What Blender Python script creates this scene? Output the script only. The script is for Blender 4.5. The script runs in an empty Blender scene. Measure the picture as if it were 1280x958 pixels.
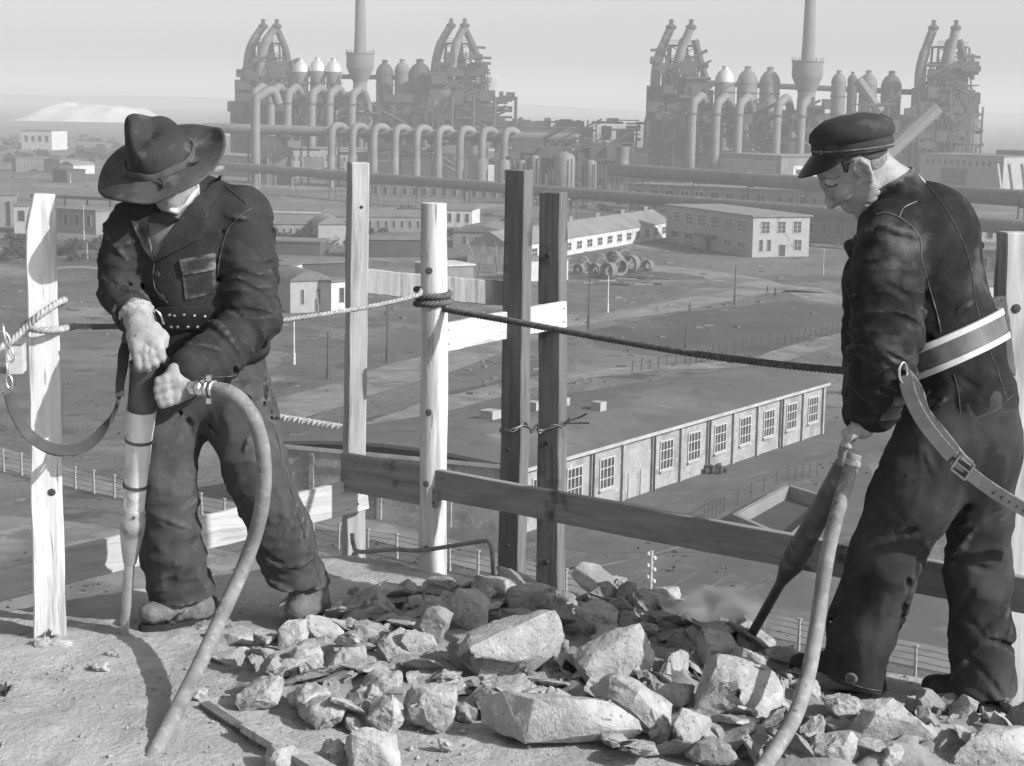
import bpy, bmesh, math, random
import numpy as np
from mathutils import Vector, Matrix, Euler, noise as mnoise
from mathutils.bvhtree import BVHTree

sc = bpy.context.scene
COL = sc.collection
rad = math.radians

# ------------------------------------------------------------------ camera
F_PX, CX, CY = 2200.0, 640.0, 479.0            # focal length and centre in photograph pixels
PITCH, ROLL = math.atan((479 - 127) / F_PX), rad(1.0)
CAM = np.array([0.0, 0.0, 1.7])
fw = np.array([0, math.cos(PITCH), -math.sin(PITCH)])
up0 = np.array([0, math.sin(PITCH), math.cos(PITCH)])
rt0 = np.array([1.0, 0, 0])
rt = rt0 * math.cos(ROLL) + up0 * math.sin(ROLL)
up = up0 * math.cos(ROLL) - rt0 * math.sin(ROLL)
cd = bpy.data.cameras.new('camera')
cam = bpy.data.objects.new('camera', cd)
COL.objects.link(cam)
cam.matrix_world = Matrix(((rt[0], up[0], -fw[0], CAM[0]), (rt[1], up[1], -fw[1], CAM[1]), (rt[2], up[2], -fw[2], CAM[2]), (0, 0, 0, 1)))
cd.sensor_width = 36.0
cd.lens = 36.0 * F_PX / 1280.0
cd.clip_start, cd.clip_end = 0.1, 30000
sc.camera = cam

# ------------------------------------------------------------------ light
SUN_EL, SUN_AZ = rad(31), rad(-29)              # sun stands to the right, a little on the camera's side
sdir = Vector((math.cos(SUN_EL) * math.cos(SUN_AZ), math.cos(SUN_EL) * math.sin(SUN_AZ), math.sin(SUN_EL)))
sl = bpy.data.lights.new('sun', 'SUN')
sl.energy, sl.angle, sl.color = 5.0, rad(0.5), (1, 1, 1)
so = bpy.data.objects.new('sun', sl)
COL.objects.link(so)
so.rotation_euler = sdir.to_track_quat('Z', 'Y').to_euler()
w = bpy.data.worlds.new('World')
sc.world = w
w.use_nodes = True
nt = w.node_tree
sky = nt.nodes.new('ShaderNodeTexSky')
sky.sky_type = 'NISHITA'
sky.sun_disc = False
sky.sun_elevation = SUN_EL
sky.sun_rotation = math.atan2(sdir.x, sdir.y)
sky.air_density, sky.dust_density, sky.ozone_density = 1.0, 2.0, 1.0
bw = nt.nodes.new('ShaderNodeRGBToBW')
bg = nt.nodes['Background']
nt.links.new(sky.outputs[0], bw.inputs[0])
nt.links.new(bw.outputs[0], bg.inputs[0])
bg.inputs[1].default_value = 0.15
sc.view_settings.view_transform = 'Standard'
sc.view_settings.look = 'None'
sc.view_settings.exposure = 0.35
sc.view_settings.gamma = 1.0
sc.render.engine = 'CYCLES'
sc.cycles.use_denoising = True
sc.cycles.max_bounces = 5
sc.cycles.diffuse_bounces = 3
sc.cycles.volume_bounces = 0

HAZE_DENSITY = 0.00043
GZ = -34.0                                       # the plain lies 34 m under the platform

# ------------------------------------------------------------------ helpers
def ray(px, py): return fw + rt * (px - CX) / F_PX - up * (py - CY) / F_PX
def at(px, py, Y):
    d = ray(px, py)
    return CAM + d * (Y / d[1])
def gp(px, py, z=GZ):
    d = ray(px, py)
    return CAM + d * ((z - CAM[2]) / d[2])
def V(p): return Vector((float(p[0]), float(p[1]), float(p[2])))

def tag(o, label=None, cat=None, group=None, kind=None):
    if label: o['label'] = label
    if cat: o['category'] = cat
    if group: o['group'] = group
    if kind: o['kind'] = kind
    return o
def thing(name, label, cat, loc=(0, 0, 0), group=None):
    o = bpy.data.objects.new(name, None)
    o.empty_display_size = 0.1
    COL.objects.link(o)
    o.location = V(loc)
    return tag(o, label, cat, group)
def kids(o): return [c for c in COL.objects if c.parent == o]
def dup(root, loc, rotz=0.0, label=None, scale=None):
    def rec(o, par):
        c = o.copy()
        COL.objects.link(c)
        c.parent = par
        for k in o.children: rec(k, c)
        return c
    r = rec(root, root.parent)
    r.location = V(loc)
    r.rotation_euler = (0, 0, rotz)
    if label: r['label'] = label
    if scale: r.scale = (scale,) * 3
    return r
def wloc(o):
    l = Vector(o.location)
    while o.parent:
        o = o.parent
        l += Vector(o.location)
    return l

def raw_mesh(name, verts, faces, m=None, parent=None, origin=None, smooth=None):
    """link a mesh given in world coordinates as ONE object"""
    org = Vector((0, 0, 0))
    if parent is not None: org = wloc(parent)
    elif origin is not None: org = V(origin)
    me = bpy.data.meshes.new(name)
    v = np.asarray(verts, dtype=np.float64) - np.array(org)
    if isinstance(faces, np.ndarray):
        n, k = faces.shape
        me.vertices.add(len(v)); me.vertices.foreach_set('co', v.astype(np.float32).ravel())
        me.loops.add(n * k); me.loops.foreach_set('vertex_index', faces.astype(np.int32).ravel())
        me.polygons.add(n); me.polygons.foreach_set('loop_start', np.arange(0, n * k, k, dtype=np.int32))
        me.update(calc_edges=True)
        me.validate()
    else:
        me.from_pydata([tuple(x) for x in v], [], faces)
        me.update()
    if smooth is not None:
        me.shade_smooth()
        if smooth < 170: me.set_sharp_from_angle(angle=rad(smooth))
    if m is not None: me.materials.append(m)
    o = bpy.data.objects.new(name, me)
    COL.objects.link(o)
    if parent is not None: o.parent = parent
    elif origin is not None: o.location = org
    return o
def share(o, name, parent, loc, rot=None, scale=None):
    """a further object with the same mesh"""
    c = bpy.data.objects.new(name, o.data)
    COL.objects.link(c)
    c.parent = parent
    c.location = V(loc)
    if rot: c.rotation_euler = rot
    if scale: c.scale = scale
    return c

def frame_of(d):
    d = np.asarray(d, float); d = d / np.linalg.norm(d)
    a = np.array([0, 0, 1.0]) if abs(d[2]) < 0.9 else np.array([1.0, 0, 0])
    s = np.cross(d, a); s /= np.linalg.norm(s)
    return d, s, np.cross(s, d)

class MB:
    def __init__(self): self.v, self.f = [], []
    def add(self, vs, fs):
        n = len(self.v)
        self.v += [tuple(map(float, x)) for x in vs]
        self.f += [tuple(i + n for i in f) for f in fs]
        return self
    def box(self, c, size, ax=None, taper=1.0):
        """ax: three unit axes; size full lengths"""
        c = np.asarray(c, float)
        ax = np.eye(3) if ax is None else np.asarray(ax, float)
        h = np.asarray(size, float) / 2
        vs = []
        for k in (-1, 1):
            t = taper if k > 0 else 1.0
            for i, j in ((-1, -1), (1, -1), (1, 1), (-1, 1)):
                vs.append(c + ax[0] * i * h[0] * t + ax[1] * j * h[1] * t + ax[2] * k * h[2])
        return self.add(vs, [(3, 2, 1, 0), (4, 5, 6, 7), (0, 1, 5, 4), (1, 2, 6, 5), (2, 3, 7, 6), (3, 0, 4, 7)])
    def bar(self, a, b, w_, t_, upv=(0, 0, 1)):
        a, b = np.asarray(a, float), np.asarray(b, float)
        d = b - a; L = np.linalg.norm(d); d = d / L
        s = np.cross(d, np.asarray(upv, float)); s /= np.linalg.norm(s)
        return self.box((a + b) / 2, (L, w_, t_), (d, s, np.cross(s, d)))
    def tube(self, pts, r, n=8, caps=True):
        pts = [np.asarray(p, float) for p in pts]
        m = len(pts)
        rr = r if hasattr(r, '__len__') else [r] * m
        base = len(self.v)
        prev = None
        for i, p in enumerate(pts):
            d = pts[min(i + 1, m - 1)] - pts[max(i - 1, 0)]
            d = d / (np.linalg.norm(d) + 1e-12)
            if prev is None: _, s, t = frame_of(d)
            else:
                s = prev - d * (prev @ d); s /= np.linalg.norm(s); t = np.cross(s, d)
            prev = s
            for k in range(n):
                a = 2 * math.pi * k / n
                self.v.append(tuple(p + (s * math.cos(a) + t * math.sin(a)) * rr[i]))
        for i in range(m - 1):
            for k in range(n):
                k2 = (k + 1) % n
                self.f.append((base + i * n + k, base + (i + 1) * n + k, base + (i + 1) * n + k2, base + i * n + k2))
        if caps:
            self.f.append(tuple(base + k for k in range(n)))
            self.f.append(tuple(base + (m - 1) * n + k for k in range(n - 1, -1, -1)))
        return self
    def lathe(self, prof, o, n=16, axis=(0, 0, 1)):
        d, s, t = frame_of(axis)
        o = np.asarray(o, float)
        return self.tube([o + d * h for _, h in prof], [r for r, _ in prof], n)
    def prism(self, poly, z0, z1):
        n = len(poly)
        vs = [(p[0], p[1], z0) for p in poly] + [(p[0], p[1], z1) for p in poly]
        return self.add(vs, [tuple(range(n - 1, -1, -1)), tuple(range(n, 2 * n))] + [(i, (i + 1) % n, n + (i + 1) % n, n + i) for i in range(n)])
    def build(self, name, m, parent=None, origin=None, smooth=None):
        o = raw_mesh(name, self.v, self.f, m, parent, origin)
        bm = bmesh.new(); bm.from_mesh(o.data)
        bmesh.ops.recalc_face_normals(bm, faces=bm.faces)
        bm.to_mesh(o.data); bm.free()
        if smooth is not None:
            o.data.shade_smooth(); o.data.set_sharp_from_angle(angle=rad(smooth))
        return o

def spline(pts, n=8):
    """Catmull-Rom through the points"""
    P = [np.asarray(p, float) for p in pts]
    P = [2 * P[0] - P[1]] + P + [2 * P[-1] - P[-2]]
    out = []
    for i in range(1, len(P) - 2):
        for k in range(n):
            t = k / n
            a, b, c, d = P[i - 1:i + 3]
            out.append(0.5 * ((2 * b) + (c - a) * t + (2 * a - 5 * b + 4 * c - d) * t * t + (3 * b - a - 3 * c + d) * t ** 3))
    out.append(P[-2])
    return out

# ------------------------------------------------------------------ materials
MATS = {}
def mat(name, v, var=0.2, scale=3.0, rough=0.85, bump=0.3, bscale=40.0, bdist=0.01, metal=0.0, spots=None, stretch=None, detail=6.0, spec=0.3, worn=None):
    """grey procedural: base value v varied by noise; spots=(value, scale, threshold, softness) adds patches of another tone"""
    if name in MATS: return MATS[name]
    m = bpy.data.materials.new(name); MATS[name] = m
    m.use_nodes = True
    t = m.node_tree; N = t.nodes.new; Lk = t.links.new
    b = t.nodes['Principled BSDF']
    b.inputs['Roughness'].default_value = rough
    b.inputs['Metallic'].default_value = metal
    b.inputs['Specular IOR Level'].default_value = spec
    tc = N('ShaderNodeTexCoord')
    src = tc.outputs['Object']
    if stretch:
        mp = N('ShaderNodeMapping'); mp.inputs['Scale'].default_value = stretch
        Lk(src, mp.inputs['Vector']); src2 = mp.outputs[0]
    else: src2 = src
    def nz(sc_, det, s=src2, ro=0.55):
        n = N('ShaderNodeTexNoise'); n.inputs['Scale'].default_value = sc_; n.inputs['Detail'].default_value = det
        n.inputs['Roughness'].default_value = ro
        Lk(s, n.inputs['Vector']); return n.outputs['Fac']
    def rng(fac, a, b_, lo, hi):
        r = N('ShaderNodeMapRange'); r.inputs['From Min'].default_value = a; r.inputs['From Max'].default_value = b_
        r.inputs['To Min'].default_value = lo; r.inputs['To Max'].default_value = hi
        Lk(fac, r.inputs['Value']); return r.outputs[0]
    val = rng(nz(scale, detail), 0.3, 0.7, v * (1 - var), v * (1 + var))
    for sp in ([spots] if spots and not isinstance(spots, list) else (spots or [])):
        sv, ss, th, so_ = sp[:4]
        fac = rng(nz(ss, 5.0, src if len(sp) < 5 else src2), th - so_, th + so_, 0, 1)
        mx = N('ShaderNodeMix'); mx.data_type = 'FLOAT'
        Lk(fac, mx.inputs[0]); Lk(val, mx.inputs[2]); mx.inputs[3].default_value = sv
        val = mx.outputs[0]
    if worn:       # rubbed lighter where the mesh bulges
        ge = N('ShaderNodeNewGeometry')
        fac = rng(ge.outputs['Pointiness'], worn[1], worn[2], 0, 1)
        n2 = rng(nz(24, 4, src), .35, .6, 0, 1)
        mu = N('ShaderNodeMath'); mu.operation = 'MULTIPLY'; Lk(fac, mu.inputs[0]); Lk(n2, mu.inputs[1])
        mx = N('ShaderNodeMix'); mx.data_type = 'FLOAT'
        Lk(mu.outputs[0], mx.inputs[0]); Lk(val, mx.inputs[2]); mx.inputs[3].default_value = worn[0]
        val = mx.outputs[0]
    Lk(val, b.inputs['Base Color'])
    if bump > 0:
        bp = N('ShaderNodeBump'); bp.inputs['Strength'].default_value = bump; bp.inputs['Distance'].default_value = bdist
        Lk(nz(bscale, 8.0, src2, 0.65), bp.inputs['Height']); Lk(bp.outputs[0], b.inputs['Normal'])
    return m

m_conc = mat('broken_concrete', 0.35, 0.22, 9, 0.95, 0.9, 55, 0.012, spots=[(0.16, 70, 0.64, 0.05), (0.45, 22, 0.62, 0.06), (0.22, 6, 0.62, 0.08)])
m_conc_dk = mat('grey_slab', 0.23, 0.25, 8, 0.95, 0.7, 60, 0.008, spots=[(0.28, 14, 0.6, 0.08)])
m_floor = mat('dusty_concrete_floor', 0.33, 0.14, 2.6, 0.95, 0.9, 45, 0.012, spots=[(0.22, 3.2, 0.62, 0.06), (0.40, 7.0, 0.58, 0.06), (0.16, 60, 0.70, 0.03)])
m_gravel = mat('rubble_grit', 0.26, 0.4, 30, 0.95, 0.5, 80, 0.006)
m_wood_lt = mat('pale_timber', 0.54, 0.16, 5, 0.75, 0.45, 16, 0.004, stretch=(9, 9, 0.7), spots=[(0.32, 3, 0.60, 0.06, 1), (0.22, 9, 0.66, 0.03, 1)])
m_wood_md = mat('weathered_timber', 0.34, 0.25, 5, 0.8, 0.5, 16, 0.004, stretch=(9, 9, 0.7), spots=[(0.2, 3, 0.62, 0.05, 1)])
m_wood_dk = mat('grey_timber', 0.12, 0.3, 5, 0.85, 0.5, 16, 0.004, stretch=(9, 9, 0.7), spots=[(0.05, 5, 0.63, 0.04)])
m_board = mat('plank_timber', 0.24, 0.22, 5, 0.85, 0.4, 14, 0.004, stretch=(1.0, 1.0, 9), spots=[(0.08, 7, 0.66, 0.04)])
m_board_lt = mat('pale_plank_timber', 0.46, 0.2, 5, 0.8, 0.5, 14, 0.004, stretch=(1.0, 1.0, 9), spots=[(0.3, 4, 0.6, 0.06, 1), (0.2, 9, 0.68, 0.04, 1)])
m_end = mat('cut_timber_end', 0.55, 0.2, 20, 0.85, 0.2, 60, 0.002)
m_rope = mat('hemp_rope', 0.34, 0.3, 60, 0.9, 0.6, 180, 0.004)
m_rope_dk = mat('dark_rope', 0.10, 0.4, 60, 0.9, 0.6, 180, 0.004)
m_hole = mat('dark_knot', 0.05, 0.2, 20, 0.9, 0)
m_steel = mat('worn_steel', 0.42, 0.25, 14, 0.42, 0.15, 60, 0.002, metal=0.55, spots=[(0.2, 9, 0.62, 0.06)])
m_steel_dk = mat('dark_steel', 0.10, 0.3, 14, 0.5, 0.2, 60, 0.002, metal=0.5, spots=[(0.2, 12, 0.64, 0.06)])
m_bright = mat('bright_steel', 0.7, 0.1, 20, 0.25, 0.05, 60, 0.001, metal=0.9)
m_rust = mat('rusty_bar', 0.20, 0.3, 30, 0.8, 0.4, 90, 0.002)
m_hose = mat('grey_rubber_hose', 0.20, 0.22, 12, 0.75, 0.6, 90, 0.003, spots=[(0.12, 9, 0.58, 0.10), (0.27, 40, 0.62, 0.08), (0.08, 24, 0.68, 0.05)])
m_strap = mat('leather_strap', 0.05, 0.3, 20, 0.65, 0.3, 90, 0.002)
m_leather = mat('dark_leather', 0.035, 0.3, 20, 0.5, 0.3, 60, 0.002)
# ------------------------------------------------------------------ the plain
m_ground = mat('dry_plain', 0.105, 0.3, 0.05, 0.95, 0.9, 0.6, 0.5, spots=[(0.06, 0.018, 0.56, 0.07), (0.17, 0.03, 0.60, 0.06), (0.05, 0.16, 0.62, 0.04), (0.17, 0.35, 0.66, 0.04), (0.045, 0.7, 0.68, 0.03)])
m_field = mat('ploughed_field', 0.055, 0.25, 0.1, 0.95, 0.8, 1.2, 0.3, spots=[(0.09, 0.05, 0.58, 0.08), (0.035, 0.3, 0.64, 0.05)])
m_grass = mat('dull_grass', 0.085, 0.25, 0.12, 0.95, 0.8, 1.5, 0.3, spots=[(0.13, 0.06, 0.58, 0.06), (0.05, 0.25, 0.62, 0.05), (0.15, 0.8, 0.68, 0.04)])
m_track = mat('dirt_track', 0.165, 0.2, 0.2, 0.95, 0.7, 2.0, 0.1, spots=[(0.10, 0.12, 0.56, 0.06), (0.22, 0.4, 0.64, 0.05)])
m_asph = mat('yard_paving', 0.085, 0.22, 0.25, 0.9, 0.4, 3.0, 0.03, spots=[(0.13, 0.3, 0.64, 0.06)])
m_kerb = mat('pale_kerb', 0.32, 0.2, 1.0, 0.9, 0.2, 4, 0.02)
m_white = mat('whitewash', 0.46, 0.16, 0.6, 0.9, 0.2, 4, 0.02, spots=[(0.33, 0.5, 0.6, 0.06)])
m_wall = mat('pale_plaster', 0.30, 0.16, 0.5, 0.9, 0.3, 3, 0.02, spots=[(0.2, 0.5, 0.60, 0.06)])
m_wall2 = mat('grey_plaster', 0.18, 0.18, 0.3, 0.9, 0.3, 3, 0.02)
m_wall3 = mat('sooty_brick', 0.15, 0.22, 0.2, 0.9, 0.3, 3, 0.02)
m_fact = mat('factory_brick', 0.26, 0.16, 0.9, 0.9, 0.5, 9, 0.02, spots=[(0.18, 0.35, 0.56, 0.07), (0.34, 2.2, 0.62, 0.05), (0.14, 1.5, 0.66, 0.04)])
m_roof = mat('tar_roof', 0.085, 0.12, 0.3, 0.9, 0.5, 3.0, 0.03, spots=[(0.12, 0.10, 0.58, 0.06), (0.06, 0.35, 0.64, 0.05), (0.18, 0.18, 0.67, 0.03)])
m_roof2 = mat('roofing_felt', 0.13, 0.2, 0.3, 0.9, 0.3, 2.0, 0.03)
m_roof3 = mat('pale_roofing', 0.17, 0.2, 0.2, 0.9, 0.3, 2.0, 0.03)
m_glass = mat('window_glass', 0.045, 0.4, 0.7, 0.25, 0, spec=0.5)
m_frame = mat('window_frame', 0.36, 0.15, 2, 0.8, 0)
m_door = mat('grey_door', 0.28, 0.15, 2, 0.8, 0.1, 8)
m_plant = mat('sooty_plant_steel', 0.06, 0.3, 0.12, 0.75, 0.4, 1.0, 0.2)
m_plant_lt = mat('painted_plant_pipe', 0.15, 0.22, 0.15, 0.7, 0.3, 1.0, 0.1)
m_plant_dk = mat('dark_stove_steel', 0.05, 0.3, 0.1, 0.8, 0.3, 1.0, 0.1)
m_dome = mat('bright_dome', 0.55, 0.15, 0.1, 0.35, 0.1, 1, 0.05, metal=0.4)
m_pipe = mat('gas_main_paint', 0.12, 0.2, 0.3, 0.6, 0.3, 2.0, 0.05)
m_brickst = mat('chimney_brick', 0.16, 0.12, 0.2, 0.9, 0.3, 1.5, 0.1)
m_salt = mat('white_spoil', 0.5, 0.2, 0.02, 0.9, 0.6, 0.05, 6)
m_hill = mat('far_hill', 0.10, 0.2, 0.004, 0.95, 0.2, 0.05, 1)
m_bush = mat('dark_foliage', 0.055, 0.4, 1.5, 0.9, 0.3, 3, 0.05)
m_tuft = mat('dry_tuft', 0.10, 0.4, 1.5, 0.9, 0)
m_twig = mat('bare_twig', 0.20, 0.3, 5, 0.9, 0.2, 20, 0.01)
m_cpost = mat('concrete_post', 0.30, 0.15, 2, 0.9, 0.3, 12, 0.01)
m_wire = mat('thin_wire', 0.07, 0.2, 5, 0.6, 0)
m_dkcloth = mat('dark_clothes', 0.04, 0.2, 5, 0.9, 0)

R_ = random.Random(5)
def sheet(name, poly, m, z, jag=0.0, step=4.0, kind='structure'):
    """a flat sheet with an uneven border"""
    pts = []
    n = len(poly)
    for i in range(n):
        a, b = np.array(poly[i][:2]), np.array(poly[(i + 1) % n][:2])
        k = max(1, min(60, int(np.linalg.norm(b - a) / step)))
        for j in range(k):
            p = a + (b - a) * j / k
            if jag: p = p + np.array([mnoise.noise((p[0] * .3, p[1] * .3, 3.3)), mnoise.noise((p[0] * .3, p[1] * .3, 9.1))]) * jag
            pts.append((p[0], p[1], z))
    o = raw_mesh(name, pts, [tuple(range(len(pts)))], m)
    return tag(o, kind=kind)
def spx(name, pxs, m, dz, jag=0.0, step=4.0): return sheet(name, [gp(*q) for q in pxs], m, GZ + dz, jag, step)
def strip(name, pxs, width, m, dz, jag=0.5):
    P = spline([gp(*q)[:2] for q in pxs], 6)
    L_, Rr = [], []
    for i, p in enumerate(P):
        d = P[min(i + 1, len(P) - 1)] - P[max(0, i - 1)]; d /= np.linalg.norm(d)
        nn = np.array([-d[1], d[0]])
        wv = width / 2 * (1 + (0.25 * mnoise.noise((p[0] * .08, p[1] * .08, 1.7)) if jag else 0))
        L_.append(p + nn * wv); Rr.append(p - nn * wv)
    return sheet(name, L_ + Rr[::-1], m, GZ + dz, jag, 3.0)

g = raw_mesh('ground', [(-15000, -15000, GZ), (15000, -15000, GZ), (15000, 15000, GZ), (-15000, 15000, GZ)], [(0, 1, 2, 3)], m_ground)
tag(g, kind='structure')
spx('field', [(735, 412), (870, 388), (985, 376), (1068, 386), (1090, 418), (945, 447), (825, 447), (745, 436)], m_field, .02, 2)
spx('field', [(345, 395), (470, 372), (630, 385), (640, 420), (520, 470), (350, 470)], m_grass, .02, 3)
spx('field', [(0, 420), (130, 415), (330, 470), (330, 520), (160, 560), (0, 545)], m_grass, .02, 3)
spx('field', [(705, 350), (800, 352), (900, 352), (790, 385), (700, 400)], m_grass, .02, 3)
spx('field', [(0, 300), (140, 300), (330, 330), (330, 345), (0, 330)], m_field, .02, 3)
spx('field', [(560, 490), (690, 462), (705, 478), (600, 500)], m_field, .02, 1)
spx('field', [(360, 560), (430, 575), (440, 640), (370, 640), (340, 600)], m_field, .02, 1)
spx('field', [(690, 700), (1010, 690), (1280, 740), (1280, 830), (1080, 800), (880, 765), (770, 735)], m_asph, .02, 1)
spx('yard', [(640, 672), (765, 630), (1028, 543), (1062, 548), (1090, 590), (1090, 690), (900, 690), (740, 692)], m_asph, .024, .3)
strip('dirt_road', [(330, 520), (470, 478), (590, 440), (705, 403), (805, 390), (868, 378), (962, 362), (1000, 362), (1075, 380), (1280, 372)], 9, m_track, .04)
strip('dirt_road', [(968, 362), (900, 345), (820, 336), (745, 332), (640, 345)], 12, m_track, .05)
strip('dirt_road', [(1280, 395), (1065, 420), (950, 452), (800, 462), (690, 475), (560, 505), (440, 545)], 5, m_track, .044)
strip('dirt_road', [(0, 345), (120, 335), (330, 372), (520, 360)], 5, m_track, .044)
strip('dirt_road', [(180, 262), (330, 300), (470, 262), (640, 262)], 6, m_track, .044)
strip('service_road', [(-40, 560), (150, 612), (450, 660), (600, 700), (760, 740), (1000, 790), (1300, 850)], 5.0, m_track, .044, 0)
spx('path', [(-60, 640), (120, 655), (330, 700), (330, 830), (-60, 830)], m_track, .03, .6)
strip('path', [(640, 690), (765, 652), (900, 608), (1060, 560)], 1.0, m_grass, .05, 0)
strip('path', [(690, 720), (800, 698), (900, 670)], .4, m_track, .06, 0)
strip('path', [(340, 265), (437, 267)], 4.0, m_white, .06, 0)
strip('path', [(300, 300), (420, 318), (600, 340)], 3, m_track, .05)
for i in range(4):
    strip('furrow', [(775 + 38 * i, 742 + 7 * i), (850 + 38 * i, 700 + 6 * i)], .3, m_grass, .035, 0)

# rough tufts over the nearer plain
def tufts():
    mb = MB(); r = random.Random(3)
    for i in range(1500):
        px = r.uniform(-30, 1310); py = 300 + 520 * r.random() ** 0.8
        p = gp(px, py)
        if mnoise.noise((p[0] * .05, p[1] * .05, 2)) < 0.05: continue
        q = p[:2] - np.array([1.0, 143.2])
        if -2 < q @ np.array([.568, .823]) < 62 and -7 < q @ np.array([-.823, .568]) < 26: continue
        s = r.uniform(.08, .26)
        for k in range(5):
            a = r.uniform(0, 6.28); c, s_ = math.cos(a) * s, math.sin(a) * s
            mb.add([(p[0] - c, p[1] - s_, GZ), (p[0] + c, p[1] + s_, GZ), (p[0] + s_ * .5 + c * .2, p[1] - c * .5, GZ + s * .9)], [(0, 1, 2)])
    return tag(mb.build('dry_grass', m_tuft), kind='stuff')
tufts()

def scatter():
    mb = MB(); r = random.Random(21)
    for i in range(1500):
        px = r.uniform(-30, 1310); py = 215 + 360 * r.random() ** 1.6
        p = gp(px, py)
        if mnoise.noise((p[0] * .018, p[1] * .012, 5)) < -.02: continue
        q = p[:2] - np.array([1.0, 143.2])
        if -4 < q @ np.array([.568, .823]) < 64 and -9 < q @ np.array([-.823, .568]) < 28: continue
        k = p[1] / 400
        s = np.array([r.uniform(.3, 2.6), r.uniform(.3, 1.2), r.uniform(.08, .4)]) * (.35 + .65 * k)
        a = r.uniform(-.5, .5) if r.random() < .7 else r.uniform(0, 3)
        mb.box((p[0], p[1], GZ + s[2] * .45), s, Matrix.Rotation(a, 3, 'Z'), r.uniform(.5, 1))
    return tag(mb.build('scattered_debris', mat('old_debris', .10, .45, .08, .9, 0)), kind='stuff')
scatter()

# ------------------------------------------------------------------ far hills and horizon
def hill(name, x0, x1, Y, dep, z, m, seed, label=None, n=40, flat=.35, cat='hill'):
    nx, ny = n, 10
    vs = []
    for j in range(ny + 1):
        for i in range(nx + 1):
            u, v_ = i / nx, j / ny
            e = min(1, min(u, 1 - u) / flat); e = e * e * (3 - 2 * e)
            h = e * min(1, math.sin(math.pi * v_) * 1.5)
            h *= 0.75 + .35 * mnoise.noise((u * 5 + seed, v_ * 2, seed))
            vs.append((x0 + (x1 - x0) * u, Y + dep * v_, GZ - .2 + z * max(0, h)))
    fs = [(j * (nx + 1) + i, j * (nx + 1) + i + 1, (j + 1) * (nx + 1) + i + 1, (j + 1) * (nx + 1) + i) for j in range(ny) for i in range(nx)]
    o = raw_mesh(name, vs, fs, m, None, None, 60)
    if label: tag(o, label, cat)
    else: tag(o, kind='structure')
    return o
xs = at(-30, 147, 2300)[0]
hill('spoil_heap', at(0, 147, 2300)[0], at(172, 147, 2300)[0], 2300, 300, 26, m_salt, 3.1, 'long white spoil heap on the horizon at the far left', flat=.28, cat='spoil heap')
hill('hills', -2600, 700, 5200, 900, 36, m_hill, 7.7, flat=.2)
hill('hills', 300, 2600, 5600, 900, 28, m_hill, 1.7, flat=.3)

# ------------------------------------------------------------------ buildings
WCACHE = {}
def window_mesh(w_, h_, nx, ny, mfr, deep=.12):
    key = (round(w_, 2), round(h_, 2), nx, ny, mfr.name, deep)
    if key in WCACHE: return WCACHE[key]
    t = max(.06, .06 * w_)
    mb = MB()
    mb.box((0, -.02, h_ / 2 - t / 2), (w_, deep, t)).box((0, -.02, -h_ / 2 + t / 2), (w_, deep, t))
    mb.box((w_ / 2 - t / 2, -.02, 0), (t, deep, h_ - 2 * t)).box((-w_ / 2 + t / 2, -.02, 0), (t, deep, h_ - 2 * t))
    for i in range(1, nx): mb.box((-w_ / 2 + w_ * i / nx, -.03, 0), (t * .7, .07, h_ - 2 * t))
    for j in range(1, ny): mb.box((0, -.025, -h_ / 2 + h_ * j / ny), (w_ - 2 * t, .066, t * .6))
    a = mb.build('window', mfr)
    p = MB().box((0, -.015, 0), (w_ - 2 * t, .03, h_ - 2 * t)).build('pane', m_glass)
    COL.objects.unlink(a); COL.objects.unlink(p)
    WCACHE[key] = (a, p)
    return a, p
def put_window(parent, pos, rz, w_, h_, nx, ny, mfr):
    a, p = window_mesh(w_, h_, nx, ny, mfr)
    f = share(a, 'window', parent, V(pos) - wloc(parent), (0, 0, rz))
    share(p, 'pane', f, (0, 0, 0))
    return f
def sidewall(parent, P, d, length, rows):
    rz = math.atan2(d[1], d[0])
    out = np.array([d[1], -d[0], 0])
    for z0, z1, n, fr, a0, a1, nx, ny, mfr in rows:
        for i in range(n):
            s = length * (a0 + (a1 - a0) * (i + .5) / n)
            c = np.array([P[0] + d[0] * s, P[1] + d[1] * s, GZ + (z0 + z1) / 2]) + out * .03
            put_window(parent, c, rz, length * (a1 - a0) / n * fr, z1 - z0, nx, ny, mfr)
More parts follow.
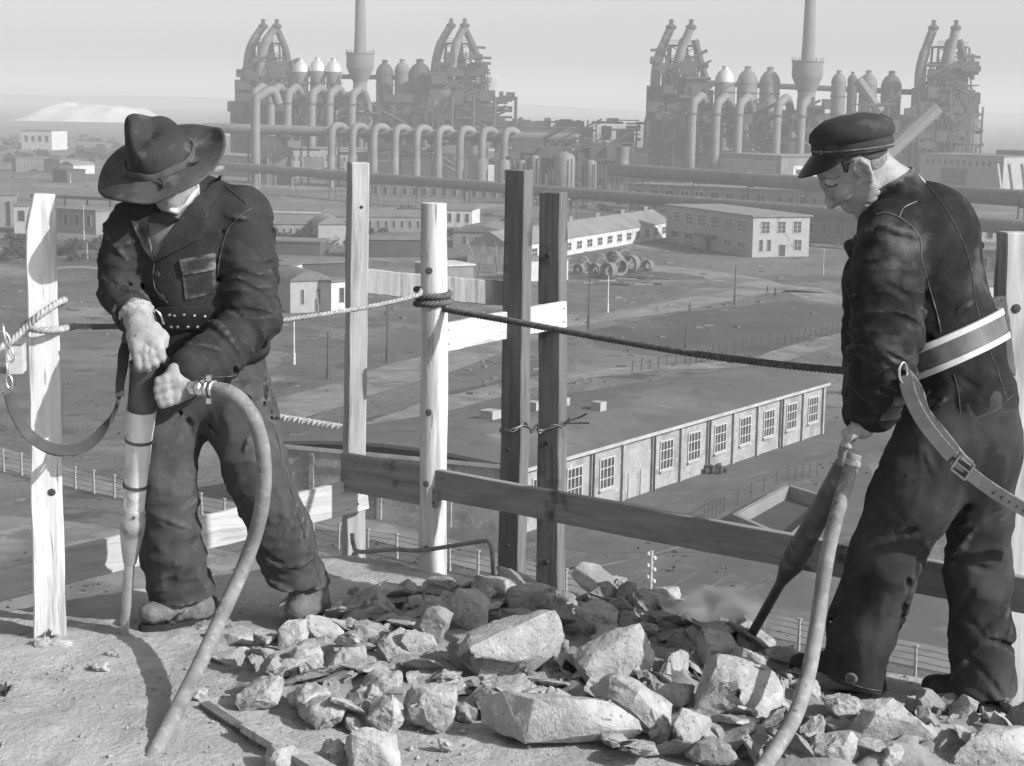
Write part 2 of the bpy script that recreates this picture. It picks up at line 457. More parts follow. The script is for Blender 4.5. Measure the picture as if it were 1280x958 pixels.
def building(name, label, cat, A, B, depth, h, mw=None, mr=None, roof='flat', front=(), right=(), left=(), rise=2.0, over=.3, group=None, base=0.0, chim=0):
    mw, mr = mw or m_wall2, mr or m_roof2
    A, B = np.array(A[:2], float), np.array(B[:2], float)
    L = np.linalg.norm(B - A); d = (B - A) / L; n = np.array([-d[1], d[0]])
    root = thing(name, label, cat, (A[0], A[1], GZ + base), group)
    C_, D = B + n * depth, A + n * depth
    z0, z1 = GZ + base, GZ + base + h
    MB().prism([A, B, C_, D], z0, z1).build('wall', mw, root)
    e = over
    a_, b_, c_, d_ = A - d * e - n * e, B + d * e - n * e, C_ + d * e + n * e, D - d * e + n * e
    if roof == 'flat':
        ro = MB().prism([a_, b_, c_, d_], z1 + .01, z1 + .35).build('roof', mr, root)
    else:
        mb = MB()
        if roof == 'gable':        # ridge runs along the front
            m1, m2 = (a_ + d_) / 2, (b_ + c_) / 2
            mb.add([(*a_, z1), (*b_, z1), (*c_, z1), (*d_, z1), (*m1, z1 + rise), (*m2, z1 + rise)], [(0, 1, 5, 4), (2, 3, 4, 5), (0, 4, 3), (1, 2, 5), (3, 2, 1, 0)])
        elif roof == 'end':        # ridge runs away from the front
            m1, m2 = (a_ + b_) / 2, (c_ + d_) / 2
            mb.add([(*a_, z1), (*b_, z1), (*c_, z1), (*d_, z1), (*m1, z1 + rise), (*m2, z1 + rise)], [(0, 3, 5, 4), (1, 4, 5, 2), (0, 4, 1), (2, 5, 3), (0, 1, 2, 3)])
        elif roof == 'barrel':
            k = 10
            vs = []
            for q in range(k + 1):
                t = q / k; zz = z1 + rise * math.sin(math.pi * t) ** .9
                for e0, e1 in ((a_, b_), (d_, c_)):
                    p = e0 + (e1 - e0) * t; vs.append((*p, zz))
            fs = [(2 * q, 2 * q + 2, 2 * q + 3, 2 * q + 1) for q in range(k)] + [tuple(2 * q for q in range(k, -1, -1)), tuple(2 * q + 1 for q in range(k + 1)), (0, 1, 2 * k + 1, 2 * k)]
            mb.add(vs, fs)
        ro = mb.build('roof', mr, root)
    for i in range(chim):
        p = (a_ + d_) / 2 + ((b_ + c_) / 2 - (a_ + d_) / 2) * (i + .6) / chim - n * .6
        MB().box((p[0], p[1], z1 + rise * .9 + .5), (.9, .9, 1.8)).build('chimney', m_wall, ro)
    sidewall(root, A, d, L, front)
    sidewall(root, B, n, depth, right)
    sidewall(root, D, -n, depth, left)
    return root

# --- the long factory under the platform
def factory():
    N0 = np.array([1.0, 143.2]); d = np.array([.568, .823]); n = np.array([-.823, .568]); L = 58.8; H = 5.4
    A, B = N0, N0 + d * L
    Cb = gp(950, 459, GZ + H)[:2]; nE = np.array([-.937, .349]); Db = N0 + nE * 25
    root = thing('factory', 'long low factory with pale walls, tall many-paned windows and dark flat roof', 'factory', (*A, GZ))
    MB().prism([A, B, Cb, Db], GZ, GZ + H).build('wall', m_fact, root)
    mb = MB(); k = 8; vs = []
    o1, o2 = -n * .45, n * .3
    for q in range(k + 1):
        t = q / k; z = GZ + H + .02 + 1.0 * math.sin(math.pi * t)
        p = (A + o1 - d * .4) * (1 - t) + (Db + o2 - d * .4) * t; r = (B + o1 + d * .4) * (1 - t) + (Cb + o2 + d * .4) * t
        vs += [(*p, z), (*r, z)]
    m_ = len(vs)
    fs = [(2 * q, 2 * q + 1, 2 * q + 3, 2 * q + 2) for q in range(k)]
    vs2 = [(x, y, z + .3) for x, y, z in vs]
    fs = [tuple(i for i in reversed(f)) for f in fs] + [tuple(i + m_ for i in f) for f in fs]
    fs += [tuple([2 * q for q in range(k + 1)] + [m_ + 2 * q for q in range(k, -1, -1)]), tuple([2 * q + 1 for q in range(k + 1)] + [m_ + 2 * q + 1 for q in range(k, -1, -1)])]
    fs += [(0, 1, m_ + 1, m_), (2 * k, 2 * k + 1, m_ + 2 * k + 1, m_ + 2 * k)]
    mb.add(vs + vs2, fs); ro = mb.build('roof', m_roof, root, None, 30)
    # pale roof edge
    MB().bar((*(A - n * .5 - d * .5), GZ + H + .14), (*(B - n * .5 + d * .5), GZ + H + .14), .1, .30).build('gutter', m_kerb, root)
    MB().bar((*(A - d * .5), GZ + H + .3), (*(Db - d * .5), GZ + H + .3), .1, .34).build('gutter', m_kerb, root)
    rz = math.atan2(d[1], d[0]); out = np.array([*(-n), 0])
    nb = 11
    pil = MB().box((0, -.1, 0), (.42, .3, H - .1)).build('pilaster', m_fact); COL.objects.unlink(pil)
    dp = MB().tube([(0, -.34, -H / 2 + .1), (0, -.34, H / 2 - .1)], .1, 6).build('downpipe', m_plant_dk); COL.objects.unlink(dp)
    loc0 = V((*A, GZ))
    for i in range(nb + 1):
        s = min(L - .22, max(.22, L * i / nb))
        p = V((*(A + d * s), GZ + H / 2 - .06)) - loc0
        share(pil, 'pilaster', root, p, (0, 0, rz))
        if i in (2, 4, 6, 9): share(dp, 'downpipe', root, p, (0, 0, rz))
    for i in range(nb):
        s = L * (i + .5) / nb
        c = np.array([*(A + d * s), GZ + 3.05]) + out * .03
        if i == 3:
            for ds in (-.9, 1.3):
                p = A + d * (s + ds)
                MB().box((*(p - n * .03), GZ + 1.2), (1.4, .1, 2.4), (np.array([*d, 0]), out, np.array([0, 0, 1]))).build('door', m_door, root)
            continue
        put_window(root, c, rz, 2.5, 2.9, 4, 3, m_frame)
        MB().box(c + out * .1 - np.array([0, 0, 1.52]), (2.7, .3, .12), (np.array([*d, 0]), out, np.array([0, 0, 1]))).build('window_sill', m_kerb, root)
    # end wall plinth line
    for s0 in (6.5, 13.0, 19.5):
        p = A + nE * s0; dE = np.array([nE[1], -nE[0]])
        MB().box((*(p - dE * .08), GZ + H / 2 - .06), (.3, .42, H - .1), (np.array([*dE, 0]), np.array([*nE, 0]), np.array([0, 0, 1]))).build('pilaster', m_fact, root)
    for q, sz in (((613, 528), 1.5), ((637, 524), 1.2), ((668, 517), 1.1), ((748, 517), 1.1), ((706, 512), .7)):
        p = gp(*q, GZ + H + .9)
        MB().box((p[0], p[1], GZ + H + 1.3), (sz, sz, 1.5), (np.array([*d, 0]), np.array([*n, 0]), np.array([0, 0, 1]))).build('roof_vent', m_wall, ro)
factory()
# junk and small box against the factory wall
def junk():
    p = gp(893, 592); r = random.Random(4)
    mb = MB()
    for i in range(9):
        mb.box((p[0] + r.uniform(-1.4, 1.4), p[1] + r.uniform(-.5, .5), GZ + r.uniform(.2, .7)), (r.uniform(.4, 1.2), r.uniform(.3, .8), r.uniform(.3, .7)), Matrix.Rotation(r.uniform(0, 3), 3, 'Z'))
    tag(mb.build('scrap_heap', m_plant_dk, None, p), 'dark scrap heap against the long factory wall', 'scrap heap')
junk()
# sunken basin in the yard
def basin():
    q = [gp(918, 660), gp(985, 622), gp(1040, 640), gp(985, 690)]
    root = thing('basin', 'open concrete basin sunk in the yard beside the factory', 'basin', q[0])
    for i in range(4):
        a, b = q[i], q[(i + 1) % 4]
        MB().bar((a[0], a[1], GZ + .6), (b[0], b[1], GZ + .6), .45, 1.2).build('side_wall', m_wall2, root)
    c = sum(q) / 4
    MB().prism([(c + (x - c) * .93)[:2] for x in q], GZ + .03, GZ + .08).build('basin_floor', m_plant_dk, root)
    P = [gp(880, 655), gp(905, 640), gp(985, 600), gp(1030, 596)]
    f = thing('railing', 'thin steel railing along the open basin in the yard', 'railing', P[0])
    for i in range(3):
        for k in range(5):
            p = P[i] + (P[i + 1] - P[i]) * k / 5
            MB().tube([(p[0], p[1], GZ), (p[0], p[1], GZ + 1.5)], .05, 5).build('post', m_wire, f)
    for z in (.8, 1.45): MB().tube([(p[0], p[1], GZ + z) for p in P], .035, 5).build('rail', m_wire, f)
basin()

# --- two-storey office, barrack, halls
fr = m_frame
A = np.array([39.6, 461.0]); B = np.array([56.6, 418.7])
dd = (B - A) / np.linalg.norm(B - A); L2 = np.linalg.norm(B - A)
building('office_block', 'flat-roofed two-storey office block standing alone beyond the dark field', 'building', A, B, 15.5, 9.6, m_wall, m_roof3, 'flat',
         front=[(5.6, 8.6, 6, .62, .06, .96, 2, 3, fr), (1.6, 3.6, 2, .62, .04, .36, 2, 1, fr), (1.8, 3.4, 2, .6, .66, .96, 2, 1, fr)],
         right=[(5.6, 8.6, 3, .55, .08, .92, 2, 3, fr), (1.4, 4.2, 2, .5, .08, .36, 1, 2, fr), (1.4, 4.2, 1, .6, .68, .92, 2, 2, fr), (.1, 3.0, 1, .8, .45, .6, 1, 1, m_door)], over=.5)
bo = [o for o in COL.objects if o.name == 'office_block'][0]
pc = A + dd * L2 * .52; nn = np.array([-dd[1], dd[0]])
MB().box((*(pc - nn * 1.6), GZ + 3.6), (8, 3.2, .35), (np.array([*dd, 0]), np.array([*nn, 0]), np.array([0, 0, 1]))).build('porch_roof', m_roof2, bo)
for s in (-3.6, 3.6):
    p = pc + dd * s - nn * 2.9
    MB().box((*p, GZ + 1.7), (.35, .35, 3.4)).build('porch_post', m_wall2, bo)
MB().box((*(pc - nn * .05), GZ + 1.4), (2.2, .2, 2.7), (np.array([*dd, 0]), np.array([*nn, 0]), np.array([0, 0, 1]))).build('door', m_plant_dk, bo)
building('barrack', 'long whitewashed barrack with a grey gable roof left of the office block', 'barrack', gp(640, 332), gp(838, 296), 11, 4.0, m_white, m_roof3, 'gable',
         front=[(1.0, 3.1, 15, .5, .02, .98, 2, 2, fr)], rise=3.2, chim=6)

def hall(name, label, cat, q0, q1, dep, h, mw, mr, front=(), roof='flat', rise=2, **k):
    return building(name, label, cat, gp(*q0), gp(*q1), dep, h, mw, mr, roof, front, rise=rise, **k)
hall('works_hall', 'long works hall with a row of small round-topped windows below the arched gas pipes', 'works hall', (352, 222), (600, 226), 25, 13, m_wall, m_roof3, [(7.5, 9.6, 34, .5, .02, .98, 1, 1, fr), (1, 5, 12, .5, .02, .98, 2, 2, fr)])
hall('pump_house', 'pale square pump house standing before the tall pipe stems', 'pump house', (549, 229), (601, 231), 14, 15, m_wall, m_roof3, [(4, 9, 4, .55, .1, .9, 2, 2, fr)])
hall('workshop', 'small pale workshop built against the pump house', 'workshop', (512, 228), (549, 230), 14, 8, m_wall, m_roof3, [(2, 5, 3, .55, .1, .9, 2, 2, fr)])
A_, B_ = gp(782, 226), gp(975, 241)
building('cast_hall', 'long hall with broad light panels under a flat roof behind the thick gas pipe', 'works hall', A_, B_, 38, 15, m_wall3, m_roof3, 'flat',
         front=[(8.2, 13.0, 7, .86, .03, .97, 1, 1, m_white)], right=[(3, 11, 1, .8, .1, .9, 3, 2, m_white)], over=.8)
co = [o for o in COL.objects if o.name == 'cast_hall'][0]
for w_ in co.children:
    if w_.name.startswith('window'):
        for p_ in w_.children: p_.data.materials[0] = m_glass
d_ = (B_ - A_)[:2]; Lh = np.linalg.norm(d_); d_ /= Lh; n_ = np.array([-d_[1], d_[0]])
for i in range(7):     # pale infill sheets in the upper half of each bay
    p = A_[:2] + d_ * Lh * (.03 + .94 * (i + .5) / 7) - n_ * .3
    MB().box((*p, GZ + 11), (Lh * .94 / 7 * .84, .3, 3.6), (np.array([*d_, 0]), np.array([*n_, 0]), np.array([0, 0, 1]))).build('panel', m_wall, co)
for i in range(8):
    p = A_[:2] + d_ * Lh * (.03 + .94 * i / 7) - n_ * .35
    MB().box((*p, GZ + 7), (1.2, .9, 13.8), (np.array([*d_, 0]), np.array([*n_, 0]), np.array([0, 0, 1]))).build('column', m_wall, co)
hall('gallery_building', 'low building with a row of square openings between the two gas pipes', 'building', (785, 262), (1075, 276), 16, 8.5, m_wall2, m_roof2, [(4.2, 7.2, 9, .6, .02, .62, 2, 1, fr), (4.6, 6.8, 7, .5, .64, .98, 1, 1, fr), (.6, 2.8, 14, .4, .02, .98, 1, 1, fr)])
hall('long_store', 'long store with small dark windows under the front gas pipe', 'store', (985, 300), (1130, 312), 16, 6.5, m_wall2, m_roof2, [(2.4, 5.0, 8, .42, .02, .98, 1, 2, fr)])
hall('engine_house', 'pale engine house with a dark doorway at the right behind the capped worker', 'engine house', (1148, 244), (1252, 250), 30, 17, m_wall, m_roof2, [(2, 12, 1, .8, .22, .62, 3, 2, m_wall3), (13, 15.4, 12, .6, .05, .95, 1, 1, fr)])
building('bunker_bridge', 'high bunker bridge on slanting legs at the far right edge', 'bunker', gp(1242, 246), gp(1330, 250), 16, 9, m_wall3, m_roof3, 'flat', base=10, front=[(2.5, 6.5, 3, .8, .05, .95, 1, 1, m_wall2)])
bb = [o for o in COL.objects if o.name == 'bunker_bridge'][0]
for px in (1246, 1262, 1278, 1296):
    a = gp(px + 6, 252); b = at(px, 205, a[1])
    MB().tube([a, b], .9, 6).build('leg', m_wall, bb)
hall('shed', 'long light shed behind the thick gas pipe at the right edge', 'shed', (1160, 300), (1330, 306), 14, 4, m_white, m_roof2, [(1, 3, 12, .5, .02, .98, 1, 1, fr)])
hall('shed', 'low dark shed between the two gas pipes at the right edge', 'shed', (1150, 336), (1330, 345), 14, 4.6, m_wall2, m_roof2, [(1, 3.2, 10, .5, .02, .98, 1, 1, fr)])
hall('shed', 'low flat shed with a pale stripe beside the right-hand timber post', 'shed', (1170, 372), (1330, 372), 8, 2.2, m_white, m_roof2)

# --- left side of the plain: sheds and huts
far_huts = [
 ('villa', 'white long house with dark windows among trees at the far left', 'house', (27, 187), (65, 188), 20, 12, m_white, m_roof2, 'flat', [(5, 9, 4, .55, .05, .95, 1, 1, fr)]),
 ('shed', 'dark open shed with white pillars left of the hat', 'shed', (20, 215), (46, 215), 12, 6, m_wall3, m_roof2, 'flat', [(1, 5, 6, .4, .02, .98, 1, 1, m_white)]),
 ('shed', 'dark shed beside a pale rounded hut left of the hat', 'shed', (55, 216), (75, 217), 12, 6, m_wall2, m_roof2, 'flat', []),
 ('hut', 'pale rounded hut left of the hat', 'hut', (75, 217), (92, 218), 12, 4, m_white, m_roof3, 'barrel', []),
 ('shed', 'black low shed with a white pole at its corner', 'shed', (66, 228), (84, 229), 10, 5, m_plant_dk, m_plant_dk, 'flat', []),
 ('shed', 'grey shed with a black doorway at the left edge', 'shed', (-25, 284), (20, 284), 14, 8.5, m_wall2, m_roof2, 'flat', [(.1, 7, 2, .5, .3, .95, 1, 1, fr)]),
 ('shed', 'pale shed with a dark window just left of the white post', 'shed', (18, 292), (36, 292), 12, 7, m_wall, m_roof2, 'flat', [(3, 6, 1, .7, .1, .9, 1, 1, fr)]),
 ('store', 'grey store behind the white timber post', 'store', (60, 290), (120, 294), 12, 6, m_wall2, m_roof2, 'flat', [(2, 5, 4, .4, .02, .98, 1, 1, fr)]),
 ('hut', 'small white hut with a dark side by the left edge below the shed', 'hut', (8, 468), (28, 468), 3.5, 3.9, m_white, m_roof2, 'flat', []),
 ('hut', 'pale arched hut beside the hatted worker', 'hut', (363, 392), (413, 390), 9, 5.4, m_wall, m_roof2, 'barrel', [(1.4, 4.0, 2, .2, .1, .9, 1, 1, fr), (.1, 2.4, 1, .25, .5, .8, 1, 1, m_door)]),
 ('hut', 'narrow white hut with one dark window against the arched hut', 'hut', (414, 392), (437, 389), 8, 5.2, m_white, m_roof2, 'flat', [(1.6, 4.2, 1, .4, .2, .9, 1, 1, fr)]),
 ('hut', 'small white kiosk behind the jacket of the hatted worker', 'hut', (338, 362), (363, 363), 7, 4.4, m_white, m_roof2, 'flat', [(1.4, 3.4, 2, .4, .1, .9, 1, 1, fr)]),
 ('shed', 'dark shed behind the arched hut', 'shed', (364, 352), (440, 350), 8, 3.4, m_plant, m_roof2, 'flat', []),
 ('cellar', 'pale earth-covered cellar with rounded roof', 'cellar', (398, 306), (432, 306), 16, 5, m_wall, m_roof3, 'barrel', []),
 ('barrack', 'long dark-roofed barrack behind the hatted worker shoulder', 'barrack', (325, 300), (402, 300), 14, 4, m_wall2, m_roof2, 'gable', [(1, 3, 9, .4, .02, .98, 1, 1, fr)]),
 ('barrack', 'dark-roofed barrack between the tall pale post and the roped post', 'barrack', (405, 289), (530, 290), 14, 4, m_wall2, m_roof2, 'gable', [(1, 3, 12, .4, .02, .98, 1, 1, fr)]),
 ('house', 'white house with a dark roof right of the roped post', 'house', (556, 284), (590, 285), 12, 5, m_white, m_roof2, 'gable', [(1.5, 4, 3, .4, .02, .98, 1, 1, fr)]),
 ('barrack', 'barrack with a low grey gable end between the roped post and the grey post', 'barrack', (566, 310), (640, 312), 22, 4, m_wall2, m_roof2, 'end', [(1, 3, 4, .3, .1, .9, 1, 1, fr)]),
 ('shed', 'low shed with a white roof behind the roped post', 'shed', (545, 350), (592, 348), 9, 2.6, m_wall2, m_white, 'flat', []),
 ('shed', 'low white storage shed between the two grey posts', 'shed', (655, 352), (710, 350), 6, 4.2, m_white, m_roof3, 'flat', []),
 ('shed', 'dark long shed behind the roped post', 'shed', (440, 322), (560, 322), 8, 4, m_plant_dk, m_roof2, 'flat', []),
 ('greenhouse', 'low flat store of grey sheets near the cellar', 'store', (330, 318), (400, 320), 9, 3, m_plant, m_roof2, 'flat', []),
 ('pale_hall', 'pale long hall left of the pipe stems', 'works hall', (190, 168), (300, 170), 30, 10, m_white, m_roof3, 'flat', [(3, 7, 8, .5, .02, .98, 1, 1, fr)]),
 ('warehouse', 'grey warehouse below the long gas pipe left of the works hall', 'warehouse', (222, 215), (316, 222), 20, 9, m_wall2, m_roof3, 'flat', [(3, 7, 7, .5, .02, .98, 1, 1, fr)]),
 ('warehouse', 'low warehouse behind the long gas pipe right of the tall pale post', 'warehouse', (460, 246), (640, 252), 12, 5, m_wall2, m_roof2, 'flat', [(1, 4, 14, .5, .02, .98, 1, 1, fr)]),
]
for nm, lb, ct, q0, q1, dp_, h, mw, mr, rf, fw_ in far_huts:
    hall(nm, lb, ct, q0, q1, dp_, h, mw, mr, fw_, rf, rise=1.6)

# --- pipe rack left of the hat
def rack(label, q0, q1, z, n):
    a, b = gp(*q0), gp(*q1)
    root = thing('pipe_rack', label, 'pipe rack', a)
    up_ = np.array([0, 0, z])
    MB().bar(a + up_, b + up_, 1.2, .9).build('girder', m_plant_dk, root)
    for i in range(n):
        p = a + (b - a) * (i + .5) / n
        MB().box(p + up_ / 2 - np.array([0, 0, .26]), (.5, .5, z - .5)).build('column', m_plant_dk, root)
rack('upper dark pipe rack between the white post and the hatted worker', (40, 268), (210, 276), 5.5, 6)
rack('lower dark pipe rack between the white post and the hatted worker', (40, 285), (210, 294), 5.5, 5)

# --- long gas mains
def gasmain(label, q, r, Ys, n, bend=None):
    P = [at(*q[0], Ys[0]), at(*q[1], Ys[1])]
    root = thing('gas_pipe', label, 'gas pipe', (P[0][0], P[0][1], GZ))
    pts = list(P)
    if bend: pts = spline([P[0] + np.array([0, 0, bend]), P[0] + np.array([.0, 0, bend * .3]), P[0] + (P[1] - P[0]) * .012, P[0] + (P[1] - P[0]) * .05, P[1]], 6)
    MB().tube(pts, r, 14).build('pipe', m_pipe, root, None, 40)
    col = None
    for i in range(n):
        p = P[0] + (P[1] - P[0]) * (i + .5) / n
        d = (P[1] - P[0]) / np.linalg.norm(P[1] - P[0])
        mb = MB()
        hh = p[2] - r - GZ
        for s in (-1, 1):
            mb.tube([(p[0] + s * r * .9 * d[1], p[1] - s * r * .9 * d[0], GZ), (p[0] + s * r * .45 * d[1], p[1] - s * r * .45 * d[0], p[2] - r * .8)], .22, 5)
        mb.box((p[0], p[1], p[2] - r - .1), (1.2, 1.2, .3))
        mb.build('support', m_plant, root)
        MB().tube([p - d * .35, p + d * .35], r * 1.06, 14).build('flange', m_pipe, root, None, 40)
gasmain('long front gas pipe running across the whole plain', ((255, 206), (1330, 289)), 1.75, (705, 405), 15)
gasmain('thick upper gas pipe with a bend beside the light-panelled hall', ((778, 213), (1330, 252)), 2.2, (600, 440), 7, bend=8)

# --- small plant between the pipe stems and the panelled hall
def scrubber(px, y0, y1, wpx, Y, label):
    c = gp(px, 235); Y = c[1] if Y is None else Y
    b = at(px, y0, Y); r = wpx * Y / 4400
    root = thing('scrubber', label, 'tank', (b[0], b[1], GZ))
    zt = at(px, y1, Y)[2]
    MB().lathe([(r, 2), (r, zt - GZ - r * .6), (r * .75, zt - GZ - r * .2), (r * .2, zt - GZ)], (b[0], b[1], GZ), 12).build('shell', m_plant_lt, root, None, 40)
    fmb = MB()
    for k in range(6):
        a = k * 1.047
        fmb.tube([(b[0] + r * 1.3 * math.cos(a), b[1] + r * 1.3 * math.sin(a), GZ), (b[0] + r * 1.3 * math.cos(a), b[1] + r * 1.3 * math.sin(a), zt - r * .6)], .25, 5)
    fmb.build('frame', m_plant, root)
for i, (px, y1, wp) in enumerate([(668, 194, 11), (705, 190, 26), (738, 200, 14), (652, 200, 10)]):
    scrubber(px, 238, y1, wp, 620, ['slim grey tank left of the caged tank', 'broad caged tank with domed top left of the panelled hall', 'short caged tank beside the panelled hall', 'slim grey tank nearest the pipe stems'][i])
def lattice(label, px0, px1, yt, yb, Y, n):
    a, b = at(px0, yb, Y), at(px1, yb, Y); zt = at((px0 + px1) / 2, yt, Y)[2]
    root = thing('pipe_gantry', label, 'steel gantry', (a[0], a[1], GZ))
    for i in range(n):
        p = a + (b - a) * i / (n - 1)
        MB().box((p[0], p[1], (zt + GZ) / 2), (.6, .6, zt - GZ)).build('column', m_plant, root)
    for z in (zt, zt * .6 + GZ * .4, zt * .3 + GZ * .7):
        MB().bar((a[0], a[1] - .4, z), (b[0], b[1] - .4, z), .5, .7).build('beam', m_plant, root)
lattice('open steel frame right of the caged tank', 722, 782, 200, 240, 640, 9)
lattice('open steel frame behind the slim tanks', 640, 700, 194, 235, 660, 7)
ORD = 'first second third fourth fifth sixth seventh eighth ninth tenth eleventh twelfth thirteenth fourteenth fifteenth'.split()
# ------------------------------------------------------------------ blast furnace plants
YL, YR = 900.0, 820.0
GP = np.array([0, 0, GZ])
def PX(px, py, Y): return at(px, py, Y)
def furnace(label, Y, tops, bend1, bend2, arm, slope, base=150):
    """tops: pixel positions of the two uptake heads"""
    s = Y / F_PX
    c = PX((tops[0][0] + tops[1][0]) / 2 - 1, base, Y + 6)
    root = thing('blast_furnace', label, 'blast furnace', (c[0], c[1], GZ))
    zt = PX(*tops[0], Y)[2]
    # shaft
    h = zt - GZ
    MB().lathe([(10, 0), (10, h * .2), (8.4, h * .25), (9.2, h * .36), (7.2, h * .62), (6.0, h * .74)], (c[0], c[1], GZ), 16).build('shaft', m_plant, root, None, 30)
    MB().lathe([(6.6, h * .68), (6.6, h * .7), (3, h * .8), (2.2, h * .9), (1.2, h * .93)], (c[0], c[1], GZ), 12).build('furnace_top', m_plant, root, None, 30)
    for k, b in enumerate((bend1, bend2)):
        pts = spline([PX(x, y, Y - (3 if k else -3)) for x, y in b], 6)
        MB().tube(pts, [2.0] * (len(pts) // 3) + [2.35] * (len(pts) - len(pts) // 3), 10).build('uptake_pipe', m_plant_lt, root, None, 40)
        t = PX(*b[0], Y - (3 if k else -3))
        MB().lathe([(2.3, -1), (2.6, .4), (1.2, 1.2), (.8, 2.6), (1.5, 2.8), (.4, 3.6)], t, 8).build('top_valve', m_plant, root)
    for k, b in enumerate((bend1, bend2)):      # dust catcher below each uptake
        e = PX(b[-1][0] + 1, b[-1][1], Y - (3 if k else -3)); q = e[2] - GZ
        MB().lathe([(2.5, 0), (5.2, q * .35), (5.2, q * .85), (3.8, q * 1.0), (2.2, q * 1.12)], (e[0], e[1], GZ), 14).build('dust_catcher', m_plant, root, None, 40)
    for i, (fx, fz) in enumerate(((-13, .62), (-6, .74), (3, .70), (11, .60))):
        MB().box((c[0] + fx, c[1] - 4 + i, GZ + h * fz / 2), (6.5, 7, h * fz)).build('stair_tower', m_plant, root)
    # lattice tower with platforms
    for dx in (-8.5, 8.5):
        for dy in (-8.5, 8.5):
            MB().bar((c[0] + dx, c[1] + dy, GZ), (c[0] + dx * .72, c[1] + dy * .72, zt - 9), .9, .9, (0, 1, 0)).build('column', m_plant, root)
    for i, f in enumerate((.3, .42, .54, .66, .78, .88)):
        k = 1 - .28 * f
        MB().box((c[0], c[1], GZ + h * f), (19 * k, 19 * k, .7)).build('platform', m_plant, root)
        rl = MB()
        for zz in (1.3, 2.2):
            rl.bar((c[0] - 9.5 * k, c[1] - 9.5 * k, GZ + h * f + zz), (c[0] + 9.5 * k, c[1] - 9.5 * k, GZ + h * f + zz), .25, .25)
        rl.build('railing', m_plant, root)
        br = MB()
        if i < 5:
            f2 = (.42, .54, .66, .78, .88)[i]
            for sgn in (-1, 1): br.bar((c[0] - sgn * 8.4 * k, c[1] - 8.6 * k, GZ + h * f + .4), (c[0] + sgn * 8.2 * k, c[1] - 8.4 * k, GZ + h * f2 - .4), .45, .45)
            br.build('brace', m_plant, root)
    MB().tube(spline([PX(x, y, Y) for x, y in slope], 5), 1.7, 8).build('downcomer', m_plant, root, None, 40)
    a, b = (PX(*q, Y) for q in arm)
    MB().bar(a, b, 1.6, 1.2).build('crane_arm', m_plant_dk, root)
    r = random.Random(label)
    for i in range(14):
        x, z = r.uniform(-10, 10), r.uniform(.15, .8) * h
        MB().tube([(c[0] + x, c[1] - 9.5, GZ + z - 8), (c[0] + x + r.uniform(-2, 2), c[1] - 9.5, GZ + z + r.uniform(3, 9))], r.uniform(.5, 1.2), 6).build('riser', r.choice((m_plant_lt, m_plant, m_plant)), root, None, 40)
    return root
furnace('blast furnace with twin bent pipes at the left end of the left plant', YL, ((329, 32), (346, 32)), [(329, 33), (320, 47), (311, 70), (308, 118)], [(346, 33), (335, 48), (327, 72), (324, 116)], ((300, 95), (322, 93)), [(347, 38), (358, 66), (364, 110)])
furnace('blast furnace at the right end of the left plant behind the roped post', YL, ((564, 32), (581, 32)), [(564, 32), (551, 55), (544, 85), (543, 120)], [(581, 32), (571, 54), (564, 90), (562, 122)], ((585, 59), (607, 60)), [(582, 38), (596, 70), (609, 120)])
furnace('blast furnace at the left end of the right plant', YR, ((839, 33), (864, 33)), [(839, 34), (827, 62), (820, 90), (818, 140)], [(864, 34), (851, 66), (845, 100), (845, 150)], ((813, 63), (836, 62)), [(868, 50), (876, 78), (886, 112)], 160)
furnace('blast furnace at the far right end beside the white steam', YR, ((1167, 34), (1195, 34)), [(1167, 35), (1156, 66), (1150, 92), (1149, 130)], [(1195, 35), (1187, 70), (1180, 104), (1178, 134)], ((1196, 68), (1225, 72)), [(1199, 50), (1205, 80), (1206, 140)], 170)

def stove(px, ytop, wpx, Y, label, m, dome, kind='hot_blast_stove', ybot=None):
    r = wpx * Y / (2 * F_PX)
    p = PX(px, ytop, Y); zt = p[2]
    root = thing(kind, label, 'stove', (p[0], p[1], GZ))
    h = zt - GZ
    if ybot:
        zb = PX(px, ybot, Y)[2] - GZ
        MB().lathe([(r * .45, zb - 5 * r * .25), (r * .5, zb), (r, zb + r * 1.2), (r, h - r * 1.5)], (p[0], p[1], GZ), 16).build('shell', m, root, None, 40)
        for k in range(4):
            a = .78 + 1.57 * k
            MB().bar((p[0] + r * math.cos(a), p[1] + r * math.sin(a), GZ), (p[0] + r * math.cos(a), p[1] + r * math.sin(a), GZ + zb + r * 1.3), .7, .7, (0, 1, 0)).build('leg', m_plant, root)
        MB().lathe([(r * .5, 0), (r * .5, zb - 1)], (p[0], p[1], GZ), 12).build('stem', m_plant_lt, root, None, 40)
    else:
        MB().lathe([(r, 0), (r, h - r * 1.5)], (p[0], p[1], GZ), 16).build('shell', m, root, None, 40)
    MB().lathe([(r * 1.04, h - r * 1.5), (r * 1.04, h - r * 1.3), (r * .93, h - r * .9), (r * .66, h - r * .45), (r * .34, h - r * .25), (r * .3, h), (r * .42, h + .2), (r * .2, h + .9)], (p[0], p[1], GZ), 16).build('dome', dome, root, None, 50)
    for f in (.45, .62, .78):
        MB().lathe([(r * 1.1, h * f), (r * 1.1, h * f + .5)], (p[0], p[1], GZ), 16).build('hoop', m_plant, root, None, 40)
    return root
for px, yt, wp, lb in ((376, 74, 21, 'left of the three'), (397, 73, 21, 'middle of the three'), (417, 74, 21, 'right of the three')):
    stove(px, yt, wp, YL - 20, 'bright-domed dust catcher on legs, ' + lb + ' in the left plant', m_plant_lt, m_dome, 'dust_catcher', 108)
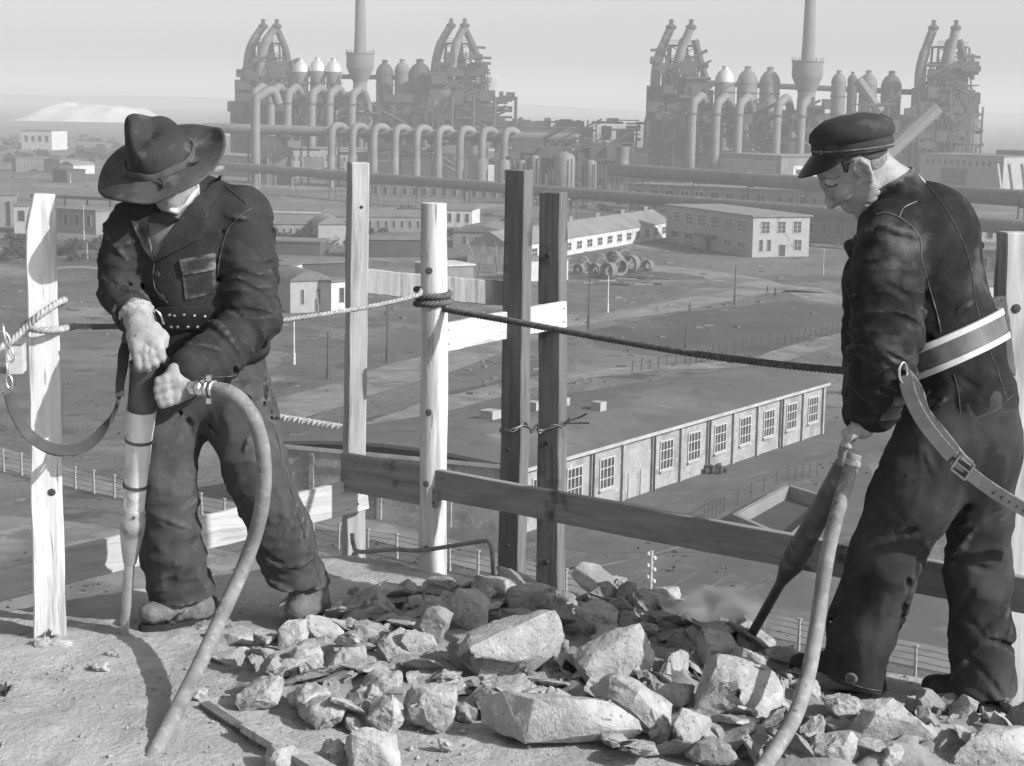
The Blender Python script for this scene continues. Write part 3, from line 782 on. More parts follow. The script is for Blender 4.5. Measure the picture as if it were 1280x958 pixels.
for px, yt, wp, Y, m, lb in ((481, 77, 21, YL, m_plant, 'grey stove with flat cap just right of the left chimney'), (503, 76, 19, YL, m_plant_lt, 'lighter stove between two darker ones in the left plant'), (525, 76, 28, YL - 15, m_plant_dk, 'black stove beside the right furnace of the left plant')):
    stove(px, yt, wp, Y, lb, m, m if m is not m_plant_lt else m_plant_lt)
for px, yt, wp, m, dm, lb in ((907, 84, 25, m_plant_lt, m_dome, 'bright-capped stove, left one of three beside the right chimney'), (935, 85, 25, m_plant_lt, m_plant_lt, 'grey stove, middle one of three beside the right chimney'), (963, 86, 25, m_plant_lt, m_plant_lt, 'grey stove nearest the left of the right chimney'),
                          (1049, 90, 18, m_plant_lt, m_plant_lt, 'slim stove just right of the right chimney'), (1066, 92, 12, m_plant, m_plant, 'thin dark stove behind the slanting pipe'), (1086, 90, 22, m_plant_lt, m_plant_lt, 'grey stove behind the slanting pipe above the cap'), (1115, 91, 25, m_plant, m_plant, 'dark stove nearest the far right furnace')):
    stove(px, yt, wp, YR, lb, m, dm)

def chimney(px, y_tank0, y_tank1, wt, wtop, wbot, Y, label):
    p = PX(px, 120, Y)
    root = thing('chimney', label, 'chimney', (p[0], p[1], GZ))
    s = Y / F_PX / 2
    z0, z1 = PX(px, y_tank1, Y)[2] - GZ, PX(px, y_tank0, Y)[2] - GZ
    o = (p[0], p[1], GZ)
    MB().lathe([(wbot * s * 1.25, 0), (wbot * s, z0 - 2), (wbot * s * .8, z0 + 3)], o, 20).build('lower_stack', m_brickst, root, None, 40)
    MB().lathe([(wbot * s * .9, z0 - 3), (wt * s * .75, z0 + 1), (wt * s * .97, z0 + 4.5), (wt * s, z0 + 5), (wt * s, z1 - 1), (wt * s * 1.06, z1 - .6), (wt * s * 1.06, z1)], o, 24).build('water_tank', m_brickst, root, None, 40)
    MB().lathe([(wtop * s * 1.15, z1 + .02), (wtop * s, z1 + 12), (wtop * s * .8, 100)], o, 20).build('upper_stack', m_brickst, root, None, 40)
    rl = MB()
    for k in range(16):
        a = k * math.pi / 8
        rl.tube([(p[0] + wt * s * math.cos(a), p[1] + wt * s * math.sin(a), GZ + z1), (p[0] + wt * s * math.cos(a), p[1] + wt * s * math.sin(a), GZ + z1 + 1.4)], .12, 4)
    rl.build('railing', m_plant, root)
chimney(450, 66, 97, 34, 13.5, 17, YL - 5, 'tall chimney with a water tank collar in the left plant')
chimney(1008, 76, 110, 38, 15, 22, YR - 5, 'tall chimney with a water tank collar in the right plant')

# inverted-U gas pipes in front of the stoves
def upipe(px, w_, yt, yb, Y, label, m=None):
    a, b = PX(px, yb, Y), PX(px + w_, yb - 30, Y + 14)
    root = thing('gas_riser', label, 'gas pipe', (a[0], a[1], GZ))
    t = PX(px, yt, Y)[2]
    p = [(a[0], a[1], GZ), (a[0], a[1], t - 7), (a[0] + (b[0] - a[0]) * .3, a[1] + 3, t - 1.5), (a[0] + (b[0] - a[0]) * .65, a[1] + 7, t - .5), (b[0], b[1], t - 8), (b[0] + 1, b[1] + 2, t - 22)]
    MB().tube(spline(p, 6), 1.9, 10).build('pipe', m or m_plant_lt, root, None, 40)
    MB().lathe([(2.3, 0), (2.3, .8)], (a[0], a[1], t - 8), 10).build('flange', m_plant, root)
for i, px in enumerate((318, 339, 360, 390, 412, 440)):
    upipe(px, 20, 108 + i * .5, 165, YL - 60, ['leftmost', 'second from the left', 'third from the left', 'fourth from the left', 'fifth from the left', 'rightmost'][i] + ' of six bent gas risers before the left plant')
for i, px in enumerate((864, 894, 922, 970, 1000)):
    upipe(px, 18 if i < 4 else 14, 120 + i * .8, 190, YR - 50, ['leftmost', 'second from the left', 'middle', 'second from the right', 'rightmost'][i] + ' of five bent gas risers before the right plant')

# dark charging sheds along the feet of the plants
def works(label, px0, px1, yt, Y, dep, m, n=8, name='stock_house', windows=True):
    a, b = PX(px0, 180, Y), PX(px1, 180, Y)
    h = PX((px0 + px1) / 2, yt, Y)[2] - GZ
    return building(name, label, 'works building', a, b, dep, h, m, m_plant_dk, 'flat', front=[(h * .55, h * .8, n, .6, .02, .98, 1, 1, m_plant)] if windows else [])
works('dark works block under the left furnace of the left plant', 288, 366, 128, YL + 20, 40, m_wall3, 7)
works('dark works block under the bright-domed dust catchers', 367, 470, 134, YL + 24, 30, m_wall3, 9)
works('dark works block right of the left chimney', 471, 620, 128, YL + 26, 30, m_wall3, 12)
works('dark works block under the stoves of the right plant', 884, 1020, 146, YR + 20, 30, m_wall3, 12)
works('dark works block behind the capped worker head', 1021, 1140, 144, YR + 20, 30, m_wall3, 10)
works('tall dark works block under the left furnace of the right plant', 815, 883, 142, YR + 14, 30, m_plant, 6)
works('grey works block under the far right furnace', 1141, 1225, 150, YR + 14, 30, m_wall3, 6)
works('dark block behind the goosenecked gas main', 470, 610, 172, 760, 20, m_plant_dk, 10)
works('dark block behind the goosenecked gas main at its right end', 612, 720, 160, 780, 20, m_plant, 8)
works('dark low block behind the left tall riser', 318, 362, 172, 735, 14, m_plant, 5)
for i, (px, yt) in enumerate(((565, 120), (592, 122), (618, 122), (645, 122))):
    p = PX(px, yt, 800)
    o = MB().lathe([(.9, 0), (.7, p[2] - GZ), (1.0, p[2] - GZ + .3)], (p[0], p[1], GZ), 8).build('steel_stack', m_plant, None, (p[0], p[1], GZ), 40)
    tag(o, ['first', 'second', 'third', 'rightmost'][i] + ' slim steel stack in the row before the left plant, counted from the left', 'chimney', 'slim stacks')

# the tangle of pipes, girders and stairs at the feet of the plants
def tangle(px0, px1, y0, y1, Y, n, seed, m):
    r = random.Random(seed); mb = MB()
    for i in range(n):
        a = PX(r.uniform(px0, px1), r.uniform(y0, y1), Y + r.uniform(-12, 6)); k = r.random()
        if k < .35: mb.box((a[0], a[1], (a[2] + GZ) / 2), (r.uniform(.4, 1.0), .6, a[2] - GZ))
        elif k < .65:
            l = min(r.uniform(5, 22), PX(px1, 150, Y)[0] - a[0]); b = a + np.array([l, r.uniform(-2, 2), r.choice((0, 0, 0, l * .5, -l * .5))])
            mb.tube([a, b], r.uniform(.25, .8), 5)
        else: mb.box(a, (r.uniform(2, 9), r.uniform(2, 6), r.uniform(1, 6)))
    return tag(mb.build('plant_pipework', m), kind='stuff')
tangle(292, 640, 118, 175, YL - 40, 260, 1, m_plant)
tangle(300, 372, 76, 150, YL - 14, 90, 5, m_plant)
tangle(536, 612, 70, 150, YL - 14, 90, 6, m_plant)
tangle(815, 1230, 128, 185, YR - 34, 260, 2, m_plant)
tangle(818, 884, 74, 165, YR - 14, 90, 7, m_plant)
tangle(1146, 1216, 80, 165, YR - 14, 90, 8, m_plant)
tangle(330, 720, 176, 205, 735, 70, 3, m_plant_lt)
tangle(640, 790, 178, 225, 660, 130, 4, m_plant)
tangle(640, 800, 150, 185, 860, 90, 9, m_plant)

# conveyors
def incline(label, q0, q1, Y, r, m):
    a, b = PX(*q0, Y), PX(*q1, Y)
    root = thing('conveyor_bridge', label, 'conveyor', (a[0], a[1], GZ))
    MB().tube([a, b], r, 8).build('gallery', m, root, None, 40)
    for f in (.25, .6, .9):
        p = a + (b - a) * f
        mb = MB()
        for s in (-1.6, 1.6): mb.bar((p[0] + s * 1.6, p[1], GZ), (p[0] + s * .4, p[1], p[2] - r * .9), .5, .5, (0, 1, 0))
        mb.build('trestle', m_plant, root)
incline('slanting conveyor bridge at the right furnace of the left plant', (519, 146), (562, 112), YL - 40, 2.6, m_plant_lt)
incline('bright slanting conveyor bridge above the cap of the right worker', (1108, 194), (1172, 134), YR - 60, 3.2, m_wall2)
incline('slanting dark pipe between the stoves above the cap', (1072, 100), (1100, 140), YR - 25, 2.4, m_plant_lt)
def hbar(label, q0, q1, Y, r):
    a, b = PX(*q0, Y), PX(*q1, Y)
    root = thing('blast_main', label, 'pipe', a)
    MB().tube([a, b], r, 8).build('pipe', m_plant, root, None, 40)
    n = max(2, int(np.linalg.norm(b - a) / 18))
    for i in range(n):
        p = a + (b - a) * (i + .5) / n
        MB().box((p[0], p[1], (p[2] + GZ) / 2), (.7, .7, p[2] - GZ)).build('support', m_plant, root)
hbar('thin blast main joining stoves and left chimney', (425, 96), (545, 98), YL + 4, 1.2)
hbar('thin blast main joining stoves and right chimney', (884, 104), (1150, 116), YR + 16, 1.3)
hbar('low pipe along the feet of the dust catchers', (330, 128), (470, 132), YL - 30, 1.6)

# gas main with goosenecks
def gooseneck():
    Y0, Y1 = 745., 700.
    a, b = at(255, 160, Y0), at(722, 174, Y1)
    root = thing('gas_main', 'long horizontal gas main with a row of goosenecked pipes before the left plant', 'gas pipe', (a[0], a[1], GZ))
    MB().tube([a, a + (b - a) * .5, b], 2.1, 12).build('main_pipe', m_plant_lt, root, None, 40)
    for i in range(9):
        f = (423 + 26.5 * i - 255) / 467
        p = a + (b - a) * f
        q = p + np.array([0, -6.5, 0])
        stem = spline([p + np.array([5.5, 0, -3.5]), p + np.array([5.2, -1.5, 1.0]), p + np.array([3.0, -3, 2.6]), p + np.array([.6, -5, 1.6]), p + np.array([0, -6, -3]), np.array([p[0], p[1] - 6.2, p[2] - 10])], 5)
        MB().tube(stem, 1.55, 10).build('gooseneck', m_plant_lt, root, None, 40)
        zb = p[2] - 10
        rr = 1.7 if i < 7 else 2.6
        MB().lathe([(rr, GZ), (rr, zb + .2), (rr * .7, zb + 1.2)], (p[0], p[1] - 6.2, 0), 10).build('stem', m_plant_lt, root, None, 40)
    for i in range(12):
        p = a + (b - a) * (i + .5) / 12
        MB().box((p[0], p[1], (p[2] + GZ) / 2 - 1), (.8, .8, p[2] - GZ - 2.1)).build('support', m_plant, root)
    c, d = at(160, 160, 800), at(318, 160, 745)
gooseneck()
def riser_big():
    a = at(320, 225, 690)
    root = thing('tall_riser', 'tall vertical riser with side pipe left of the works hall', 'gas pipe', (a[0], a[1], GZ))
    zt = at(320, 116, 690)[2]
    MB().tube(spline([(a[0], a[1], GZ), (a[0], a[1], zt - 6), (a[0] + 1.5, a[1] + 1, zt - 1.5), (a[0] + 6, a[1] + 4, zt + 1), (a[0] + 8, a[1] + 6, zt - 4)], 6), 1.8, 10).build('pipe', m_plant_lt, root, None, 40)
    e = at(200, 224, 690)
    MB().tube([(e[0], e[1], at(200, 218, 690)[2]), (a[0], a[1], at(318, 208, 690)[2])], 1.3, 8).build('side_pipe', m_wall, root, None, 40)
riser_big()

# sand-coloured heaps along the gas main
for i, px in enumerate((470, 496, 515, 540, 1000)):
    pass
def heap(px, py, wpx, h, seed, label):
    p = gp(px, py); wv = wpx * p[1] / F_PX
    o = hill('ore_heap', p[0] - wv / 2, p[0] + wv / 2, p[1], wv * .5, h, m_wall2, seed, label, 16, .45, 'heap')
heap(690, 196, 60, 9, 2.2, 'pale ore heap right of the goosenecked gas main')
heap(575, 190, 70, 7, 4.2, 'pale ore heap behind the goosenecks')

# ------------------------------------------------------------------ vegetation and small things of the plain
def bush_mesh(seed, n=70):
    r = random.Random(seed); mb = MB()
    for i in range(n):
        a, e, q = r.uniform(0, 6.28), r.uniform(0, 1.4), r.uniform(.35, 1.0)
        c = np.array([math.cos(a) * math.cos(e) * q, math.sin(a) * math.cos(e) * q, .1 + .9 * math.sin(e) * q])
        for k in range(2):
            d1 = np.array([r.gauss(0, 1), r.gauss(0, 1), r.gauss(0, 1)]); d1 /= np.linalg.norm(d1)
            d2 = np.cross(d1, np.array([r.gauss(0, 1), r.gauss(0, 1), r.gauss(0, 1)])); d2 /= np.linalg.norm(d2) + 1e-6
            s = r.uniform(.12, .26)
            mb.add([c - d1 * s, c + d2 * s * .6, c + d1 * s, c - d2 * s * .6], [(0, 1, 2, 3)])
    o = mb.build('crown', m_bush); COL.objects.unlink(o)
    return o
BUSH = [bush_mesh(s) for s in range(5)]
stem_mb = MB()
for k in range(4):
    a = k * 1.57; stem_mb.tube([(0, 0, 0), (.3 * math.cos(a), .3 * math.sin(a), .5)], [.05, .02], 4)
STEM = stem_mb.build('stem', m_twig); COL.objects.unlink(STEM)
rb = random.Random(12)
def bush(px, py, s, label, group, sq=1.0):
    p = gp(px, py)
    t = thing('bush', label, 'bush', p, group)
    sh = share(rb.choice(BUSH), 'crown', t, (0, 0, 0), (0, 0, rb.uniform(0, 6)), (s * sq, s * .8, s * .8))
    share(STEM, 'stem', t, (0, 0, 0), None, (s, s, s))
zones = [((345, 440, 296, 312), 26, 2.2, 'dark scrubby bush on the plain between the hatted worker and the pale post', 'bushes by the barracks'),
         ((70, 150, 305, 328), 16, 2.4, 'dark scrubby bush on the plain right of the white post', 'bushes by the white post'),
         ((0, 36, 300, 330), 8, 2.2, 'dark scrubby bush on the plain left of the white post', 'bushes at the left edge'),
         ((450, 640, 262, 300), 26, 2.0, 'dark scrubby bush on the plain around the white house', 'bushes around the white house'),
         ((0, 190, 172, 205), 60, 4.0, 'dark tree clump far off at the left below the white spoil heap', 'far trees at the left'),
         ((660, 830, 256, 272), 14, 1.8, 'dark scrubby bush on the plain behind the long white barrack', 'bushes behind the barrack'),
         ((640, 820, 160, 178), 26, 5.0, 'dark far tree clump between the two furnace plants', 'far trees between the plants')]
for (x0, x1, y0, y1), n, s, lb, gr in zones:
    for i in range(n): bush(rb.uniform(x0, x1), rb.uniform(y0, y1), s * rb.uniform(.6, 1.3), lb, gr, rb.uniform(1, 1.9))

def bare_tree(px, py, h, label):
    p = gp(px, py); r = random.Random(px)
    root = thing('bare_bush', label, 'bush', p)
    mb = MB()
    for k in range(7):
        a = r.uniform(0, 6.28); l = h * r.uniform(.6, 1)
        q = [p, p + np.array([math.cos(a) * l * .15, math.sin(a) * l * .15, l * .5]), p + np.array([math.cos(a) * l * .33, math.sin(a) * l * .33, l])]
        mb.tube(q, [.12, .08, .03], 4)
        for j in range(4):
            f = r.uniform(.4, .9); b = q[0] + (q[2] - q[0]) * f; a2 = a + r.uniform(-1, 1)
            mb.tube([b, b + np.array([math.cos(a2) * l * .15, math.sin(a2) * l * .15, l * .2])], [.05, .02], 3)
    mb.build('branch', m_twig, root)
bare_tree(598, 345, 7.5, 'bare leafless bush right of the roped post')
bare_tree(622, 342, 6, 'smaller bare bush against the grey post')

def lamp_post(px, yt, yb, label, m, arm=True):
    p = gp(px, yb); zt = at(px, yt, p[1])[2]
    root = thing('lamp_post', label, 'post', p)
    MB().tube([p, (p[0], p[1], zt)], [.16, .11], 6).build('pole', m, root)
    MB().tube([p, (p[0], p[1], GZ + (zt - GZ) * .25)], .24, 6).build('pole_foot', m, root)
    if arm: MB().bar((p[0] - .7, p[1], zt - .3), (p[0] + .7, p[1], zt - .3), .12, .12).build('cross_arm', m, root)
    return root
lamp_post(759.5, 346, 391, 'white post on the grass right of the grey timber posts', m_white, False)
lamp_post(918, 332, 381, 'dark pole beside the dirt road', m_plant, False)
lamp_post(1028.5, 311, 344, 'pale pole right of the office block', m_wall, True)
lamp_post(367.5, 400, 456, 'white pole on the grass right of the hatted worker', m_white, False)
lamp_post(735.5, 340, 412, 'thin dark pole near the pile of pipe rings', m_plant, False)
lamp_post(410, 415, 474, 'thin dark pole left of the tall pale post', m_plant, False)
lamp_post(857, 405, 437, 'thin dark pole in the ploughed field', m_plant, False)
lamp_post(484, 378, 454, 'thin dark pole between the pale post and the roped post', m_plant, False)
lamp_post(105, 255, 300, 'thin pale pole at the pipe racks', m_wall, True)
lamp_post(109, 304, 324, 'thin pale pole right of the white post', m_wall, False)
lamp_post(88, 217, 229, 'short white pole beside the black shed', m_white, False)
lamp_post(646, 316, 345, 'white signal pole behind the grey post', m_white, True)

# fence along the field edge
def stake_fence(label, pts, n, h):
    P = spline([gp(*q) for q in pts], 8)
    L = [0]
    for i in range(1, len(P)): L.append(L[-1] + np.linalg.norm(P[i] - P[i - 1]))
    root = thing('fence', label, 'fence', P[0])
    st = MB().box((0, 0, h / 2), (.14, .14, h)).build('stake', m_plant); COL.objects.unlink(st)
    for k in range(n):
        s = L[-1] * k / (n - 1); i = max(j for j in range(len(L)) if L[j] <= s + 1e-6); i = min(i, len(P) - 2)
        p = P[i] + (P[i + 1] - P[i]) * (s - L[i]) / (L[i + 1] - L[i])
        share(st, 'stake', root, V(p) - V(P[0]), (rb.uniform(-.05, .05), rb.uniform(-.05, .05), 0), (1, 1, rb.uniform(.85, 1.1)))
    for z in (h * .5, h * .85): MB().tube([p + np.array([0, 0, z]) for p in P], .03, 4).build('wire', m_wire, root)
stake_fence('dark stake fence along the far side of the ploughed field', [(862, 458), (910, 444), (985, 432), (1066, 412)], 26, 2.0)
stake_fence('row of low stakes beyond the factory roof', [(790, 466), (860, 455), (935, 452)], 12, 1.6)

# concrete post fence below the platform
def post_fence():
    pts = [(-40, 580), (20, 593), (125, 619), (274, 650), (413, 685), (491, 697), (571, 716), (659, 735), (751, 757), (845, 777), (999, 814), (1164, 850), (1290, 880)]
    P = [gp(*q) for q in pts]
    L = [0]
    for i in range(1, len(P)): L.append(L[-1] + np.linalg.norm(P[i] - P[i - 1]))
    root = thing('fence', 'wire fence with pale concrete posts below the platform', 'fence', P[0])
    a = MB().box((0, 0, 1.0), (.17, .17, 2.0), None, .8).build('fence_post', m_cpost); c = MB().box((0, 0, 2.05), (.34, .2, .1)).build('post_cap', m_cpost)
    COL.objects.unlink(a); COL.objects.unlink(c)
    s = 0
    while s < L[-1]:
        i = max(j for j in range(len(L)) if L[j] <= s + 1e-6); i = min(i, len(P) - 2)
        p = P[i] + (P[i + 1] - P[i]) * (s - L[i]) / (L[i + 1] - L[i])
        f = share(a, 'fence_post', root, V(p) - V(P[0]), (rb.uniform(-.03, .03), rb.uniform(-.03, .03), -.7), (1, 1, rb.uniform(.95, 1.06)))
        share(c, 'post_cap', f, (0, 0, 0))
        s += 2.75
    for z in (.5, 1.0, 1.45, 1.85): MB().tube([p + np.array([0, 0, z]) for p in P], .022, 4).build('wire', m_wire, root)
post_fence()
def insulated_pole():
    p = np.array(at(812.5, 760, 122)); p[2] = GZ; zt = at(812.5, 689, 122)[2]
    root = thing('utility_pole', 'pale insulated pole standing behind the rubble pile', 'pole', p)
    MB().tube([p, (p[0], p[1], zt)], .13, 8).build('pole', m_kerb, root)
    for k in range(3):
        for sx in (-1, 1):
            z = zt - .35 - .85 * k - (.3 if sx > 0 else 0)
            MB().lathe([(.05, 0), (.14, .05), (.14, .22), (.05, .3)], (p[0] + sx * .22, p[1], z), 8).build('insulator', m_white, root)
            MB().tube([(p[0], p[1], z), (p[0] + sx * .22, p[1], z)], .03, 5).build('pin', m_wire, root)
insulated_pole()
# whitewashed kerb stones at the factory corner
def stones():
    a, b = gp(345, 523), gp(436, 538)
    for i in range(15):
        p = a + (b - a) * (i + .5 + rb.uniform(-.15, .15)) / 15
        o = MB().box((0, 0, .25), (1.0, .7, .5), Matrix.Rotation(rb.uniform(-.3, .3), 3, 'Z'), .75).build('kerb_stone', m_white)
        o.location = V(p); tag(o, ORD[i] + ' whitewashed kerb stone from the left in the row leading to the factory', 'kerb stone', 'whitewashed kerb stones')
stones()

# pile of big pipe rings
def rings():
    r = random.Random(8)
    def ring(ro, ri, ln):
        n = 14; mb = MB(); vs = []; fs = []
        for k in range(n):
            a = 2 * math.pi * k / n
            for rr, y in ((ro, 0), (ro, ln), (ri, ln), (ri, 0)): vs.append((rr * math.cos(a), y, rr * math.sin(a)))
        for k in range(n):
            for j in range(4): fs.append((k * 4 + j, k * 4 + (j + 1) % 4, ((k + 1) % n) * 4 + (j + 1) % 4, ((k + 1) % n) * 4 + j))
        o = mb.add(vs, fs).build('pipe_ring', m_wall3, None, None, 40); COL.objects.unlink(o)
        return o
    base = ring(1.7, 1.25, 1.6)
    spots = [(722, 338, .7), (733, 336, .8), (742, 342, .9), (752, 336, 1.0), (758, 343, 1.0), (768, 335, 1.1), (776, 339, 1.1), (786, 335, 1.1), (793, 332, 1.2), (800, 331, .8), (727, 330, .8), (748, 328, .9), (765, 327, 1.0), (781, 326, 1.1), (808, 333, .7)]
    for i, (px, py, s) in enumerate(spots):
        p = gp(px, py + 6)
        c = bpy.data.objects.new('pipe_ring', base.data); COL.objects.link(c)
        c.location = (p[0], p[1], GZ + 1.7 * s); c.scale = (s, s, s); c.rotation_euler = (0, 0, r.uniform(-.9, .5))
        rank = sorted(q[0] for q in spots).index(px)
        tag(c, ORD[rank] + ' pipe ring from the left in the pile left of the office block', 'pipe ring', 'pile of pipe rings')
rings()
def logs():
    r = random.Random(5)
    for i in range(9):
        p = gp(740 + 11 * i + r.uniform(-3, 3), 352 + r.uniform(-4, 6)); a = r.uniform(-.5, .5)
        o = MB().tube([(-2, 0, .2), (2, 0, .2)], .2, 6).build('timber_log', m_plant_dk if i % 2 else m_wall2)
        o.location = V(p); o.rotation_euler = (0, 0, a)
        tag(o, ORD[i] + ' log from the left on the bare ground below the pipe rings', 'log', 'logs by the pipe rings')
logs()

# ------------------------------------------------------------------ the platform the men stand on
PC = np.array([-0.59, 6.48]); DR = np.array([.804, -.595]); DL = np.array([-.80, -.60])
def on_floor(px, py): return gp(px, py, 0.0)
def fbm(x, y, s, seed): return mnoise.fractal((x * s, y * s, seed), 0.6, 2.1, 5)
def floor_z(x, y):
    return .010 * fbm(x, y, 2.2, 1.3) + .006 * fbm(x, y, 9, 4.4) + .003 * mnoise.noise((x * 40, y * 40, 2))
def platform():
    a = np.concatenate([np.arange(0, 4.2, .022), np.linspace(4.2, 9, 12)])
    b = np.concatenate([np.arange(0, 3.2, .022), np.linspace(3.2, 9, 12)])
    vs = []
    for j, bb in enumerate(b):
        for i, aa in enumerate(a):
            p = PC + DR * aa + DL * bb
            x, y = p
            if i == 0: p = p + DR * (.03 * fbm(x, y, 4, 7) + .01 * fbm(x, y, 20, 2))
            if j == 0: p = p + DL * (.04 * fbm(x, y, 4, 5) + .012 * fbm(x, y, 20, 3))
            x, y = p
            z = floor_z(x, y)
            if i == 0 or j == 0: z -= .012
            vs.append((x, y, z))
    na, nb = len(a), len(b)
    fs = np.array([(j * na + i, j * na + i + 1, (j + 1) * na + i + 1, (j + 1) * na + i) for j in range(nb - 1) for i in range(na - 1)])
    base = len(vs)
    ring = [i for i in range(na)]
    side = [j * na for j in range(nb)]
    vs2 = list(vs)
    faces = [tuple(f) for f in fs[:, ::-1]]
    for lst, dr in ((ring, DL), (side, DR)):
        ids = []
        for k in lst:
            x, y, z = vs[k]; ids.append((k, len(vs2)))
            vs2.append((x + dr[0] * .02 * fbm(x, y, 9, 6), y + dr[1] * .02 * fbm(x, y, 9, 6), -.28))
        for q in range(len(ids) - 1): faces.append((ids[q][0], ids[q + 1][0], ids[q + 1][1], ids[q][1]))
    MBo = raw_mesh('platform', vs2, faces, m_floor, None, None)
    bm = bmesh.new(); bm.from_mesh(MBo.data); bmesh.ops.recalc_face_normals(bm, faces=bm.faces)
    if sum(f.normal.z for f in bm.faces) < 0: bmesh.ops.reverse_faces(bm, faces=bm.faces)
    bm.to_mesh(MBo.data); bm.free()
    MBo.data.shade_smooth(); MBo.data.set_sharp_from_angle(angle=rad(50))
    tag(MBo, kind='structure')
    q = [PC + DR * .12 + DL * .12, PC + DR * 9 + DL * .12, PC + DR * 9 + DL * 9, PC + DR * .12 + DL * 9]
    tag(MB().prism(q, GZ, -.2).build('tower_wall', m_wall2), kind='structure')
platform()

def post(label, top, bot, Y, w_, d_, yaw, m, zlow=None, chamfer=0, knots=(), round_=False, name='timber_post', Yb=None):
    T = at(*top, Y); Yb = Yb or Y
    B = at(*bot, Yb)
    if zlow is not None: B = B + (T - B) / (T[2] - B[2]) * (zlow - B[2])
    root = thing(name, label, 'post', B)
    ax, ay = np.array([math.cos(yaw), math.sin(yaw), 0]), np.array([-math.sin(yaw), math.cos(yaw), 0])
    n = 40; vs, fs = [], []; k = 4 if not round_ else 14
    r = random.Random(label)
    sd = r.uniform(0, 50)
    for i in range(n + 1):
        t = i / n; c = B + (T - B) * t
        c = c + ax * .006 * mnoise.noise((t * 3, sd, 0)) + ay * .004 * mnoise.noise((t * 3, sd, 5))
        ws = w_ * (1.06 - .10 * t) * (1 + .04 * mnoise.noise((t * 6, sd, 2))); ds = d_ * (1 + .05 * mnoise.noise((t * 6, sd, 3)))
        if round_:
            for q in range(k):
                a = 2 * math.pi * q / k
                rr = 1 + .06 * mnoise.noise((math.cos(a) * 1.5 + sd, math.sin(a) * 1.5, t * 5))
                vs.append(c + ax * ws / 2 * math.cos(a) * rr + ay * ds / 2 * math.sin(a) * rr)
        else:
            for sx, sy in ((-1, -1), (1, -1), (1, 1), (-1, 1)):
                e = .004 * mnoise.noise((t * 14 + sx * 3, sd + sy * 2, 1))
                tz = 0
                if i == n and chamfer * sx > 0: pass
                wx = sx * (ws / 2 + e)
                if chamfer and t > .93 and sx * chamfer > 0: wx *= 1 - (t - .93) / .07 * .55
                vs.append(c + ax * wx + ay * (sy * ds / 2 + e))
    for i in range(n):
        for q in range(k):
            q2 = (q + 1) % k
            fs.append((i * k + q, i * k + q2, (i + 1) * k + q2, (i + 1) * k + q))
    fs += [tuple(range(k - 1, -1, -1)), tuple(n * k + q for q in range(k))]
    mb = MB().add(vs, fs)
    o = mb.build('timber', m, root)
    if not round_:
        bm = bmesh.new(); bm.from_mesh(o.data)
        eds = [e for e in bm.edges if e.is_manifold and e.calc_face_angle(0) > .9]
        bmesh.ops.bevel(bm, geom=eds, offset=.004, segments=1, affect='EDGES')
        bm.to_mesh(o.data); bm.free()
    o.data.shade_smooth(); o.data.set_sharp_from_angle(angle=rad(35))
    for (ky, kx, kr) in knots:
        P = at(kx, ky, Y)
        t = (P[2] - B[2]) / (T[2] - B[2]); c = B + (T - B) * t
        s = (P[0] - c[0])
        cc = c + ax * s - ay * (d_ / 2 * (1.05 if not round_ else math.sqrt(max(.05, 1 - (2 * s / w_) ** 2)) * 1.03))
        MB().lathe([(kr, -.004), (kr, .002), (kr * .5, .004)], cc, 8, -ay).build('knot', m_hole, root)
    return root
post('white squared post rising beside the hatted worker at the left', (51, 242), (62, 799), 5.39, .094, .06, .25, m_wood_lt, -.03, -1, [(612, 66, .012)], Yb=5.37)
post('tall narrow pale post at the far corner, its lower half in shade', (448, 203), (441, 690), 6.56, .070, .085, .30, m_wood_md, -.45, 0, [(258, 449, .006), (690, 441, .012)])
post('thick pale round post with rope tied around it', (542, 254), (541, 716), 6.25, .098, .095, .2, m_wood_lt, -.02, 0, [(337, 534, .013), (513, 534, .013), (602, 531, .012), (682, 531, .010)], True)
post('grey rough squared post with a splintered top, left of a pair', (649, 212), (640, 732), 6.62, .088, .07, -.5, m_wood_dk, -.5, 0, [(560, 640, .008), (680, 640, .008)])
post('grey squared post with a sunlit right edge, right of a pair', (692, 240), (688, 742), 6.90, .092, .08, -.42, m_wood_dk, -.5, 0, [(318, 690, .010), (552, 689, .011), (700, 688, .011)])
post('weathered pale post behind the capped worker at the right edge', (1267, 290), (1263, 850), 5.18, .085, .07, .25, m_wood_md, -.3, 0, [(384, 1262, .014)])

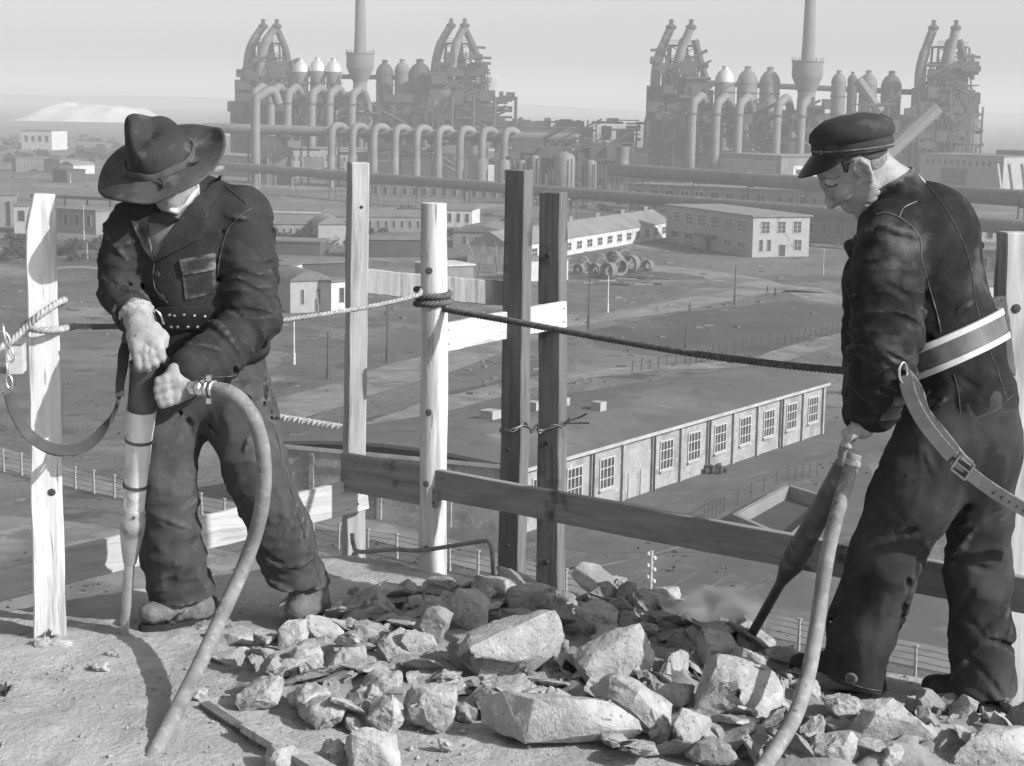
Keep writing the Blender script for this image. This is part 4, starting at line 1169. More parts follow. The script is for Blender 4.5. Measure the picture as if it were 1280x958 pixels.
def plank(label, p0, y0, p1, y1, h, t, m, upv=(0, 0, 1), name='plank', holes=()):
    a, b = at(*p0, y0), at(*p1, y1)
    d = b - a; L = np.linalg.norm(d); d /= L
    u = np.asarray(upv, float); s = np.cross(d, u); s /= np.linalg.norm(s); u = np.cross(s, d)
    n = 24; vs, fs = [], []
    sd = random.Random(label).uniform(0, 40)
    for i in range(n + 1):
        q = i / n
        c = a + d * L * q + u * .003 * mnoise.noise((q * 5, sd, 1)) + s * .003 * mnoise.noise((q * 5, sd, 4))
        for ss, uu in ((-1, -1), (1, -1), (1, 1), (-1, 1)):
            vs.append(c + s * t / 2 * ss + u * (h / 2 + .003 * mnoise.noise((q * 16, sd + uu, 9))) * uu)
    for i in range(n):
        for q in range(4): fs.append((i * 4 + q, i * 4 + (q + 1) % 4, (i + 1) * 4 + (q + 1) % 4, (i + 1) * 4 + q))
    fs += [(3, 2, 1, 0), tuple(n * 4 + q for q in range(4))]
    mb = MB().add(vs, fs)
    o = mb.build(name, m, None, a)
    bm = bmesh.new(); bm.from_mesh(o.data)
    bmesh.ops.bevel(bm, geom=[e for e in bm.edges if e.is_manifold and e.calc_face_angle(0) > .9], offset=.003, segments=1, affect='EDGES')
    bm.to_mesh(o.data); bm.free()
    # nail heads at the ends
    for f in (.03, .97):
        for uu in (-.25, .25):
            c = a + d * L * f + u * h * uu - s * (t / 2) * (1 if s[1] > 0 else -1)
            MB().lathe([(.004, -.002), (.004, .002)], c, 6, s).build('nail', m_steel_dk, o)
    return tag(o, label, 'plank')
plank('low pale toe board along the left edge behind the hatted worker', (-60, 743), 5.62, (458, 616), 6.50, .125, .025, m_board_lt)
plank('long grey guard plank running right from the corner in front of the two grey posts', (428, 583), 6.47, (1330, 753), 4.92, .108, .028, m_board)
plank('short pale plank nailed under the long grey guard plank at the corner', (432, 601), 6.44, (548, 622), 6.20, .075, .024, m_board)
plank('grey upper plank from the tall pale post to the splintered post', (437, 350), 6.58, (652, 369), 6.68, .093, .025, m_wood_md)
plank('bright slanting plank from the roped post to the right grey post', (552, 422), 6.36, (706, 393), 6.86, .105, .025, m_board_lt)
plank('short dark timber block bolted to the post behind the capped worker', (1246, 372), 5.10, (1258, 470), 5.10, .05, .04, m_wood_dk, (1, 0, .1), 'timber_block')

def rope(label, pts, r, m, name='rope', pitch=.045, n=10):
    P = spline(pts, n)
    L = [0.]
    for i in range(1, len(P)): L.append(L[-1] + np.linalg.norm(P[i] - P[i - 1]))
    N = int(L[-1] / pitch * 8) + 2
    q = []
    for k in range(N):
        s = L[-1] * k / (N - 1)
        i = min(int(np.searchsorted(L, s, 'right')) - 1, len(P) - 2)
        q.append(P[i] + (P[i + 1] - P[i]) * (s - L[i]) / max(1e-9, L[i + 1] - L[i]))
    root = thing(name, label, 'rope', q[0])
    fr = []; prev = None
    for k in range(N):
        d = q[min(k + 1, N - 1)] - q[max(0, k - 1)]; d = d / np.linalg.norm(d)
        if prev is None: _, s, t = frame_of(d)
        else:
            s = prev - d * (prev @ d); s /= np.linalg.norm(s); t = np.cross(s, d)
        prev = s; fr.append((s, t))
    for j in range(3):
        pts2 = []
        for k in range(N):
            a = 2 * math.pi * (k / 8 + j / 3); s, t = fr[k]
            pts2.append(q[k] + (s * math.cos(a) + t * math.sin(a)) * r * .52)
        MB().tube(pts2, r * .56, 6).build('strand', m, root, None, 180)
    return root
def wrap(post_px, Y, ys, rx, m, label, r=.010, tilt=.02, start=None, end=None, turns=2, off=None):
    c0 = at(post_px, ys, Y); pts = []
    if start is not None: pts.append(np.asarray(start))
    n = 10
    for k in range(int(turns * n) + 1):
        a = math.pi + 2 * math.pi * k / n
        pts.append(c0 + np.array([rx[0] * math.cos(a), -rx[1] * math.sin(a) * -1 * -1, tilt * (k / n - turns / 2) + .006 * math.sin(k * 1.7)]))
    if end is not None: pts.append(np.asarray(end))
    return rope(label, pts, r, m)
# guard ropes
P3c = lambda y: at(541, y, 6.25)
pr_ = P3c(372)
lp = []
for k in range(25):
    a = math.pi * .95 + 2 * math.pi * k / 11
    lp.append(pr_ + np.array([.060 * math.cos(a), -.060 * math.sin(a), .028 - .055 * k / 24]))
rope('thick rope tied round the pale round post and running right to the capped worker', lp + [at(562, 388, 6.2), at(640, 402, 6.02), at(760, 424, 5.76), at(900, 447, 5.45), at(1070, 465, 5.12), at(1180, 468, 5.05), at(1262, 460, 5.13)], .0115, m_rope_dk)
rope('thin pale rope sagging from behind the hatted worker to the round post', [at(90, 408, 5.46), at(150, 408, 5.6), at(250, 410, 5.85), at(335, 403, 6.0), at(400, 394, 6.05), at(470, 382, 6.12), at(520, 370, 6.18), at(526, 362, 6.2)], .0085, m_rope)
q1 = at(55, 400, 5.38)
lp = [at(-25, 448, 5.2), at(12, 428, 5.28), at(32, 410, 5.31)]
lp += [at(50, 394, 5.31), at(72, 379, 5.36), at(80, 376, 5.42), at(60, 388, 5.47), at(34, 404, 5.43), at(31, 409, 5.35), at(50, 413, 5.31), at(72, 412, 5.33), at(84, 410, 5.40), at(92, 408, 5.46)]
rope('hemp rope knotted round the white squared post', lp, .011, m_rope)
# black rod end
tag(MB().tube([at(116, 409, 5.47), at(152, 408, 5.44)], .009, 8).build('iron_rod', m_steel_dk, None, at(116, 409, 5.47)), 'short black iron rod at the hip of the hatted worker', 'rod')

# bent reinforcing bar on the ledge
tag(MB().tube(spline([at(440, 667, 6.42), at(442, 682, 6.40), at(450, 690, 6.36), at(491, 687, 6.28), at(528, 688, 6.2), at(600, 677, 6.1), at(611, 678, 6.08), at(615, 690, 6.07), at(617, 728, 6.07)], 6), .008, 8).build('reinforcing_bar', m_rust, None, at(440, 667, 6.42), 60), 'bent rusty reinforcing bar lying along the ledge at the round post', 'bar')
# twisted binding wire between the two grey posts
def binding():
    r = .0035
    root = thing('binding_wire', 'twisted binding wire tying the two grey posts together', 'wire', at(640, 535, 6.6))
    for zz in (0, .012):
        pts = [at(625, 536, 6.62), at(628, 540, 6.56), at(642, 536, 6.55), at(656, 532, 6.58), at(664, 537, 6.66), at(671, 534, 6.75), at(674, 538, 6.82), at(690, 535, 6.83), at(704, 529, 6.85), at(712, 526, 6.85)]
        MB().tube(spline([p + np.array([0, 0, zz * (1 if i % 2 else -1)]) for i, p in enumerate(pts)], 6), r, 6).build('strand', m_steel_dk, root, None, 60)
    for e in ((724, 522), (734, 517)), ((722, 529), (737, 529)):
        MB().tube(spline([at(704, 529, 6.85), at(*e[0], 6.84), at(*e[1], 6.82)], 6), r, 6).build('wire_end', m_steel_dk, root, None, 60)
binding()
def ribbon(pts, width, thick, n=8, side=(0, 1, 0), twist=None):
    P = spline(pts, n); vs = []; fs = []
    for i, p in enumerate(P):
        d = P[min(i + 1, len(P) - 1)] - P[max(0, i - 1)]; d /= np.linalg.norm(d)
        s = np.asarray(side if twist is None else twist(i / (len(P) - 1)), float); s = s - d * (s @ d); s /= np.linalg.norm(s)
        nn = np.cross(d, s)
        for a, b in ((-1, -1), (1, -1), (1, 1), (-1, 1)): vs.append(p + s * width / 2 * a + nn * thick / 2 * b)
    for i in range(len(P) - 1):
        for q in range(4): fs.append((i * 4 + q, i * 4 + (q + 1) % 4, (i + 1) * 4 + (q + 1) % 4, (i + 1) * 4 + q))
    k = (len(P) - 1) * 4
    fs += [(3, 2, 1, 0), (k, k + 1, k + 2, k + 3)]
    return MB().add(vs, fs)
def chainlink(c, d, L, w_, r, roll=0.0):
    d, s, t = frame_of(d); s2 = s * math.cos(roll) + t * math.sin(roll)
    pts = []
    for k in range(17):
        a = 2 * math.pi * k / 16
        pts.append(np.asarray(c) + d * math.cos(a) * L / 2 + s2 * math.sin(a) * w_ / 2)
    return MB().tube(pts, r, 6, False)
# ------------------------------------------------------------------ sculpting: distance fields turned into skins
_rng = np.random.RandomState(11)
LAT = _rng.rand(32, 32, 32).astype(np.float32)
def vnoise(p):
    i = np.floor(p).astype(np.int32); f = (p - i).astype(np.float32); f = f * f * (3 - 2 * f)
    i0 = i & 31; i1 = (i + 1) & 31
    x0, y0, z0 = i0[..., 0], i0[..., 1], i0[..., 2]; x1, y1, z1 = i1[..., 0], i1[..., 1], i1[..., 2]
    fx, fy, fz = f[..., 0], f[..., 1], f[..., 2]
    a = LAT[x0, y0, z0] * (1 - fx) + LAT[x1, y0, z0] * fx; b = LAT[x0, y1, z0] * (1 - fx) + LAT[x1, y1, z0] * fx
    c = LAT[x0, y0, z1] * (1 - fx) + LAT[x1, y0, z1] * fx; d = LAT[x0, y1, z1] * (1 - fx) + LAT[x1, y1, z1] * fx
    return (a * (1 - fy) + b * fy) * (1 - fz) + (c * (1 - fy) + d * fy) * fz
def ridge(p): return (1 - np.abs(2 * vnoise(p) - 1)) ** 1.6

class SDF:
    def __init__(self, lo, hi, vox):
        self.lo = np.asarray(lo, float); self.vox = vox
        self.n = np.ceil((np.asarray(hi, float) - self.lo) / vox).astype(int) + 1
        self.D = np.full(self.n, 1.0, np.float32)
    def region(self, lo, hi):
        a = np.clip(np.floor((np.asarray(lo) - self.lo) / self.vox).astype(int), 0, self.n)
        b = np.clip(np.ceil((np.asarray(hi) - self.lo) / self.vox).astype(int) + 1, 0, self.n)
        if np.any(b <= a): return None, None
        sl = tuple(slice(x, y) for x, y in zip(a, b))
        g = np.meshgrid(*[self.lo[k] + self.vox * np.arange(a[k], b[k]) for k in range(3)], indexing='ij')
        return sl, np.stack(g, -1)
    def put(self, sl, d, k, op):
        D = self.D[sl]; d = d.astype(np.float32)
        if op == 'sub':
            h = np.clip(.5 - .5 * (D + d) / k, 0, 1); self.D[sl] = D * (1 - h) - d * h + k * h * (1 - h)
        else:
            h = np.clip(.5 + .5 * (D - d) / k, 0, 1); self.D[sl] = D * (1 - h) + d * h - k * h * (1 - h)
    def cap(self, a, b, ra, rb, k=.02, flat=None, w=None, op='add'):
        a, b = np.asarray(a, float), np.asarray(b, float)
        m = max(ra, rb) + k + 3 * self.vox + (w[0] if w else 0)
        sl, P = self.region(np.minimum(a, b) - m, np.maximum(a, b) + m)
        if sl is None: return self
        ab = b - a; L2 = ab @ ab + 1e-12
        t = np.clip(((P - a) @ ab) / L2, 0, 1)
        q = P - a - t[..., None] * ab
        if flat is not None:
            n = np.asarray(flat[0], float); n = n / np.linalg.norm(n)
            c = q @ n
            q = q + (c * (flat[1] - 1))[..., None] * n
        d = np.linalg.norm(q, axis=-1) - (ra + (rb - ra) * t)
        if w:
            amp, fl, fc, seed = w
            L = math.sqrt(L2); u = ab / L
            al = (P - a) @ u
            _, s, tt = frame_of(u)
            band = np.abs(d) < amp * 2 + .03
            Q = np.stack([al[band] * fl + seed, (P[band] @ s) * fc + seed * 1.7, (P[band] @ tt) * fc], -1) + 40
            d[band] -= amp * (ridge(Q) * .75 + .35 * ridge(Q * 2.1 + 7) - .7)
        self.put(sl, d, k, op)
        return self
    def chain(self, pts, rs, k=.01, op='add'):
        for i in range(len(pts) - 1): self.cap(pts[i], pts[i + 1], rs[i], rs[i + 1], k, op=op)
        return self
    def folds(self, a, b, ra, rb, n, seed, span=(.9, 2.4), slope=.35, depth=.006, t=(0, 1)):
        """creases and pulled ridges of cloth running part of the way round a limb"""
        r = random.Random(seed); a, b = np.asarray(a, float), np.asarray(b, float)
        d, s_, t_ = frame_of(b - a); L = np.linalg.norm(b - a)
        for i in range(n):
            t0 = r.uniform(*t); a0 = r.uniform(0, 6.28); sp = r.uniform(*span); sl = r.uniform(-slope, slope); m = 7
            up_ = r.random() < .35
            pts = []; rs = []
            for k in range(m):
                q = k / (m - 1); tt = t0 + sl * sp * (q - .5) + .04 * math.sin(q * 3 + i)
                if not -.02 <= tt <= 1.02: continue
                an = a0 + sp * q; rr = ra + (rb - ra) * tt
                w_ = math.sin(math.pi * (q * .9 + .05))
                pts.append(a + d * L * tt + (s_ * math.cos(an) + t_ * math.sin(an)) * (rr + (0 if up_ else .0045 + .006 * (1 - w_))))
                rs.append(depth * (.55 + .75 * w_))
            if len(pts) < 5: continue
            for k in range(len(pts) - 1): self.cap(pts[k], pts[k + 1], rs[k], rs[k + 1], depth * 1.3, op='add' if up_ else 'sub')
        return self
    def ell(self, c, ax, rad_, k=.02, op='add', w=None):
        c = np.asarray(c, float); ax = np.asarray(ax, float); r = np.asarray(rad_, float)
        m = r.max() + k + 3 * self.vox
        sl, P = self.region(c - m, c + m)
        if sl is None: return self
        q = ((P - c) @ ax.T) / r
        l = np.linalg.norm(q, axis=-1)
        d = (l - 1) * r.min() if r.min() / r.max() < .3 else l * (l - 1) / (np.linalg.norm(q / r, axis=-1) + 1e-6)
        if w:
            band = np.abs(d) < .04
            d[band] -= w[0] * (ridge(P[band] * w[1] + w[2] + 40) - .5)
        self.put(sl, d, k, op)
        return self
    def plane(self, p, n):
        """cut away everything on the side n points to"""
        sl, P = self.region(self.lo, self.lo + self.vox * self.n)
        n = np.asarray(n, float); n /= np.linalg.norm(n)
        self.D = np.maximum(self.D, ((P - np.asarray(p)) @ n).astype(np.float32))
        return self
    def detail(self, amp, f, seed=0):
        idx = np.argwhere(np.abs(self.D) < .025)
        P = self.lo + idx * self.vox
        v = ridge(P * np.asarray(f) + seed + 40) - .42 + .7 * (ridge(P * np.asarray(f) * 2.1 + seed + 11) - .42) + .3 * (vnoise(P * np.asarray(f) * 5 + seed + 3) - .5)
        self.D[tuple(idx.T)] -= (amp * v).astype(np.float32)
        return self
    def mesh(self):
        D = self.D; S = D < 0
        S[0], S[-1] = False, False; S[:, 0], S[:, -1] = False, False; S[:, :, 0], S[:, :, -1] = False, False
        D = np.where(S, D, np.maximum(D, 1e-6))
        cnt = np.zeros(np.array(S.shape) - 1, np.int8)
        nx, ny, nz = cnt.shape
        for i in (0, 1):
            for j in (0, 1):
                for k in (0, 1): cnt += S[i:i + nx, j:j + ny, k:k + nz]
        act = np.argwhere((cnt > 0) & (cnt < 8))
        ids = np.full(cnt.shape, -1, np.int32); ids[tuple(act.T)] = np.arange(len(act))
        pos = np.zeros((len(act), 3)); num = np.zeros(len(act))
        cor = [(i, j, k) for i in (0, 1) for j in (0, 1) for k in (0, 1)]
        for a in range(8):
            for b in range(a + 1, 8):
                ca, cb = np.array(cor[a]), np.array(cor[b])
                if np.abs(ca - cb).sum() != 1: continue
                da = D[tuple((act + ca).T)]; db = D[tuple((act + cb).T)]
                x = (da < 0) != (db < 0)
                t = np.where(x, da / (da - db + 1e-20), 0)[:, None]
                pos += np.where(x[:, None], ca + (cb - ca) * t, 0); num += x
        V_ = self.lo + (act + pos / num[:, None]) * self.vox
        quads = []
        for ax in range(3):
            o1, o2 = [(1, 2), (2, 0), (0, 1)][ax]
            sa = [slice(None)] * 3; sb = [slice(None)] * 3
            sa[ax] = slice(0, -1); sb[ax] = slice(1, None)
            A, B = S[tuple(sa)], S[tuple(sb)]
            e = np.argwhere(A != B)
            e = e[(e[:, o1] > 0) & (e[:, o2] > 0)]
            flip = A[tuple(e.T)]
            u, v = np.zeros(3, int), np.zeros(3, int); u[o1] = 1; v[o2] = 1
            q = np.stack([ids[tuple((e - u - v).T)], ids[tuple((e - v).T)], ids[tuple(e.T)], ids[tuple((e - u).T)]], -1)
            q[~flip] = q[~flip][:, ::-1]
            quads.append(q)
        return V_, np.concatenate(quads)
def relax(v, f, it=1, lam=.5):
    e = np.concatenate([f[:, [0, 1]], f[:, [1, 2]], f[:, [2, 3]], f[:, [3, 0]]])
    for _ in range(it):
        s = np.zeros_like(v); c = np.zeros(len(v))
        np.add.at(s, e[:, 0], v[e[:, 1]]); np.add.at(c, e[:, 0], 1); np.add.at(s, e[:, 1], v[e[:, 0]]); np.add.at(c, e[:, 1], 1)
        v = v + (s / c[:, None] - v) * lam
    return v
def skin(s, name, m, parent, it=1, org=None):
    v, f = s.mesh()
    if it: v = relax(v, f, it)
    return raw_mesh(name, v, f, m, parent, org, 180), v, f
def tree_of(v, f): return BVHTree.FromPolygons(v.tolist(), f.tolist())
def hit(bvh, px, py, off=0.0):
    d = V(ray(px, py)).normalized()
    loc, nor, _, _ = bvh.ray_cast(V(CAM) + d * 3.0, d)
    if loc is None: return None, None
    if nor.dot(d) > 0: nor = -nor
    return np.array(loc + nor * off), np.array(nor)
def patch(name, bvh, poly, off, m, parent, cuts=10, lift=None, fine=7, soft=50):
    """a piece of cloth or leather lying on the surface, outline given in the picture"""
    bm = bmesh.new()
    fce = bm.faces.new([bm.verts.new((x, y, 0)) for x, y in poly])
    bmesh.ops.triangulate(bm, faces=[fce])
    for _ in range(cuts):
        long_ = [e for e in bm.edges if e.calc_length() > fine]
        if not long_: break
        bmesh.ops.subdivide_edges(bm, edges=long_, cuts=1)
        bmesh.ops.triangulate(bm, faces=bm.faces[:])
    bm.verts.index_update()
    top, bot = [], []; last = None
    for v in bm.verts:
        p, n = hit(bvh, v.co.x, v.co.y)
        if p is None:
            if last is None: last = (at(v.co.x, v.co.y, 5.2), np.array([0, -1, 0]))
            Yv = last[0][1]; p, n = at(v.co.x, v.co.y, Yv), last[1]
        last = (p, n)
        o = off if lift is None else off + lift(v.co.x, v.co.y)
        top.append(p + n * o); bot.append(p - n * .004)
    n_ = len(top)
    fs = [tuple(v.index for v in f.verts) for f in bm.faces]
    out = list(fs) + [tuple(i + n_ for i in reversed(f)) for f in fs]
    for e in bm.edges:
        if len(e.link_faces) == 1:
            a, b = e.verts[0].index, e.verts[1].index; out.append((a, b, b + n_, a + n_))
    bm.free()
    mb = MB().add(top + bot, out)
    return mb.build(name, m, parent, None, soft)
def seam(name, bvh, pts, r, m, parent, off=.0005):
    q = []
    for x, y, _ in spline([np.array([a, b, 0.]) for a, b in pts], 6):
        p, n = hit(bvh, x, y, off)
        if p is not None: q.append(p)
    if len(q) > 2: return MB().tube(q, [r * .62 * (1 + .5 * mnoise.noise((i * .35, r * 900, 1))) for i in range(len(q))], 6).build(name, m, parent, None, 60)
def belt_ring(bvh, c, axis, offs, n=72, rmax=.45):
    """returns rings of points lying round a body at several heights along the axis"""
    d, s, t = frame_of(axis); out = []
    for h, off in offs:
        rs = []
        for k in range(n):
            a = 2 * math.pi * k / n; u = s * math.cos(a) + t * math.sin(a)
            o = np.asarray(c) + d * h
            loc, nor, _, dist = bvh.ray_cast(V(o + u * rmax), V(-u))
            rs.append(rmax - dist if loc is not None else .15)
        rs = np.array(rs)
        rs = np.maximum(rs, (np.roll(rs, 1) + np.roll(rs, -1)) / 2)
        for _ in range(3): rs = (rs * 2 + np.roll(rs, 1) + np.roll(rs, -1)) / 4
        out.append([np.asarray(c) + d * h + (s * math.cos(2 * math.pi * k / n) + t * math.sin(2 * math.pi * k / n)) * (rs[k] + off) for k in range(n)])
    return out
def ring_band(name, rings, m, parent):
    n = len(rings[0]); vs = [p for r in rings for p in r]; fs = []
    for i in range(len(rings) - 1):
        for k in range(n): fs.append((i * n + k, i * n + (k + 1) % n, (i + 1) * n + (k + 1) % n, (i + 1) * n + k))
    return MB().add(vs, fs).build(name, m, parent, None, 60)

m_jack = mat('dark_work_jacket', 0.030, 0.35, 14, 0.9, 0.7, 260, 0.004, spots=[(0.042, 8, 0.58, 0.14), (0.042, 30, 0.66, 0.12)], spec=.15, worn=(.17, .515, .59), stretch=(1, 1, .6))
m_jack2 = mat('black_work_jacket', 0.014, 0.35, 14, 0.85, 0.7, 260, 0.004, spots=[(0.032, 7, 0.58, 0.12), (0.085, 7, 0.64, 0.09), (0.03, 34, 0.66, 0.12)], spec=.18, worn=(.15, .515, .59))
m_trou = mat('dusty_work_trousers', 0.052, 0.3, 10, 0.95, 0.7, 300, 0.004, spots=[(0.085, 5, 0.56, 0.14), (0.09, 26, 0.66, 0.12)], spec=.12, worn=(.2, .515, .59), stretch=(1.4, 1.4, .5))
m_trou2 = mat('dark_work_trousers', 0.027, 0.3, 10, 0.95, 0.6, 300, 0.003, spots=[(0.055, 6, 0.56, 0.12), (0.04, 24, 0.66, 0.12)], spec=.12, worn=(.13, .515, .59), stretch=(1.4, 1.4, .5))
m_seam = mat('worn_seam', 0.075, 0.7, 40, 0.9, 0.2, 200, 0.002)
m_seam_lt = mat('pale_worn_seam', 0.15, 0.7, 40, 0.9, 0.2, 200, 0.002)
m_skin = mat('weathered_skin', 0.27, 0.14, 20, 0.6, 0.5, 200, 0.003, spots=[(0.21, 45, 0.56, 0.08), (0.32, 12, 0.6, 0.1)], spec=.35, worn=(.34, .51, .58))
m_glove = mat('canvas_glove', 0.30, 0.16, 18, 0.95, 0.7, 260, 0.003, spots=[(0.22, 26, 0.58, 0.08), (0.14, 40, 0.68, 0.04)])
m_hat = mat('worn_felt_hat', 0.065, 0.25, 9, 0.9, 0.5, 120, 0.003, spots=[(0.13, 10, 0.62, 0.08), (0.035, 14, 0.64, 0.06)])
m_hat_dk = mat('dark_felt_crown', 0.032, 0.3, 12, 0.9, 0.5, 120, 0.003, spots=[(0.09, 16, 0.64, 0.08)])
m_cap = mat('dark_cloth_cap', 0.035, 0.3, 16, 0.9, 0.5, 200, 0.003, spots=[(0.065, 18, 0.62, 0.08)])
m_visor = mat('black_visor', 0.012, 0.2, 10, 0.45, 0.2, 60, 0.001)
m_boot = mat('dusty_boot', 0.13, 0.35, 18, 0.95, 0.6, 90, 0.004, spots=[(0.10, 16, 0.62, 0.08)])
m_boot_dk = mat('dark_boot', 0.02, 0.35, 18, 0.7, 0.5, 90, 0.004)
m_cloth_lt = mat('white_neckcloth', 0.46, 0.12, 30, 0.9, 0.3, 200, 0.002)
m_shirt = mat('grey_shirt', 0.17, 0.15, 30, 0.9, 0.3, 200, 0.002)
m_hair = mat('short_dark_hair', 0.05, 0.5, 160, 0.8, 0.6, 400, 0.002)
m_stub = mat('cropped_hair', 0.16, 0.5, 160, 0.8, 0.6, 400, 0.002)
m_belt_w = mat('white_canvas_edge', 0.50, 0.1, 60, 0.9, 0.3, 300, 0.001)
m_belt_d = mat('polished_leather', 0.085, 0.4, 25, 0.35, 0.3, 120, 0.001, spots=[(0.12, 18, 0.62, 0.06)], spec=.6)

# ------------------------------------------------------------------ the hatted worker
def J(px, py, Y): return at(px, py, Y)
def hatted_worker():
    root = thing('person', 'worker in a wide-brimmed hat and dark jacket bending over a drill at the left', 'person', on_floor(285, 775))
    hd = J(206, 206, 5.32)
    nk = J(226, 256, 5.42)
    # body: one skin under the clothes
    s = SDF((-1.35, 4.95, -.02), (-.62, 5.85, 1.72), .007)
    ax = np.array([[.25, -.86, -.45], [.95, .3, -.05], [0, 0, 0]]); ax[0] /= np.linalg.norm(ax[0])
    sdv = np.cross(ax[0], [0, 0, 1]); sdv /= np.linalg.norm(sdv); upv = np.cross(sdv, ax[0])
    F_, S_, U_ = np.array([-.24, -.72, -.65]), None, None
    F_ /= np.linalg.norm(F_); S_ = np.cross(F_, [0, 0, 1]); S_ /= np.linalg.norm(S_); U_ = np.cross(S_, F_)
    H = lambda f, u, q: hd + (F_ * f + U_ * u + S_ * q) * .92
    fr_ = np.array([F_, S_, U_])
    s.ell(H(-.005, .02, 0), fr_, (.084, .068, .066)).ell(H(.03, -.045, 0), fr_, (.062, .056, .075), .03)
    s.cap(H(.072, -.112, 0), H(.07, -.11, 0), .022, .022, .03)
    for q in (-1, 1):
        s.cap(H(0, -.065, q * .052), H(.062, -.105, q * .02), .02, .02, .02)
        s.cap(H(.085, .018, q * .012), H(.08, .018, q * .042), .013, .012, .012)
        s.ell(H(.066, -.028, q * .045), fr_, (.02, .02, .02), .02)
        s.ell(H(-.01, -.01, q * .078), fr_, (.018, .008, .03), .008)
    s.cap(H(.09, .008, 0), H(.116, -.038, 0), .009, .013, .012)
    s.cap(H(.09, -.07, -.018), H(.09, -.07, .018), .008, .008, .008)
    s.cap(H(-.03, -.04, 0), nk, .055, .062, .03)
    pel, che = J(240, 445, 5.56), J(236, 325, 5.48)
    s.cap(pel, che, .11, .13, .05, ((0, 1, 0), 1.2)).cap(che, nk, .10, .06, .05)
    sR, sL = J(305, 272, 5.46), J(160, 285, 5.43)
    eR, wR, eL, wL = J(316, 398, 5.40), J(237, 463, 5.22), J(149, 365, 5.40), J(178, 406, 5.26)
    for a, b, c in ((sR, eR, wR), (sL, eL, wL)):
        s.cap(che + (0, 0, .07), a, .08, .055, .05).cap(a, b, .05, .04, .03).cap(b, c, .04, .03, .02)
    gR, gL = J(215, 484, 5.17), J(185, 440, 5.18)
    s.cap(wR, gR, .028, .028, .02).cap(wL, gL, .028, .028, .02)
    hR, kR, aR = J(284, 458, 5.57), J(322, 590, 5.46), J(382, 745, 5.60)
    hL, kL, aL = J(211, 465, 5.56), J(206, 612, 5.44), J(228, 755, 5.57)
    for a, b, c in ((hR, kR, aR), (hL, kL, aL)):
        s.cap(pel, a, .1, .085, .04).cap(a, b, .08, .055, .03).cap(b, c, .055, .035, .03).cap(c, c + np.array([-.06, -.06, -.03]), .04, .03, .02)
    skin(s, 'body', m_skin, root, 1)

    # jacket
    s = SDF((-1.36, 4.95, .78), (-.66, 5.80, 1.60), .005)
    s.cap(J(243, 462, 5.56), J(238, 350, 5.50), .185, .172, .05, ((0, 1, 0), 1.22), (.012, 7, 6, 3))
    s.cap(J(238, 350, 5.50), J(234, 300, 5.47), .172, .165, .05, ((0, 1, 0), 1.2), (.010, 8, 5, 9))
    s.cap(J(178, 278, 5.46), J(296, 268, 5.48), .082, .088, .07, None, (.008, 8, 6, 5))
    s.ell(J(243, 262, 5.55), np.eye(3), (.14, .12, .11), .06)
    s.cap(J(234, 264, 5.46), J(230, 252, 5.46), .085, .068, .03)
    s.plane(J(243, 478, 5.5), (.10, 0, -1))
    s.cap(J(318, 432, 5.50), J(290, 440, 5.46), .05, .05, .05)
    s.plane(J(243, 478, 5.5), (.10, 0, -1))
    tv, tf = s.mesh(); torso = tree_of(tv, tf)
    # sleeves
    s.cap(sR, J(310, 335, 5.42), .088, .086, .035, None, (.010, 16, 6, 2))
    s.cap(J(310, 335, 5.42), eR, .086, .084, .03, None, (.018, 22, 5, 4))
    s.cap(eR, J(268, 446, 5.29), .084, .074, .03, None, (.018, 26, 5, 6))
    s.cap(J(268, 446, 5.29), J(240, 462, 5.21), .074, .066, .03, None, (.010, 18, 8, 8))
    s.cap(J(300, 425, 5.36), J(255, 468, 5.24), .055, .05, .03, None, (.008, 18, 6, 11))
    s.cap(sL, J(153, 330, 5.42), .072, .066, .03, None, (.012, 22, 6, 1))
    s.cap(J(153, 330, 5.42), eL, .066, .062, .03, None, (.014, 26, 6, 5))
    s.cap(eL, J(172, 398, 5.29), .062, .053, .03, None, (.012, 24, 6, 7))
    s.folds(sR, J(310, 335, 5.42), .09, .088, 10, 1, (.7, 1.8), .8, .006).folds(J(310, 335, 5.42), eR, .088, .086, 12, 2, (.8, 2.2), .5, .007)
    s.folds(eR, J(268, 446, 5.29), .086, .076, 14, 3, (.8, 2.2), .5, .007).folds(J(268, 446, 5.29), J(240, 462, 5.21), .076, .068, 6, 4, (.8, 2), .6, .006)
    s.folds(sL, eL, .072, .064, 16, 5, (.7, 2), .4, .006).folds(eL, J(172, 398, 5.29), .064, .055, 8, 6, (.8, 2), .5, .006)
    s.folds(J(243, 462, 5.56), J(234, 300, 5.47), .150, .145, 26, 7, (.3, 1.0), .5, .006)
    s.detail(.003, (9, 9, 15), 3)
    jo, jv, jf = skin(s, 'jacket', m_jack, root, 1)
    jb = tree_of(jv, jf)
    patch('shirt', jb, [(168, 278), (192, 268), (228, 262), (240, 262), (216, 292), (195, 326), (180, 304)], .004, m_shirt, jo)
    patch('lapel', jb, [(262, 236), (276, 222), (272, 250), (258, 268), (252, 274), (252, 297), (225, 310), (194, 327), (208, 300), (226, 274), (244, 250)], .013, m_jack, jo)
    patch('lapel', jb, [(164, 276), (186, 281), (189, 300), (195, 326), (180, 308)], .011, m_jack, jo)
    patch('neckcloth', jb, [(210, 268), (224, 256), (246, 237), (247, 244), (240, 256), (222, 270)], .034, m_cloth_lt, jo, 10, lambda x, y: .006 * math.sin(x * .45 + y * .3), 3, 180)
    patch('tie', jb, [(192, 268), (204, 270), (216, 272), (224, 276), (212, 284), (200, 280), (190, 278)], .026, m_visor, jo)
    patch('pocket', jb, [(226, 326), (269, 318), (269, 366), (232, 375)], .004, m_jack, jo)
